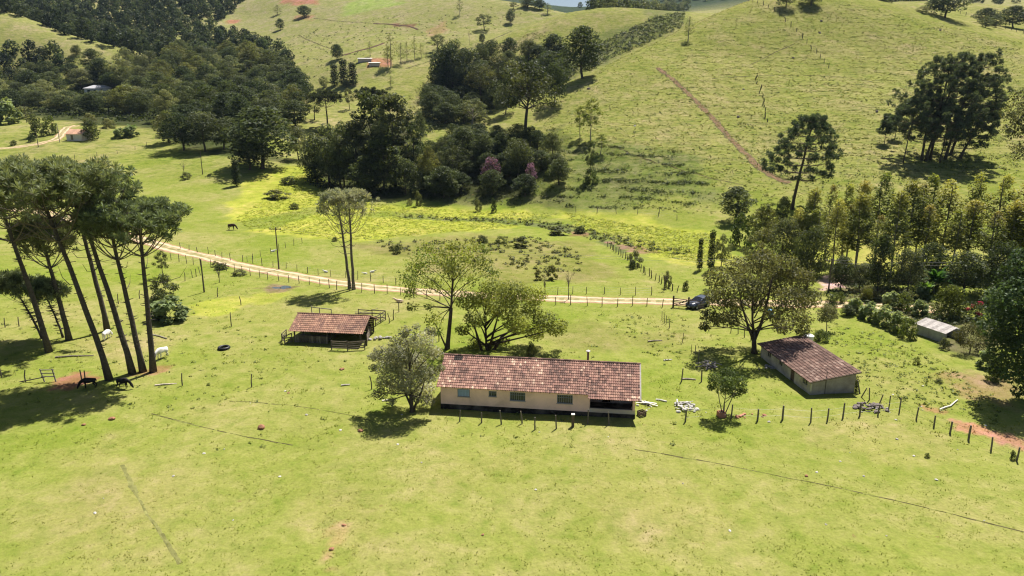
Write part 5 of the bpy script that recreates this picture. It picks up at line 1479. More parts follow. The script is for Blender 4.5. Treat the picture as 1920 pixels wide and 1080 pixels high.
def ridge_caps(mb, a, b, rng, pal, r=0.13, step=0.38):
    a, b = Vector(a), Vector(b); d = b - a; n = max(1, int(d.length / step)); d.normalize()
    s = d.cross(Vector((0, 0, 1))).normalized()
    for i in range(n):
        p = a + d * (i * (b - a).length / n); q = a + d * ((i + 1) * (b - a).length / n + 0.04)
        c = pal[rng.randrange(3)]; c = shade(c, rng.uniform(.6, .95))
        ring = lambda o, k: [o + s * (math.cos(t) * r * k) + Vector((0, 0, math.sin(t) * r * k - 0.03)) for t in [math.pi * u / 5 for u in range(6)]]
        mb.mesh(ring(p, 0.9) + ring(q, 1.08), [(k, k + 1, k + 7, k + 6) for k in range(5)], c)

PAL_HOUSE = [(0.14, 0.08, 0.066), (0.262, 0.142, 0.112), (0.35, 0.202, 0.152), (0.55, 0.39, 0.29)]
PAL_SHED = [(0.20, 0.105, 0.078), (0.27, 0.145, 0.10), (0.33, 0.185, 0.125), (0.42, 0.26, 0.17)]
PAL_OLD = [(0.14, 0.082, 0.066), (0.20, 0.12, 0.094), (0.26, 0.165, 0.13), (0.37, 0.26, 0.21)]

# ------------------------------------------------------------------ long farmhouse
def frame_at(p, q):
    """Matrix whose X runs along the ground from p to q and whose Y points away from the camera side."""
    d = (Vector((q[0], q[1], 0)) - Vector((p[0], p[1], 0))).normalized()
    return math.atan2(d.y, d.x)

def wall_with_holes(mb, x0, x1, z0, z1, y, th, holes, col, m=0):
    """Wall in the XZ plane at depth y (thickness th towards +Y) with rectangular openings cut right through."""
    xs = sorted({x0, x1, *[h[0] for h in holes], *[h[1] for h in holes]})
    zs = sorted({z0, z1, *[h[2] for h in holes], *[h[3] for h in holes]})
    inh = lambda cx, cz: any(h[0] < cx < h[1] and h[2] < cz < h[3] for h in holes)
    for i in range(len(xs) - 1):
        for j in range(len(zs) - 1):
            a, b, c, d = xs[i], xs[i + 1], zs[j], zs[j + 1]
            if inh((a + b) / 2, (c + d) / 2): continue
            mb.poly([(a, y, c), (b, y, c), (b, y, d), (a, y, d)], col, m)
            mb.poly([(b, y + th, c), (a, y + th, c), (a, y + th, d), (b, y + th, d)], col, m)
    for (a, b, c, d) in holes:
        mb.poly([(a, y, c), (b, y, c), (b, y + th, c), (a, y + th, c)], col, m); mb.poly([(a, y, d), (a, y + th, d), (b, y + th, d), (b, y, d)], col, m)
        mb.poly([(a, y, c), (a, y + th, c), (a, y + th, d), (a, y, d)], col, m); mb.poly([(b, y, c), (b, y, d), (b, y + th, d), (b, y + th, c)], col, m)
    mb.poly([(x0, y, z1), (x1, y, z1), (x1, y + th, z1), (x0, y + th, z1)], col, m)

def window_part(parent, x0, x1, z0, z1, y, nb, shut=None):
    """Steel window set in a wall opening: frame with bars, dark glass behind; or a closed shutter."""
    fr = MB(); c = (0.17, 0.19, 0.25)
    w = 0.07
    for (a, b, e, f) in ((x0, x1, z0, z0 + w), (x0, x1, z1 - w, z1), (x0, x0 + w, z0 + w, z1 - w), (x1 - w, x1, z0 + w, z1 - w)):
        fr.box((a + b) / 2, y + 0.045, (e + f) / 2, b - a, 0.07, f - e, c)
    fr.box((x0 + x1) / 2, y - 0.015, z0 - 0.035, x1 - x0 + 0.14, 0.10, 0.05, (0.50, 0.42, 0.34))
    W = link("window", fr.data("window", M_PAINT), parent)
    pane = MB()
    if shut:
        n = 7
        for i in range(n):
            a = x0 + w + (x1 - x0 - 2 * w) * i / n; b = x0 + w + (x1 - x0 - 2 * w) * (i + 1) / n
            k = 0.92 if i % 2 else 1.0
            pane.box((a + b) / 2, y + 0.05, (z0 + z1) / 2, b - a - 0.012, 0.03, z1 - z0 - 2 * w, tuple(q * k for q in shut))
        pane.box((x0 + x1) / 2, y + 0.085, (z0 + z1) / 2, x1 - x0 - 2 * w, 0.01, z1 - z0 - 2 * w, (0.05, 0.07, 0.08))
        link("shutter", pane.data("shutter", M_PAINT), W)
    else:
        pane.box((x0 + x1) / 2, y + 0.10, (z0 + z1) / 2, x1 - x0 - 2 * w, 0.012, z1 - z0 - 2 * w, (0.035, 0.045, 0.05))
        link("pane", pane.data("pane", M_GLASS), W)
        bars = MB()
        for i in range(1, nb):
            x = x0 + (x1 - x0) * i / nb
            bars.box(x, y + 0.02, (z0 + z1) / 2, 0.035, 0.03, z1 - z0 - 2 * w, (0.24, 0.26, 0.32))
        bars.box((x0 + x1) / 2, y + 0.055, z0 + (z1 - z0) * 0.66, x1 - x0 - 2 * w, 0.03, 0.04, (0.24, 0.26, 0.32))
        link("grille", bars.data("grille", M_PAINT), W)
    return W

M_GLASS = mat_col("window_glass", 0.12, 0.5, 2.0, 0.1)

def farmhouse():
    A, B = spot(827, 766), spot(1190, 785)
    rz = frame_at(A, B)
    L = math.hypot(B.x - A.x, B.y - A.y); D = 7.2
    z0 = min(A.z, B.z) - 0.05
    H = thing("farmhouse", "long single-storey cream farmhouse with a patchy red tiled roof and a dark open porch", "house", (A.x, A.y, z0), rz)
    r = random.Random(2)
    FL, EV, RI = 0.62, 2.88, 4.72        # floor, wall top, ridge
    PX = L * 0.772                        # porch starts here
    cream = (0.95, 0.655, 0.56)
    wl = MB()
    u = lambda px: (px - 827) / (1190 - 827) * L
    wins = [(u(859.5), u(883), 1.52, 2.40), (u(919), u(934), 1.72, 2.34), (u(959), u(988), 1.40, 2.36), (u(1047), u(1076), 1.40, 2.36)]
    wall_with_holes(wl, 0, PX, FL, EV, 0, 0.18, wins, cream)
    wall_with_holes(wl, 0, L, FL, EV, D - 0.18, 0.18, [(4, 4.9, FL + .01, 2.6), (9, 10.2, 1.4, 2.3)], cream)
    for x in (0.0, L - 0.18):                                # end walls with gables
        for (ya, yb) in (((0.18, D - 0.18),) if x == 0 else ((2.6, D - 0.18),)):
            wl.poly([(x, yb, FL), (x, ya, FL), (x, ya, EV), (x, yb, EV)], cream); wl.poly([(x + .18, ya, FL), (x + .18, yb, FL), (x + .18, yb, EV), (x + .18, ya, EV)], cream)
        for xx, flip in ((x, 0), (x + 0.18, 1)):
            t = [(xx, 0.05, EV), (xx, D - 0.05, EV), (xx, D / 2, RI - 0.14)]
            wl.poly(t if flip else t[::-1], cream)
    wall_with_holes(wl, PX, L - 0.2, FL, EV, 2.6, 0.15, [(PX + 1.2, PX + 2.1, FL + 0.01, 2.65)], (0.42, 0.34, 0.27))
    wl.poly([(PX, 0.18, FL), (PX, 2.6, FL), (PX, 2.6, EV), (PX, 0.18, EV)], cream)
    wl.build("wall", M_WALL, H)
    pw = MB()
    pw.box((PX + L) / 2, 0.09, FL + 0.21, L - PX - 0.004, 0.16, 0.42, (0.60, 0.52, 0.44))
    pw.box(L - 0.09, 1.39, FL + 0.21, 0.16, 2.4, 0.42, (0.60, 0.50, 0.42))
    pw.build("porch_parapet", M_WALL, H)
    for x in (L - 0.14,):
        p = MB(); p.box(x, 0.12, (FL + 0.42 + EV) / 2, 0.24, 0.22, EV - FL - 0.42, cream); p.build("porch_pillar", M_WALL, H)
    pb = MB(); pb.box((PX + L) / 2, 0.12, EV - 0.07, L - PX - 0.3, 0.16, 0.14, (0.16, 0.11, 0.08)); pb.build("porch_beam", M_WOOD, H)
    fb = MB(); fb.box(L / 2, D / 2, FL / 2 - 0.2, L + 0.06, D + 0.06, FL + 0.4, (0.022, 0.018, 0.016)); fb.build("shade_plinth", M_BLOCK, H)  # plinth painted near-black, putting the wall-foot shade into its colour
    cl = MB(); cl.box(L / 2, D / 2, EV - 0.02, L - 0.5, D - 0.5, 0.03, (0.25, 0.2, 0.16)); cl.build("ceiling_boards", M_DARK, H)
    for k, (a, b, c, d) in enumerate(wins):
        window_part(H, a, b, c, d, 0, 3 if k == 1 else 7, (0.27, 0.38, 0.58) if k == 0 else None)
    OV, run = 0.42, math.hypot(D / 2 + 0.45, RI - EV + 0.1)
    rf = MB(); sl = (RI - EV) / (D / 2); dn = Vector((0, -1, -sl)).normalized()
    burnt = lambda a, b: b < 0.14 + 0.06 * math.sin(a * 400) and 0.06 < a < 0.125
    f_len = (D / 2 + OV) / abs(dn.y)
    tile_slope(rf, (-0.35, D / 2, RI), (1, 0, 0), dn, PX + 0.35 - 0.2, f_len, 0.23, 0.36, PAL_HOUSE, r, patch=burnt)
    tile_slope(rf, (PX - 0.2, D / 2, RI), (1, 0, 0), dn, L + 0.45 - PX + 0.2, f_len + 0.5, 0.23, 0.36, PAL_HOUSE, r)
    tile_slope(rf, (-0.35, D / 2, RI), (1, 0, 0), Vector((0, 1, -sl)), L + 0.8, f_len, 0.23, 0.36, PAL_HOUSE, r)
    ridge_caps(rf, (-0.4, D / 2, RI + 0.06), (L + 0.45, D / 2, RI + 0.06), r, PAL_HOUSE)
    R = rf.build("roof", M_TILE, H)
    vg = MB()
    for e in (Vector((L + 0.47, D / 2, RI + 0.05)),):
        for s, n in ((-1, f_len + 0.5), (1, f_len)):
            d = Vector((0, s, -sl)).normalized()
            vg.beam(e + d * 0.05, e + d * n, 0.14, 0.12, (0.36, 0.33, 0.31))
    vg.build("verge", M_BLOCK, R)
    rs = MB()                                                   # rafter boards under the eaves
    for s, n in ((-1, f_len), (1, f_len)):
        d = Vector((0, s, -sl)).normalized()
        for k in range(24):
            x = -0.25 + k * (L + 0.55) / 23
            a = Vector((x, D / 2, RI - 0.09)); ext = 0.45 if (s == -1 and x > PX) else 0
            rs.beam(a + d * 0.1, a + d * (n + ext - 0.05), 0.07, 0.09, (0.16, 0.10, 0.07))
    rs.build("rafters", M_WOOD, R)
    ch = MB(); cx = u(1099)
    ch.tube([(cx, D - 1.6, EV), (cx, D - 1.6, 5.15)], 0.11, 10, (0.10, 0.07, 0.06))
    c = ch.build("chimney", M_PAINT, R)
    cp = MB(); cp.lathe([(0.0, 0.20), (0.24, 0.06), (0.24, 0.0), (0.1, 0.0)], 12, (0.55, 0.52, 0.49), 0, (cx, D - 1.6, 5.15)); cp.build("chimney_cap", M_PAINT, R)
    return H
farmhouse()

def small_house():
    A = Vector((32.6, 74.2)); ang = math.atan2(0.6, 5.0)
    gz = float(ground(35, 79)) - 0.05
    H = thing("small_house", "small old pale-rendered house with one long slope of weathered dark tiles", "house", (A.x, A.y, gz), ang)
    r = random.Random(6); W, D = 5.1, 12.2; E, T = 1.72, 2.52
    pale = (0.46, 0.42, 0.36); grey = (0.36, 0.32, 0.28)
    wl = MB()
    # long side (x = 0) faces left, with openings; short end (y = 0) faces the camera
    def side(x, th, holes, zt, col, flip):
        m2 = MB(); wall_with_holes(m2, 0, D, 0, zt, 0, th, holes, col)
        for f, c in zip(m2.f, m2.c):
            pts = [Vector((x + (m2.v[i][1] if flip else -m2.v[i][1]), m2.v[i][0], m2.v[i][2])) for i in f]
            wl.poly(pts[::-1] if flip else pts, c)
    holes = [(0.75, 1.85, 0.78, 1.62), (3.7, 4.6, 0.02, 1.62), (6.6, 7.5, 0.8, 1.55), (9.6, 10.5, 0.75, 1.5)]
    side(0.0, 0.16, holes, E, pale, True); side(W, 0.16, [], T, grey, False)
    for y in (0.0, D - 0.16):
        for yy in (y, y + 0.16):
            wl.poly([(0, yy, 0), (W, yy, 0), (W, yy, T), (0, yy, E)], grey)
    wl.build("wall", M_BLOCK, H)
    ip = MB(); ip.box(W / 2, D / 2, 0.02, W - 0.4, D - 0.4, 0.04, (0.06, 0.05, 0.045)); ip.build("floor_slab", M_DARK, H)
    pn = MB(); pn.box(0.02, -0.004, 0.95, 0.16, 0.012, 0.9, (0.56, 0.53, 0.42)); pn.build("painted_corner", M_WALL, H)
    pp = MB(); pp.tube([(1.65, -0.05, 0.05), (1.65, -0.05, 2.75)], 0.035, 6, (0.10, 0.09, 0.085)); pp.build("pipe", M_PAINT, H)
    for (a, b, c, d) in (holes[0], holes[2], holes[3]):
        w = MB()
        for (p, q, s, t) in ((a, b, c, c + .06), (a, b, d - .06, d), (a, a + .06, c + .06, d - .06), (b - .06, b, c + .06, d - .06), ((a + b) / 2 - .025, (a + b) / 2 + .025, c + .06, d - .06)):
            w.box(0.06, (p + q) / 2, (s + t) / 2, 0.06, q - p, t - s, (0.40, 0.37, 0.30))
        Wn = w.build("window", M_WOOD, H)
        g = MB(); g.box(0.11, (a + b) / 2, (c + d) / 2, 0.012, b - a - .12, d - c - .12, (0.03, 0.035, 0.035)); g.build("pane", M_GLASS, Wn)
    dr = MB(); dr.box(0.09, 4.15, 0.83, 0.04, 0.84, 1.54, (0.12, 0.085, 0.06)); dr.build("door", M_WOOD, H)
    sl = (T - E) / W; dn = Vector((-1, 0, -sl)).normalized()
    rf = MB()
    tile_slope(rf, (W + 0.3, -0.35, T + 0.05 + 0.3 * sl), (0, 1, 0), dn, D + 0.6, (W + 0.75) / abs(dn.x), 0.27, 0.42, PAL_OLD, r, 0.085)
    R = rf.build("roof", M_TILE, H)
    bd = MB()
    for y in (-0.36, D + 0.26):
        bd.beam((W + 0.3, y, T + 0.3 * sl + 0.01), (-0.45, y, E - 0.45 * sl + 0.01), 0.05, 0.10, (0.20, 0.16, 0.13))
    bd.beam((W + 0.31, -0.36, T + 0.3 * sl + 0.05), (W + 0.31, D + 0.26, T + 0.3 * sl + 0.05), 0.10, 0.14, (0.09, 0.07, 0.06))
    bd.build("edge_board", M_WOOD, R)
    rs = MB()
    for k in range(14):
        y = -0.3 + k * (D + 0.5) / 13
        rs.beam((W + 0.2, y, T + .2 * sl - 0.05), (-0.4, y, E - 0.4 * sl - 0.05), 0.06, 0.08, (0.12, 0.09, 0.07))
    rs.build("rafters", M_WOOD, R)
small_house()

def water_tank():
    p = at_depth(1516, 634, 88)
    t = thing("water_tank", "white rounded water tank on a stand behind the small house", "tank", (p[0], 88, float(ground(p[0], 88))))
    top = p[2] - t.location.z
    st = MB()
    for a in range(4):
        x, y = 0.5 * math.cos(a * math.pi / 2 + .8), 0.5 * math.sin(a * math.pi / 2 + .8)
        st.beam((x, y, -0.1), (x, y, top - 0.55), 0.1, 0.1, (0.2, 0.17, 0.14))
    st.box(0, 0, top - 0.50, 1.3, 1.3, 0.1, (0.2, 0.17, 0.14)); st.build("stand", M_WOOD, t)
    tk = MB(); tk.lathe([(0, 0), (0.50, 0), (0.60, 0.35), (0.62, 0.75)], 18, (0.72, 0.73, 0.74), 0, (0, 0, top - 0.45)); tk.build("tank", M_PAINT, t, True)
    ld = MB(); ld.lathe([(0.66, 0.75), (0.66, 0.80), (0.45, 0.92), (0, 0.96)], 18, (0.80, 0.80, 0.80), 0, (0, 0, top - 0.45)); ld.build("lid", M_PAINT, t, True)
water_tank()

# ------------------------------------------------------------------ cattle shed and its corral
def rail_run(parent, pts, rails, ph, r, col=(0.13, 0.105, 0.085), zbase=None, sag=0.05, post_r=0.08, name_post="post"):
    """Posts at the given local points and split rails between them: each post and each rail a part."""
    for p in pts:
        m = MB(); h = ph * r.uniform(0.9, 1.12)
        m.tube([(p[0], p[1], -0.25), (p[0] + r.uniform(-.04, .04), p[1] + r.uniform(-.04, .04), h)], [post_r, post_r * .8], 6, shade(col, r.uniform(.8, 1.3))); m.build(name_post, M_WOOD, parent)
    for a, b in zip(pts[:-1], pts[1:]):
        for k in range(rails):
            z = ph * (0.22 + 0.70 * k / max(rails - 1, 1))
            m = MB(); m.beam((a[0], a[1], z + r.uniform(-sag, sag)), (b[0], b[1], z + r.uniform(-sag, sag)), 0.045, 0.13, shade(col, r.uniform(.8, 1.7))); m.build("rail", M_WOOD, parent)

def cattle_shed():
    A = Vector((at_depth(552, 648, 91.5)[0], 91.5)); B = Vector((at_depth(678, 655, 90.3)[0], 90.3))
    rz = frame_at(A, B); L = (B - A).length
    T = thing("cattle_shed", "open-sided cattle shed of dark timber under a red tiled gable roof", "shed", (A.x, A.y, float(ground(A.x + 4, 92)) - 0.02), rz)
    r = random.Random(12); D, E, R_ = 5.6, 1.92, 3.15
    wd = (0.10, 0.08, 0.065)
    for x in (0.1, L / 2, L - 0.1):
        for y in (0.1, D / 2, D - 0.1):
            m = MB(); m.box(x, y, (E - .3) / 2 + (0.55 if y == D / 2 else 0), 0.16, 0.16, E + 0.3 + (1.1 if y == D / 2 else 0), wd); m.build("post", M_WOOD, T)
    for y in (0.1, D - 0.1):
        m = MB(); m.box(L / 2, y, E - 0.02, L + 0.3, 0.14, 0.14, wd); m.build("eave_beam", M_WOOD, T)
    m = MB(); m.box(L / 2, D / 2, R_ - 0.14, L + 0.3, 0.14, 0.14, wd); m.build("ridge_beam", M_WOOD, T)
    bw = MB()
    for k in range(7): bw.box(L / 2, D - 0.02, 0.15 + k * 0.24, L - 0.2, 0.05, 0.2, shade(wd, r.uniform(.7, 1.3)))
    bw.build("back_boards", M_WOOD, T)
    fb = MB()
    for k in range(14):
        x = 0.25 + k * 0.33
        fb.box(x, -0.02, 0.46 + r.uniform(-.04, .04), 0.25, 0.05, 1.1, shade((0.12, 0.10, 0.08), r.uniform(.9, 2.2)))
    fb.build("front_boards", M_WOOD, T)
    tr = MB(); tr.box(2.5, 1.0, 0.45, 4.2, 0.7, 0.5, (0.14, 0.12, 0.10)); tr.build("trough", M_WOOD, T)
    sl = (R_ - E) / (D / 2); dn = Vector((0, -1, -sl)).normalized(); ln = (D / 2 + 0.5) / abs(dn.y)
    rf = MB()
    tile_slope(rf, (-0.45, D / 2, R_), (1, 0, 0), dn, L + 0.9, ln, 0.25, 0.38, PAL_SHED, r)
    tile_slope(rf, (-0.45, D / 2, R_), (1, 0, 0), Vector((0, 1, -sl)), L + 0.9, ln, 0.25, 0.38, PAL_SHED, r)
    ridge_caps(rf, (-0.5, D / 2, R_ + .05), (L + 0.5, D / 2, R_ + .05), r, PAL_SHED)
    Rf = rf.build("roof", M_TILE, T)
    rs = MB()
    for s in (-1, 1):
        d = Vector((0, s, -sl)).normalized()
        for k in range(12):
            a = Vector((-0.4 + k * (L + 0.8) / 11, D / 2, R_ - 0.08)); rs.beam(a, a + d * (ln - 0.1), 0.06, 0.08, wd)
    rs.build("rafters", M_WOOD, Rf)
    C = thing("corral_fence", "grey split-rail corral at the front corner of the cattle shed", "fence", (A.x, A.y, T.location.z), rz)
    q = lambda px, py: (lambda p: ((p.x - A.x) * math.cos(rz) + (p.y - A.y) * math.sin(rz), -(p.x - A.x) * math.sin(rz) + (p.y - A.y) * math.cos(rz)))(spot(px, py))
    rail_run(C, [q(622, 656), q(652, 658), q(684, 656)], 4, 1.25, r)
    C2 = thing("corral_fence", "leaning broken rails at the left end of the cattle shed", "fence", (A.x, A.y, T.location.z), rz)
    rail_run(C2, [q(548, 641), q(534, 645), q(529, 640), q(537, 632)], 4, 1.2, r, sag=0.16)
    C3 = thing("corral_fence", "board pen at the right end of the cattle shed", "fence", (A.x, A.y, T.location.z), rz)
    rail_run(C3, [q(688, 648), q(692, 636), q(696, 626), q(690, 614)], 5, 1.3, r)
    C4 = thing("corral_fence", "square rail pen behind the cattle shed towards the road", "fence", (A.x, A.y, T.location.z), rz)
    rail_run(C4, [q(704, 612), q(714, 606), q(723, 600), q(698, 598), q(673, 597)], 3, 1.4, r)
    C5 = thing("corral_fence", "short length of pale rails behind the shed roof", "fence", (A.x, A.y, T.location.z), rz)
    rail_run(C5, [q(585, 590), q(600, 592), q(622, 594)], 2, 1.3, r, (0.24, 0.22, 0.2))
cattle_shed()

def chicken_shed():
    A, B = spot(1717, 626), spot(1768, 644)
    rz = frame_at(A, B); L = math.hypot(B.x - A.x, B.y - A.y); D = 3.4
    T = thing("chicken_shed", "small grey block shed with a pale corrugated sheet roof beside the garden", "shed", (A.x, A.y, min(A.z, B.z) - 0.1), rz)
    h = 1.55; wl = MB(); c = (0.40, 0.40, 0.40)
    wall_with_holes(wl, 0, L, 0, h, 0, 0.12, [], c); wall_with_holes(wl, 0, L, 0, h, D - .12, 0.12, [], c)
    wl.poly([(0, D, 0), (0, 0, 0), (0, 0, h), (0, D / 2, h + .5), (0, D, h)], c)
    wl.poly([(L, 0, 0), (L, .5, 0), (L, .5, h + .12), (L, 0, h)], c); wl.poly([(L, 2.7, 0), (L, D, 0), (L, D, h), (L, 2.7, h + .2)], c)
    wl.build("wall", M_BLOCK, T)
    fl = MB(); fl.box(L / 2, D / 2, 0.03, L - .3, D - .3, 0.04, (0.05, 0.045, 0.04)); fl.build("floor_slab", M_DARK, T)
    rf = MB()
    for (ya, za, yb, zb, x0, x1) in ((D / 2 + .1, h + .62, -0.25, h + .0, -0.3, L + .35), (D / 2 + .1, h + .62, D + .3, h + .0, -0.3, L * .55)):
        n = 40
        for i in range(n):
            a = x0 + (x1 - x0) * i / n; b = x0 + (x1 - x0) * (i + 1) / n
            za_, zb_ = (0.035 if i % 2 else 0), (0 if i % 2 else 0.035)
            k = 0.85 + 0.3 * ((i // 5) % 2)
            rf.poly([(a, yb, zb + za_), (b, yb, zb + zb_), (b, ya, za + zb_), (a, ya, za + za_)], (0.36 * k, 0.33 * k, 0.31 * k))
    rf.build("roof", M_STONE, T)
chicken_shed()

# ------------------------------------------------------------------ far houses
def far_houses():
    p = stand(180, 470)
    T = thing("far_house", "pale hip-roofed house half hidden in the valley wood", "house", p, math.radians(12))
    L, D, h, zt = 14.5, 9, 3.0, 5.0
    w = MB(); w.box(L / 2, D / 2, h / 2 - .5, L, D, h + 1.0, (0.66, 0.66, 0.66)); W = w.build("wall", M_WALL, T)
    T.location.x -= 7
    r = MB(); e = .7
    a, b, c, d = (-e, -e, h), (L + e, -e, h), (L + e, D + e, h), (-e, D + e, h); q, s = (4.2, D / 2, zt), (L - 4.2, D / 2, zt)
    for f in ((a, b, s, q), (b, c, s), (c, d, q, s), (d, a, q), (d, c, b, a)): r.poly(f, (0.36, 0.36, 0.38))
    r.build("roof", M_STONE, T)
    for x in (2.5, 6, 10):
        m = MB(); m.box(x, -0.02, 1.5, 1.6, 0.06, 1.2, (0.06, 0.07, 0.08)); m.build("window", M_GLASS, T)
    p = spot(140, 264)
    T = thing("far_farmhouse", "low pale house with an orange clay roof beside the far left road", "house", p, math.radians(-10))
    L, D, h = 7.0, 6, 2.7
    w = MB(); w.box(0, D / 2, h / 2 - .3, L, D, h + .6, (0.60, 0.57, 0.55)); w.build("wall", M_WALL, T)
    r = MB()
    for s in (-1, 1):
        y = D / 2 + s * (D / 2 + .5)
        f = [(-L / 2 - .4, y, h - .1), (L / 2 + .4, y, h - .1), (L / 2 + .4, D / 2, h + 1.7), (-L / 2 - .4, D / 2, h + 1.7)]
        r.poly(f if s < 0 else f[::-1], (0.50, 0.29, 0.19))
    for x in (-L / 2, L / 2): r.poly([(x, 0, h), (x, D, h), (x, D / 2, h + 1.6)], (0.60, 0.57, 0.55))
    r.build("roof", M_TILE, T)
    m = MB(); m.box(-1, -0.02, 1.3, 1.0, 0.06, 1.9, (0.12, 0.1, 0.09)); m.build("door", M_GLASS, T)
    for i, (px, py, ww, lab) in enumerate([(684, 116, 9, "low pale shed at the red earth cutting on the far hill"), (702, 124, 7, "small pinkish shed below the red earth cutting")]):
        p = spot(px, py)
        T = thing("far_shed", lab, "shed", p, .1)
        w = MB(); w.box(0, 1.5, 0.9, ww, 3, 2.6, (0.55, 0.48, 0.44)); w.build("wall", M_WALL, T)
        r = MB(); r.box(0, 1.5, 2.32, ww + .8, 4, 0.16, (0.62, 0.60, 0.58), rot=Euler((0.12, 0, 0)).to_matrix()); r.build("roof", M_STONE, T)
far_houses()

# ------------------------------------------------------------------ fences
def fence(name, label, pts, h, rad, wires=3, seed=1, tilt=0.07, col=(0.16, 0.14, 0.115), group=None):
    """Posts (each a part) along world points, joined by thin wires."""
    r = random.Random(seed)
    root = thing(name, label, "fence", pts[0], 0, group)
    m = MB()
    m.tube([(0, 0, -0.3), (0.01, 0.01, h * .5), (-0.01, 0.02, h)], [rad, rad * .95, rad * .85], 6, col)
    me = m.data("post", M_WOOD)
    tops = []
    for p in pts:
        o = link("post", me, root, Vector(p) - Vector(pts[0]))
        s = r.uniform(0.85, 1.15)
        o.rotation_euler = (r.gauss(0, tilt), r.gauss(0, tilt), r.uniform(0, 6.28)); o.scale = (r.uniform(.85, 1.25), r.uniform(.85, 1.25), s)
        tops.append(Vector(p) - Vector(pts[0]))
    if wires:
        w = MB()
        for a, b in zip(tops[:-1], tops[1:]):
            for k in range(wires):
                z = Vector((0, 0, h * (0.35 + 0.5 * k / max(1, wires - 1))))
                w.tube([a + z, (a + b) / 2 + z - Vector((0, 0, 0.03)), b + z], 0.008, 3, (0.3, 0.29, 0.27), cap=False)
        w.build("wires", M_PAINT, root)
    return root

def along(px_pts, gap, jit=0.15, seed=1):
    r = random.Random(seed)
    Q = resample([spot(*p) for p in px_pts], gap)
    return [Vector((x + r.uniform(-jit, jit), y + r.uniform(-jit, jit), float(ground(x, y)))) for x, y in Q]

S2 = lambda *pts: [spot(*p) for p in pts]
fence("wire_fence", "row of short grey posts along the front of the long house", S2((862, 790), (903, 793), (940, 796), (979, 794), (1003, 806), (1043, 804), (1102, 794), (1142, 797)), 1.35, 0.07, 0, 3)
tp = spot(1074, 800)
t = thing("gate_post", "thick dark post with a pale flat top in front of the long house", "post", tp)
m = MB(); m.box(0, 0, 0.55, 0.26, 0.26, 1.5, (0.12, 0.095, 0.075)); m.build("shaft", M_WOOD, t)
m = MB(); m.box(0, 0, 1.335, 0.34, 0.34, 0.07, (0.66, 0.64, 0.60)); m.build("cap_stone", M_STONE, t)
fence("wire_fence", "posts running from the rubble past the planter and down to the lower right corner",
      S2((1285, 791), (1371, 785), (1420, 789), (1467, 787), (1520, 792), (1551, 789), (1580, 784), (1612, 780), (1646, 779), (1686, 774), (1718, 787), (1751, 800), (1781, 813), (1816, 825), (1858, 845), (1906, 865)), 1.42, 0.085, 2, 4, 0.04)
fence("wire_fence", "leaning posts from the small house corner across the stone heap", S2((1612, 738), (1615, 745), (1630, 750), (1648, 760), (1666, 768)), 1.5, 0.075, 0, 5, 0.14)
fence("wire_fence", "two separate posts in the grass right of the long house", S2((1278, 715), (1315, 716)), 1.5, 0.08, 0, 6)
fence("wire_fence", "thin posts in a short line by the wood pile left of the small house", S2((1279, 643), (1296, 664), (1303, 668), (1309, 680)), 1.5, 0.045, 0, 7)
fence("wire_fence", "thin posts leading down from the gate into the yard", S2((1241, 600), (1246, 606), (1249, 608), (1255, 615)), 1.45, 0.05, 2, 8)
fence("wire_fence", "posts in the shade behind the wide olive-grey tree", S2((1370, 624), (1384, 626), (1396, 633), (1408, 639)), 1.4, 0.06, 2, 9)
NEAR_ROAD = [(322, 488), (352, 494), (380, 500), (410, 505), (440, 511), (470, 517), (500, 523), (535, 529), (560, 532), (600, 537), (645, 545), (690, 549), (740, 553), (800, 560), (870, 565), (960, 569), (1040, 571), (1130, 574), (1200, 574), (1255, 576)]
fence("wire_fence", "long post and wire fence along the near side of the dirt road", along(NEAR_ROAD, 2.35, .2, 3), 1.45, 0.06, 3, 10, 0.05, (0.11, 0.095, 0.08))
fence("wire_fence", "post and wire fence along the far side of the dirt road, left half", along([(340, 466), (365, 472), (395, 478), (425, 487), (450, 490), (490, 498), (540, 505), (600, 516), (660, 522), (720, 531), (765, 536)], 2.9, .2, 4), 1.4, 0.06, 3, 11, 0.05, (0.11, 0.095, 0.08))
fence("wire_fence", "post and wire fence along the far side of the dirt road, right half", along([(1015, 552), (1045, 553), (1100, 551), (1180, 553), (1250, 554)], 2.6, .2, 5), 1.4, 0.055, 3, 12, 0.05, (0.11, 0.095, 0.08))
fence("wire_fence", "short fence climbing from the road bend towards the horse", along([(462, 492), (480, 484), (515, 474), (545, 462), (570, 455)], 2.6, .2, 6), 1.35, 0.055, 2, 13, 0.05)
fence("wire_fence", "fence of close thick posts slanting from the marsh pool to the gate corner", along([(1140, 463), (1165, 480), (1190, 500), (1215, 517), (1240, 532), (1262, 546), (1285, 549)], 1.5, .2, 7), 1.35, 0.08, 3, 14, 0.08, (0.085, 0.072, 0.06))
fence("wire_fence", "posts beside the twiggy bush left of the roadside pole", S2((347, 527), (361, 521), (368, 519), (376, 516)), 1.4, 0.06, 2, 15)
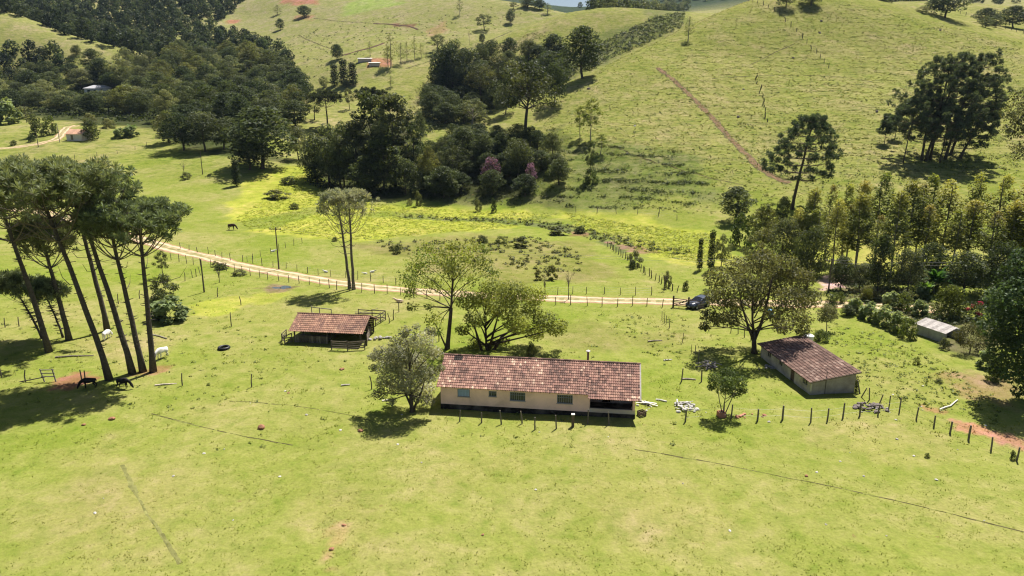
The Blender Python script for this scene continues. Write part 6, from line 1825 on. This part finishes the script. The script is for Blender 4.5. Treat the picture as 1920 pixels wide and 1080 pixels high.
for i, (px, py, h, lab) in enumerate([(222, 570, 1.7, "short grey post right of the thin araucaria stems"), (262, 560, 1.4, "small post left of the leafy bush"), (408, 557, 1.6, "single post above the yellow grass patch"),
        (434, 612, 2.1, "tall dark post alone in the middle of the left meadow"), (452, 572, 1.4, "leaning stick in the yellow grass patch"), (342, 723, 1.5, "leaning grey post beside the fallen log"),
        (472, 726, 1.6, "leaning post alone between the grove and the feathery tree"), (697, 730, 1.6, "dark upright post left of the feathery tree"), (48, 716, 1.5, "leaning post at the far left near the ladder-like frame"),
        (3, 708, 1.6, "grey post at the left edge of the view"), (154, 718, 1.6, "dark post of the pair beside the black cattle"), (161, 718, 1.5, "second dark post of the pair beside the black cattle"),
        (36, 612, 1.4, "grey post behind the thick araucaria trunk"), (10, 614, 1.4, "grey post at the left behind the araucarias"), (738, 600, 1.6, "post near the cream calf behind the shed"), (730, 606, 1.5, "post behind the square rail pen"),
        (748, 585, 1.6, "thin post below the cream calf"), (101, 310, 3.2, "thin post in the far left meadow above the araucaria tops"), (35, 312, 3.0, "thin post at the far left above the araucaria tops"), (1236, 401, 1.8, "lone post at the foot of the big hill"), (823, 640, 1.6, "post seen under the spreading tree")]):
    p = spot(px, py); r = random.Random(i)
    m = MB(); m.tube([(0, 0, -.3), (r.uniform(-.02, .02), 0, h * .5), (r.uniform(-.2, .2), 0, h)], [0.075, 0.07, 0.06], 6, (0.15, 0.13, 0.11))
    o = m.build("fence_post", M_WOOD); o.location = p
    tag(o, lab, "post", "lone fence posts")
fence("wire_fence", "bushy fence line running down from the top of the big hill", along([(1405, 2), (1432, 12), (1460, 28), (1482, 48), (1500, 66), (1520, 88), (1540, 112), (1556, 133)], 5.0, .4, 8), 2.0, 0.14, 0, 16, 0.1, (0.10, 0.09, 0.07))
fence("wire_fence", "broken line of stumps and posts down the middle of the big hill", along([(1418, 146), (1424, 165), (1430, 190), (1436, 215), (1438, 232)], 4.0, .8, 9), 1.2, 0.17, 0, 17, 0.15, (0.08, 0.075, 0.05))
fence("wire_fence", "distant fence across the rear field at the upper right", along([(1780, 20), (1830, 36), (1880, 52), (1920, 64)], 5.5, .3, 10), 1.8, 0.14, 0, 18, 0.05, (0.12, 0.11, 0.09))
fence("wire_fence", "thin fence line along the far side of the left meadow", along([(140, 298), (240, 284), (280, 270)], 7, .3, 11), 1.5, 0.08, 2, 19)
fence("wire_fence", "low fence along the foot of the big hill above the marsh", along([(1080, 398), (1200, 402), (1300, 418)], 5.5, .3, 12), 1.4, 0.07, 2, 20)

# ladder-like gate frame in the left meadow
p = spot(94, 716)
t = thing("ladder_frame", "ladder-like wooden gate frame leaning by the red earth", "frame", p)
for x in (-0.75, 0.55):
    m = MB(); m.tube([(x + .15, 0, -.2), (x - .25 if x < 0 else x - .15, 0.1, 1.55)], [0.08, 0.06], 6, (0.26, 0.23, 0.20)); m.build("upright", M_WOOD, t)
for z in (0.62, 1.02, 1.42):
    m = MB(); m.beam((-0.95, 0.05, z), (0.62, 0.08, z + .02), 0.06, 0.10, (0.24, 0.21, 0.18)); m.build("rung", M_WOOD, t)
m = MB(); m.beam((-3.6, 0.1, -0.05), (-0.5, 0.0, 0.6), 0.10, 0.10, (0.10, 0.085, 0.07))
o = m.build("fallen_pole", M_WOOD); o.location = p; tag(o, "dark pole propped against the ladder-like frame", "pole")

# gate by the car
p = spot(1262, 576)
t = thing("farm_gate", "dark wooden farm gate with heavy posts in front of the car", "gate", p, math.radians(-20))
for x in (0.0, 2.3): 
    m = MB(); m.box(x, 0, 0.75, 0.24, 0.24, 2.1, (0.07, 0.055, 0.048)); m.build("post", M_WOOD, t)
for k in range(5):
    m = MB(); m.beam((0.1, -0.02, 0.35 + k * .27), (4.6, -0.02, 0.25 + k * .25), 0.05, 0.11, (0.10, 0.08, 0.07)); m.build("rail", M_WOOD, t)
m = MB(); m.beam((0.15, -0.08, 0.3), (2.25, -0.08, 1.4), 0.05, 0.10, (0.10, 0.08, 0.07)); m.build("brace", M_WOOD, t)

# ------------------------------------------------------------------ power poles and their wires
def power_pole(label, p, h, arms=1, col=(0.12, 0.10, 0.085), aw=2.2, rz=0.0, cat="pole"):
    t = thing("power_pole", label, cat, p, rz, "power poles of the valley")
    m = MB(); m.tube([(0, 0, -.4), (0, 0, h)], [0.15, 0.10], 8, col); m.build("mast", M_WOOD, t)
    if arms:
        m = MB(); m.box(0, -0.13, h - 0.35, aw, 0.10, 0.12, col); A = m.build("cross_arm", M_WOOD, t)
        for x in (-aw / 2 + .12, 0.3, aw / 2 - .12):
            i = MB(); i.lathe([(0, 0.26), (0.05, 0.24), (0.06, 0.12), (0.035, 0)], 8, (0.4, 0.38, 0.36), 0, (x, -0.13, h - 0.29)); i.build("insulator", M_PAINT, A)
    return p + Vector((0, 0, h))
tops = []
for px, base, top, lab, arms in [(523, 505, 426, "wooden power pole with a cross arm beside the dirt road", 1), (383, 548, 486, "short dark pole on the near side of the dirt road", 0),
                                 (380, 327, 284, "dead leaning trunk standing like a pole in the left meadow", 0), (548, 197, 163, "pale pole beside the far bending track", 0), (583, 178, 158, "small pole on the far rise", 0),
                                 (72, 276, 240, "tall thin pole at the far left road", 0), (112, 267, 233, "pale leaning pole at the bend of the far left road", 0), (50, 230, 195, "thin pole in the far left meadow", 0)]:
    p = spot(px, base)
    tops.append(power_pole(lab, p, z_seen(p.y, top) - p.z, arms, (0.34, 0.31, 0.28) if px in (548, 112) else (0.12, 0.10, 0.085)))
a = tops[0] + Vector((0, 0, -.2))
b = at_depth(1560, 487, 118); c = at_depth(2000, 484, 112)
m = MB()
for dz in (0, 0.45):
    for s, e in ((Vector(b), Vector(c)), (a, Vector(b))):
        m.tube([s.lerp(e, t) + Vector((0, 0, -dz - 1.6 * 4 * t * (1 - t) * ((e - s).length / 90))) for t in [i / 14 for i in range(15)]], 0.012, 3, (0.08, 0.08, 0.08), cap=False)
o = m.build("power_line", M_PAINT); tag(o, "pair of thin overhead wires crossing in front of the eucalypt grove", "wire")
p = Vector((b[0], b[1], float(ground(b[0], b[1]))))
power_pole("power pole hidden among the trees at the left end of the grove", p, b[2] - p.z + .2)

# ------------------------------------------------------------------ car
def car():
    p = spot(1309, 577)
    T = thing("car", "dark blue-grey people carrier parked on the dirt road by the gate", "car", p + Vector((0, 0.3, 0.03)), math.radians(180 + 38))
    body = (0.045, 0.055, 0.085); gl = (0.012, 0.014, 0.018)
    # stations along x (front +): x, half width, z bottom, z belt, half width belt, roof z, half width roof
    st = [(2.12, .60, .38, .62, .56), (2.05, .76, .28, .74, .72), (1.75, .84, .24, .86, .80), (1.15, .87, .24, .97, .84), (.55, .88, .24, 1.02, .85), (-.6, .88, .24, 1.04, .86), (-1.5, .87, .24, 1.06, .85), (-2.0, .82, .28, 1.08, .80), (-2.10, .74, .38, 1.05, .72)]
    mb = MB(); V, F = [], []
    for x, w, zb, zt, wt in st:
        V += [(x, -w * .9, zb), (x, -w, (zb + zt) / 2), (x, -wt, zt), (x, 0, zt + .03), (x, wt, zt), (x, w, (zb + zt) / 2), (x, w * .9, zb)]
    n = len(st)
    for i in range(n - 1):
        for k in range(6): F.append((i * 7 + k, (i + 1) * 7 + k, (i + 1) * 7 + k + 1, i * 7 + k + 1))
        F.append((i * 7 + 6, (i + 1) * 7 + 6, (i + 1) * 7, i * 7))
    F.append(tuple(range(7))); F.append(tuple((n - 1) * 7 + k for k in range(7))[::-1])
    mb.mesh(V, F, body)
    rf = [(.15, .80, 1.02), (-.25, .72, 1.50), (-.9, .70, 1.60), (-1.55, .68, 1.58), (-1.95, .66, 1.50), (-2.06, .70, 1.30)]
    # roof shell with pillars: glass greenhouse below it is a part of its own
    V = []; F = []
    for x, w, z in rf[1:5]: V += [(x, -w, z), (x, -w * .6, z + .045), (x, w * .6, z + .045), (x, w, z)]
    for i in range(3):
        for k in range(3): F.append((i * 4 + k, (i + 1) * 4 + k, (i + 1) * 4 + k + 1, i * 4 + k + 1))
    mb.mesh(V, F, body)
    for s in (-1, 1):
        for a, b in (((.62, s * .80, 1.02), (-.25, s * .72, 1.50)), ((-.55, s * .86, 1.02), (-.65, s * .715, 1.55)), ((-1.45, s * .84, 1.04), (-1.45, s * .70, 1.57)), ((-2.04, s * .78, 1.06), (-1.95, s * .66, 1.50))):
            mb.beam(a, b, .07, .07, body)
    mb.build("body", M_CAR, T, True)
    g = MB()
    A = [(.62, -.78, 1.03), (.62, .78, 1.03), (-.22, .69, 1.49), (-.22, -.69, 1.49)]
    g.poly(A, gl); G = g.build("windscreen", M_GLASS, T)
    for s in (-1, 1):
        g = MB()
        for (x0, x1, u0, u1) in ((.45, -.52, -.28, -.62), (-.6, -1.42, -.68, -1.42), (-1.5, -1.98, -1.48, -1.9)):
            f = [(x0, s * .845, 1.035), (x1, s * .845, 1.035), (u1, s * .715, 1.53), (u0, s * .725, 1.48)]
            g.poly(f if s > 0 else f[::-1], gl)
        g.build("side_window", M_GLASS, T)
        m = MB(); m.box(.50, s * .98, 1.04, .16, .20, .13, body); m.build("mirror", M_CAR, T)
        m = MB(); m.mesh([(2.09, s * .44, .66), (1.86, s * .81, .70), (1.78, s * .82, .84), (2.02, s * .45, .765), (2.10, s * .44, .60), (1.95, s * .79, .62)], [(0, 1, 2, 3), (4, 5, 1, 0)], (.65, .67, .68)); m.build("headlight", M_GLASS, T)
        m = MB(); m.box(-2.08, s * .68, 1.0, .06, .16, .36, (.25, .02, .02)); m.build("tail_light", M_GLASS, T)
    m = MB(); m.poly([(-2.05, .68, 1.10), (-2.05, -.68, 1.10), (-1.97, -.63, 1.46), (-1.97, .63, 1.46)], gl); m.build("rear_window", M_GLASS, T)
    m = MB(); m.box(2.13, 0, .44, .08, 1.15, .16, (.02, .02, .022)); m.build("bumper_grille", M_PAINT, T)
    m = MB(); m.box(2.18, 0, .43, .02, .42, .13, (.5, .5, .5)); m.build("number_plate", M_PAINT, T)
    for x in (1.32, -1.30):
        for s in (-1, 1):
            w = MB(); P = [(x, s * .74, .32), (x, s * .93, .32)]
            w.tube(P, .32, 18, (.015, .015, .016)); W = w.build("wheel", M_PAINT, T)
            h = MB(); h.tube([(x, s * .925, .32), (x, s * .945, .32)], .20, 12, (.40, .40, .42)); h.build("rim", M_PAINT, W)
M_CAR = mat_col("car_paint", 0.25, 0.6, 3.0, 0.05)
car()

# ------------------------------------------------------------------ cattle and horse: one skinned body each
def animal(name, label, cat, p, rz, col, dark=None, scale=1.0, pose="graze", horse=False, muzzle=None):
    J = {}
    E = []
    def j(k, x, y, z, r, q=None): J[k] = (Vector((x, y, z)), r, q or r)
    j("pelvis", -0.62, 0, 1.22, .24, .30); j("belly", -0.10, 0, 1.10, .31, .37); j("chest", 0.42, 0, 1.12, .29, .36); j("withers", 0.66, 0, 1.20, .22, .30)
    if not horse and pose != "lie": J["hump"] = (Vector((0.52, 0, 1.46)), .13, .15)
    if pose == "graze": j("neck", 1.02, 0.02, 0.92, .15, .2); j("poll", 1.26, 0.04, 0.52, .13, .14); j("muzzle", 1.42, 0.05, 0.14, .085, .09)
    else: j("neck", 0.98, 0, 1.42, .15, .2); j("poll", 1.24, 0, 1.62, .13, .14); j("muzzle", 1.62, 0, 1.44, .085, .09)
    j("tail1", -0.86, 0, 1.28, .05); j("tail2", -0.98, 0, 0.70, .025)
    E += [("pelvis", "belly"), ("belly", "chest"), ("chest", "withers"), ("withers", "neck"), ("neck", "poll"), ("poll", "muzzle"), ("pelvis", "tail1"), ("tail1", "tail2")]
    if "hump" in J: E.append(("chest", "hump"))
    for s, sd in (("l", 1), ("r", -1)):
        a = 0.06 * sd
        j("hip" + s, -0.68, .17 * sd, 0.98, .17); j("stifle" + s, -0.56 + a, .19 * sd, 0.70, .12); j("hock" + s, -0.80 + a, .18 * sd, 0.44, .065); j("hfoot" + s, -0.74 + a, .18 * sd, 0.05, .06)
        j("shoulder" + s, 0.46, .17 * sd, 0.90, .14); j("elbow" + s, 0.40 - a, .18 * sd, 0.68, .09); j("knee" + s, 0.46 - a, .18 * sd, 0.38, .06); j("ffoot" + s, 0.45 - a, .18 * sd, 0.05, .06)
        j("ear" + s, J["poll"][0].x - .05, .22 * sd, J["poll"][0].z + .04, .035)
        E += [("pelvis", "hip" + s), ("hip" + s, "stifle" + s), ("stifle" + s, "hock" + s), ("hock" + s, "hfoot" + s), ("chest", "shoulder" + s), ("shoulder" + s, "elbow" + s), ("elbow" + s, "knee" + s), ("knee" + s, "ffoot" + s), ("poll", "ear" + s)]
    if pose == "lie":
        for k in J: 
            v = J[k][0]
            if k[:4] in ("hfoo", "hock", "stif", "ffoo", "knee", "elbo"):
                J[k] = (Vector((v.x + (.35 if k[0] in "hs" else .1), v.y * 2.0, 0.12)), J[k][1], J[k][2])
            else: J[k] = (v - Vector((0, 0, 0.72 if k[:3] not in ("hip", "sho") else 0.62)), J[k][1], J[k][2])
    keys = list(J); me = bpy.data.meshes.new("body")
    me.from_pydata([tuple(J[k][0]) for k in keys], [(keys.index(a), keys.index(b)) for a, b in E], [])
    o = bpy.data.objects.new("tmp", me); COL.objects.link(o)
    md = o.modifiers.new("skin", 'SKIN'); md.use_smooth_shade = True
    for i, k in enumerate(keys):
        sv = me.skin_vertices[0].data[i]; sv.radius = (J[k][1], J[k][2]); sv.use_root = (k == "pelvis")
    o.modifiers.new("sub", 'SUBSURF').render_levels = 2; o.modifiers["sub"].levels = 2
    dg = bpy.context.evaluated_depsgraph_get()
    bm = bpy.data.meshes.new_from_object(o.evaluated_get(dg))
    bpy.data.objects.remove(o)
    n = len(bm.polygons); c = np.empty((n, 3)); ctr = np.empty(n * 3); bm.polygons.foreach_get("center", ctr); ctr = ctr.reshape(-1, 3)
    c[:] = col
    if dark is not None:
        hd = (ctr[:, 0] > J["neck"][0].x + .05)
        c[hd] = dark
        c[(ctr[:, 2] < 0.25) & (pose != "lie")] = dark
    lt = np.empty(n, np.int32); bm.polygons.foreach_get("loop_total", lt)
    at = bm.color_attributes.new("col", 'FLOAT_COLOR', 'CORNER')
    at.data.foreach_set("color", np.repeat(np.concatenate([c, np.ones((n, 1))], 1), lt, axis=0).astype(np.float32).ravel())
    bm.materials.clear(); bm.materials.append(M_HIDE)
    bm.polygons.foreach_set("use_smooth", [True] * n)
    o = link(name, bm, None, p); o.rotation_euler = (0, 0, rz); o.scale = (scale,) * 3
    return tag(o, label, cat)
WHITE = (0.74, 0.71, 0.67)
animal("cow", "white grazing cow with a grey head right of the araucaria trunks", "cow", spot(305, 672), math.radians(-112), WHITE, (0.16, 0.15, 0.14), 0.98)
animal("cow", "cream calf lying in the grass behind the cattle shed", "cow", spot(749, 567), math.radians(170), (0.62, 0.47, 0.36), None, 0.72, "lie")
animal("cow", "black cow grazing in the shade beside the pair of posts", "cow", spot(168, 728), math.radians(200), (0.012, 0.011, 0.010), None, 0.85)
animal("cow", "black cow standing in the araucaria shade, nearer the trunks", "cow", spot(232, 728), math.radians(-10), (0.014, 0.012, 0.011), None, 0.85)
animal("horse", "dark brown horse grazing at the edge of the yellow marsh", "horse", spot(435, 431), math.radians(-8), (0.055, 0.03, 0.022), (0.02, 0.014, 0.012), 1.02, "graze", True)
animal("cow", "white cow seen from behind among the araucaria trunks", "cow", spot(201, 636), math.radians(84), WHITE, None, 0.85)
for i, (px, py, s, lab, rz) in enumerate([(512, 472, .5, "small white calf resting in the roadside field near the power pole", 20), (611, 511, .5, "small white calf beside the far roadside fence, nearest the grove side", 160), (685, 514, .42, "small white calf right of the twin araucarias", 200), (698, 511, .5, "small white and grey calf furthest right of the resting calves", 10)]):
    animal("calf", lab, "calf", spot(px, py), math.radians(rz), (0.72, 0.70, 0.68), (0.3, 0.29, 0.28) if i == 3 else None, s, "lie")

# ------------------------------------------------------------------ rubble, stones, planks and other small things
def rock_mesh(seed, col):
    r = np.random.RandomState(seed)
    import bmesh
    bm = bmesh.new(); bmesh.ops.create_icosphere(bm, subdivisions=2, radius=0.5)
    k = unit(r, 6) * 2
    for v in bm.verts:
        n = np.array(v.co); s = 1 + 0.22 * np.sin(n @ k.T).mean() * 2
        v.co = v.co * s
        for q in k[:4]:
            d = float(np.dot(np.array(v.co), q / 2)) - 0.36
            if d > 0: v.co -= Vector(q / 2) * d * 0.8
    me = bpy.data.meshes.new("stone"); bm.to_mesh(me); bm.free()
    at = me.color_attributes.new("col", 'FLOAT_COLOR', 'CORNER')
    at.data.foreach_set("color", np.tile(np.array(tuple(col) + (1,), np.float32), len(me.loops)))
    me.materials.append(M_STONE)
    return me
ROCKS = {k: [rock_mesh(i * 7 + ord(k), c) for i in range(3)] for k, c in (("g", (0.33, 0.31, 0.29)), ("w", (0.50, 0.48, 0.45)), ("r", (0.42, 0.20, 0.13)), ("d", (0.17, 0.14, 0.13)), ("m", (0.29, 0.145, 0.085)))}
rr = random.Random(21)
def rock(name, label, cat, p, s, k, group=None, flat=0.65):
    o = link(name, rr.choice(ROCKS[k]), None, Vector(p) + Vector((0, 0, s * flat * 0.22)))
    o.rotation_euler = (rr.uniform(-.2, .2), rr.uniform(-.2, .2), rr.uniform(0, 6.28)); o.scale = (s * rr.uniform(.8, 1.3), s * rr.uniform(.8, 1.2), s * flat)
    return tag(o, label, cat, group)
def heap(cpx, rx, ry, n, s, k, name, label, cat, group, hgt):
    c = spot(*cpx)
    for i in range(n):
        a = rr.uniform(0, 6.28); q = math.sqrt(rr.random())
        x, y = c.x + math.cos(a) * rx * q, c.y + math.sin(a) * ry * q
        p = Vector((x, y, float(ground(x, y)) + hgt * max(0, 1 - q * q) * rr.uniform(.5, 1)))
        rock(name, label, cat, p, s * rr.uniform(.6, 1.5), k, group)
heap((1632, 766), 1.7, 1.3, 42, 0.36, "d", "stone", "dark field stone in the heap by the small house corner", "stone", "stones heaped by the small house", 0.35)
heap((1640, 770), 1.8, 1.1, 12, 0.3, "g", "stone", "grey field stone among the dark heap by the small house corner", "stone", "grey stones in the heap", 0.3)
heap((1285, 766), 1.3, 1.5, 26, 0.34, "w", "rubble_piece", "white broken rubble in the pile right of the long house", "rubble", "white rubble right of the long house", 0.30)
heap((1400, 780), 2.1, 0.5, 14, 0.26, "r", "brick_piece", "broken red brick scattered along the fence by the planter", "brick", "broken bricks by the planter", 0.05)
heap((1206, 762), 0.6, 1.4, 12, 0.26, "w", "rubble_piece", "pale rubble against the porch end of the long house", "rubble", "rubble at the porch end", 0.1)
heap((718, 637), 1.9, 0.7, 8, 0.5, "g", "boulder", "pale boulder behind the feathery tree", "boulder", "pale boulders behind the feathery tree", 0.2)
heap((1328, 690), 1.0, 0.6, 10, 0.34, "d", "stone", "dark stone under the wood pile in the yard", "stone", "stones under the wood pile", 0.1)
heap((1432, 690), 1.2, 0.9, 10, 0.34, "g", "rubble_piece", "grey rubble in the shade at the foot of the wide olive-grey tree", "rubble", "rubble in the tree shade", 0.2)
def planks(cpx, n, L, spread, col, label, group, seed, hgt=0.35, ang=None):
    r = random.Random(seed); c = spot(*cpx)
    for i in range(n):
        l = L * r.uniform(.6, 1.2)
        m = MB(); m.box(0, 0, 0, l, r.uniform(.08, .2), 0.04, shade(col, r.uniform(.75, 1.2)))
        o = m.build("plank", M_WOOD)
        x, y = c.x + r.uniform(-1, 1) * spread, c.y + r.uniform(-1, 1) * spread
        o.location = (x, y, float(ground(x, y)) + 0.06 + hgt * r.random())
        o.rotation_euler = (r.uniform(-.1, .1), r.uniform(-.22, .22), (r.uniform(0, 6.28) if ang is None else ang + r.uniform(-.5, .5)))
        tag(o, label, "plank", group)
planks((1283, 764), 12, 1.0, 0.9, (0.40, 0.38, 0.36), "bleached plank on the rubble pile right of the long house", "planks on the rubble pile", 1)
planks((1328, 688), 14, 1.9, 0.8, (0.28, 0.25, 0.22), "grey plank on the wood pile left of the small house", "planks on the wood pile", 2, 0.45)
planks((1214, 760), 5, 1.9, 0.6, (0.55, 0.52, 0.48), "white plank leaning and lying at the porch end of the long house", "white planks at the porch end", 3, 0.15, -0.9)
planks((686, 588), 4, 3.0, 0.6, (0.16, 0.13, 0.11), "dark loose plank stacked behind the cattle shed roof", "planks behind the shed", 4, 0.3, 0.1)
for px, py, l, rz, col, lab in [(311, 722, 2.3, .25, (0.55, 0.47, 0.38), "pale fallen log beside the leaning post"), (648, 723, 1.0, .3, (0.5, 0.46, 0.4), "short pale stick in the meadow left of the feathery tree"), (1228, 640, 2.0, .2, (0.3, 0.26, 0.2), "thin fallen pole in the yard behind the long house"), (1292, 712, 1.5, -.1, (0.36, 0.31, 0.26), "short log between the two separate posts"), (728, 752, 1.3, .2, (0.6, 0.57, 0.52), "bleached log left of the feathery tree"),
                                (140, 669, 4.5, .15, (0.24, 0.2, 0.16), "long fallen bough in the grove shade"), (300, 632, 3.0, -.5, (0.3, 0.27, 0.22), "crooked fallen branch behind the grazing cow"), (1252, 676, 1.1, .3, (0.6, 0.57, 0.52), "pale stick behind the end of the long house"), (1240, 752, 1.2, -.4, (0.62, 0.6, 0.56), "white stick between the porch and the rubble")]:
    m = MB(); m.tube([(-l / 2, 0, 0), (-l * .1, l * .03, .02), (l / 2, -l * .02, 0)], [0.11, 0.10, 0.07], 7, col)
    o = m.build("log", M_BARK); o.location = spot(px, py) + Vector((0, 0, .08)); o.rotation_euler = (0, 0, rz); tag(o, lab, "log")
B = [spot(*q) for q in ((1762, 770), (1772, 766), (1782, 763), (1790, 756), (1795, 752))]
m = MB(); m.tube([q - B[0] + Vector((0, 0, .15)) for q in B], [0.09, 0.085, 0.075, 0.07, 0.05], 7, (0.66, 0.63, 0.58))
o = m.build("branch", M_BARK); o.location = B[0]; tag(o, "long bleached curved branch lying right of the fence posts", "branch")
p = spot(420, 654)
m = MB()
ring = [(0.62 + .17 * math.cos(t), .17 * math.sin(t)) for t in [2 * math.pi * k / 10 for k in range(11)]]
m.lathe(ring, 26, (0.012, 0.012, 0.013), 0, (0, 0, .17)); o = m.build("tyre_trough", M_PAINT, smooth=True); o.location = p; tag(o, "black tyre trough lying alone in the left meadow", "tyre")
for px, py, s, lab in [(490, 803, 1.0, "large orange termite mound in the front meadow"), (210, 786, .7, "flat red-orange mound left in the front meadow"), (676, 808, .55, "small reddish mound below the feathery tree"), (641, 693, .6, "small red mound between the meadow posts and the feathery tree"), (541, 737, .3, "tiny reddish clod in the meadow right of the leaning post"), (157, 797, .5, "small orange clod left of the flat red mound"), (1512, 893, .4, "reddish clod low in the right of the front meadow"), (645, 985, .35, "red clod in the bare streak of the front meadow"), (622, 1030, .4, "red clod lowest in the bare streak of the front meadow"), (905, 1003, .25, "tiny pale clod in the middle of the front meadow")]:
    rock("earth_mound", lab, "mound", spot(px, py), s, "m", None, 0.5)
for i in range(46):
    x, y = rr.uniform(-35, 48), rr.uniform(44, 78)
    if -8 < x < 13 and 66 < y < 80: continue
    rock("field_stone", "small pale stone scattered in the short grass", "stone", (x, y, float(ground(x, y))), rr.uniform(.12, .3), rr.choice("wwg"), "pale stones scattered over the meadow", .5)
for px, py, s in [(1190, 237, 1.0), (1176, 289, 1.0), (1394, 168, .9), (1540, 40, 1.3), (1537, 62, 1.1), (1487, 109, 1.1), (1384, 220, 1.3), (1644, 210, 1.2), (1763, 57, 1.2), (1104, 167, 1.2)]:
    rock("hill_rock", "rock or termite mound dotting the big hillside", "rock", spot(px, py), s, "w" if px < 1195 and px > 1170 else "d", "white rocks on the slope" if 1170 < px < 1195 else "dark mounds on the big hillside", .7)["label"] = "white rock on the lower slope of the big hill" if 1170 < px < 1195 else "dark termite mound on the big hillside"
# planter box, bin and tarpaulin
p = spot(1352, 781)
t = thing("planter", "square terracotta-red planter under the small round tree", "planter", p, .2)
m = MB()
for x, y, sx, sy in ((0, -.32, .7, .06), (0, .32, .7, .06), (-.32, 0, .06, .58), (.32, 0, .06, .58)): m.box(x, y, .27, sx, sy, .56, (0.46, 0.20, 0.13))
m.build("box", M_WALL, t); m = MB(); m.box(0, 0, .40, .56, .56, .1, (0.08, 0.055, 0.04)); m.build("soil", M_EARTH, t)
p = spot(1444, 592)
t = thing("water_drum", "small blue plastic drum under the wide olive-grey tree", "drum", p)
m = MB(); m.lathe([(0, 0), (.42, 0), (.46, .3), (.46, .75), (.40, .95), (0, .97)], 16, (0.03, 0.22, 0.42)); m.build("body", M_PAINT, t, True)
m = MB(); m.lathe([(.47, .70), (.49, .72), (.49, .76), (.47, .78)], 16, (0.03, 0.18, 0.36)); m.build("hoop", M_PAINT, t, True)
p = spot(1203, 779)
t = thing("wooden_crate", "dark crate standing by the porch end of the long house", "crate", p, .5)
for k in range(3):
    m = MB()
    for s in (-1, 1): m.box(0, s * .32, .1 + k * .17, .7, .04, .13, (0.13, 0.09, 0.07)); m.box(s * .34, 0, .1 + k * .17, .04, .60, .13, (0.13, 0.09, 0.07))
    m.build("slat_ring", M_WOOD, t)
# pond in the left meadow
Q = [spot(*q) for q in ((506, 541), (514, 538.5), (524, 539), (533, 536.5), (544, 537.5), (546, 540), (536, 541), (530, 543), (518, 542))]
c = sum(Q, Vector()) / len(Q)
M_WATER = mat_col("pond_water", 0.06, 0.5, 2.0, 0.1)
m = MB(); m.poly([Vector((q.x, q.y, c.z + .035)) for q in resample(Q + [Q[0]], .35) for q in [Vector((q[0], q[1], 0))]][::-1], (0.06, 0.07, 0.06))
o = m.build("water", M_WATER); structure(o, "small reflecting puddle in the left meadow")

# ------------------------------------------------------------------ valley haze
hm = bpy.data.materials.new("haze")
hm.use_nodes = True
hn = hm.node_tree
hn.nodes.remove(hn.nodes["Principled BSDF"])
hv = hn.nodes.new("ShaderNodeVolumePrincipled")
hv.inputs["Color"].default_value = (0.55, 0.75, 1.0, 1)
hv.inputs["Density"].default_value = 0.000035
hv.inputs["Anisotropy"].default_value = 0.2
hn.links.new(hv.outputs[0], hn.nodes["Material Output"].inputs["Volume"])
m = MB()
zl, zh = float(GZ.min()) - 1.5, float(GZ.max()) + 25
m.box(0, (GY[0] + GY[-1]) / 2, (zl + zh) / 2, GX[-1] - GX[0] + 12, GY[-1] - GY[0] + 12, zh - zl)
o = m.build("haze", hm)
tag(o, "thin blue daylight haze filling the valley", None, None, "stuff")
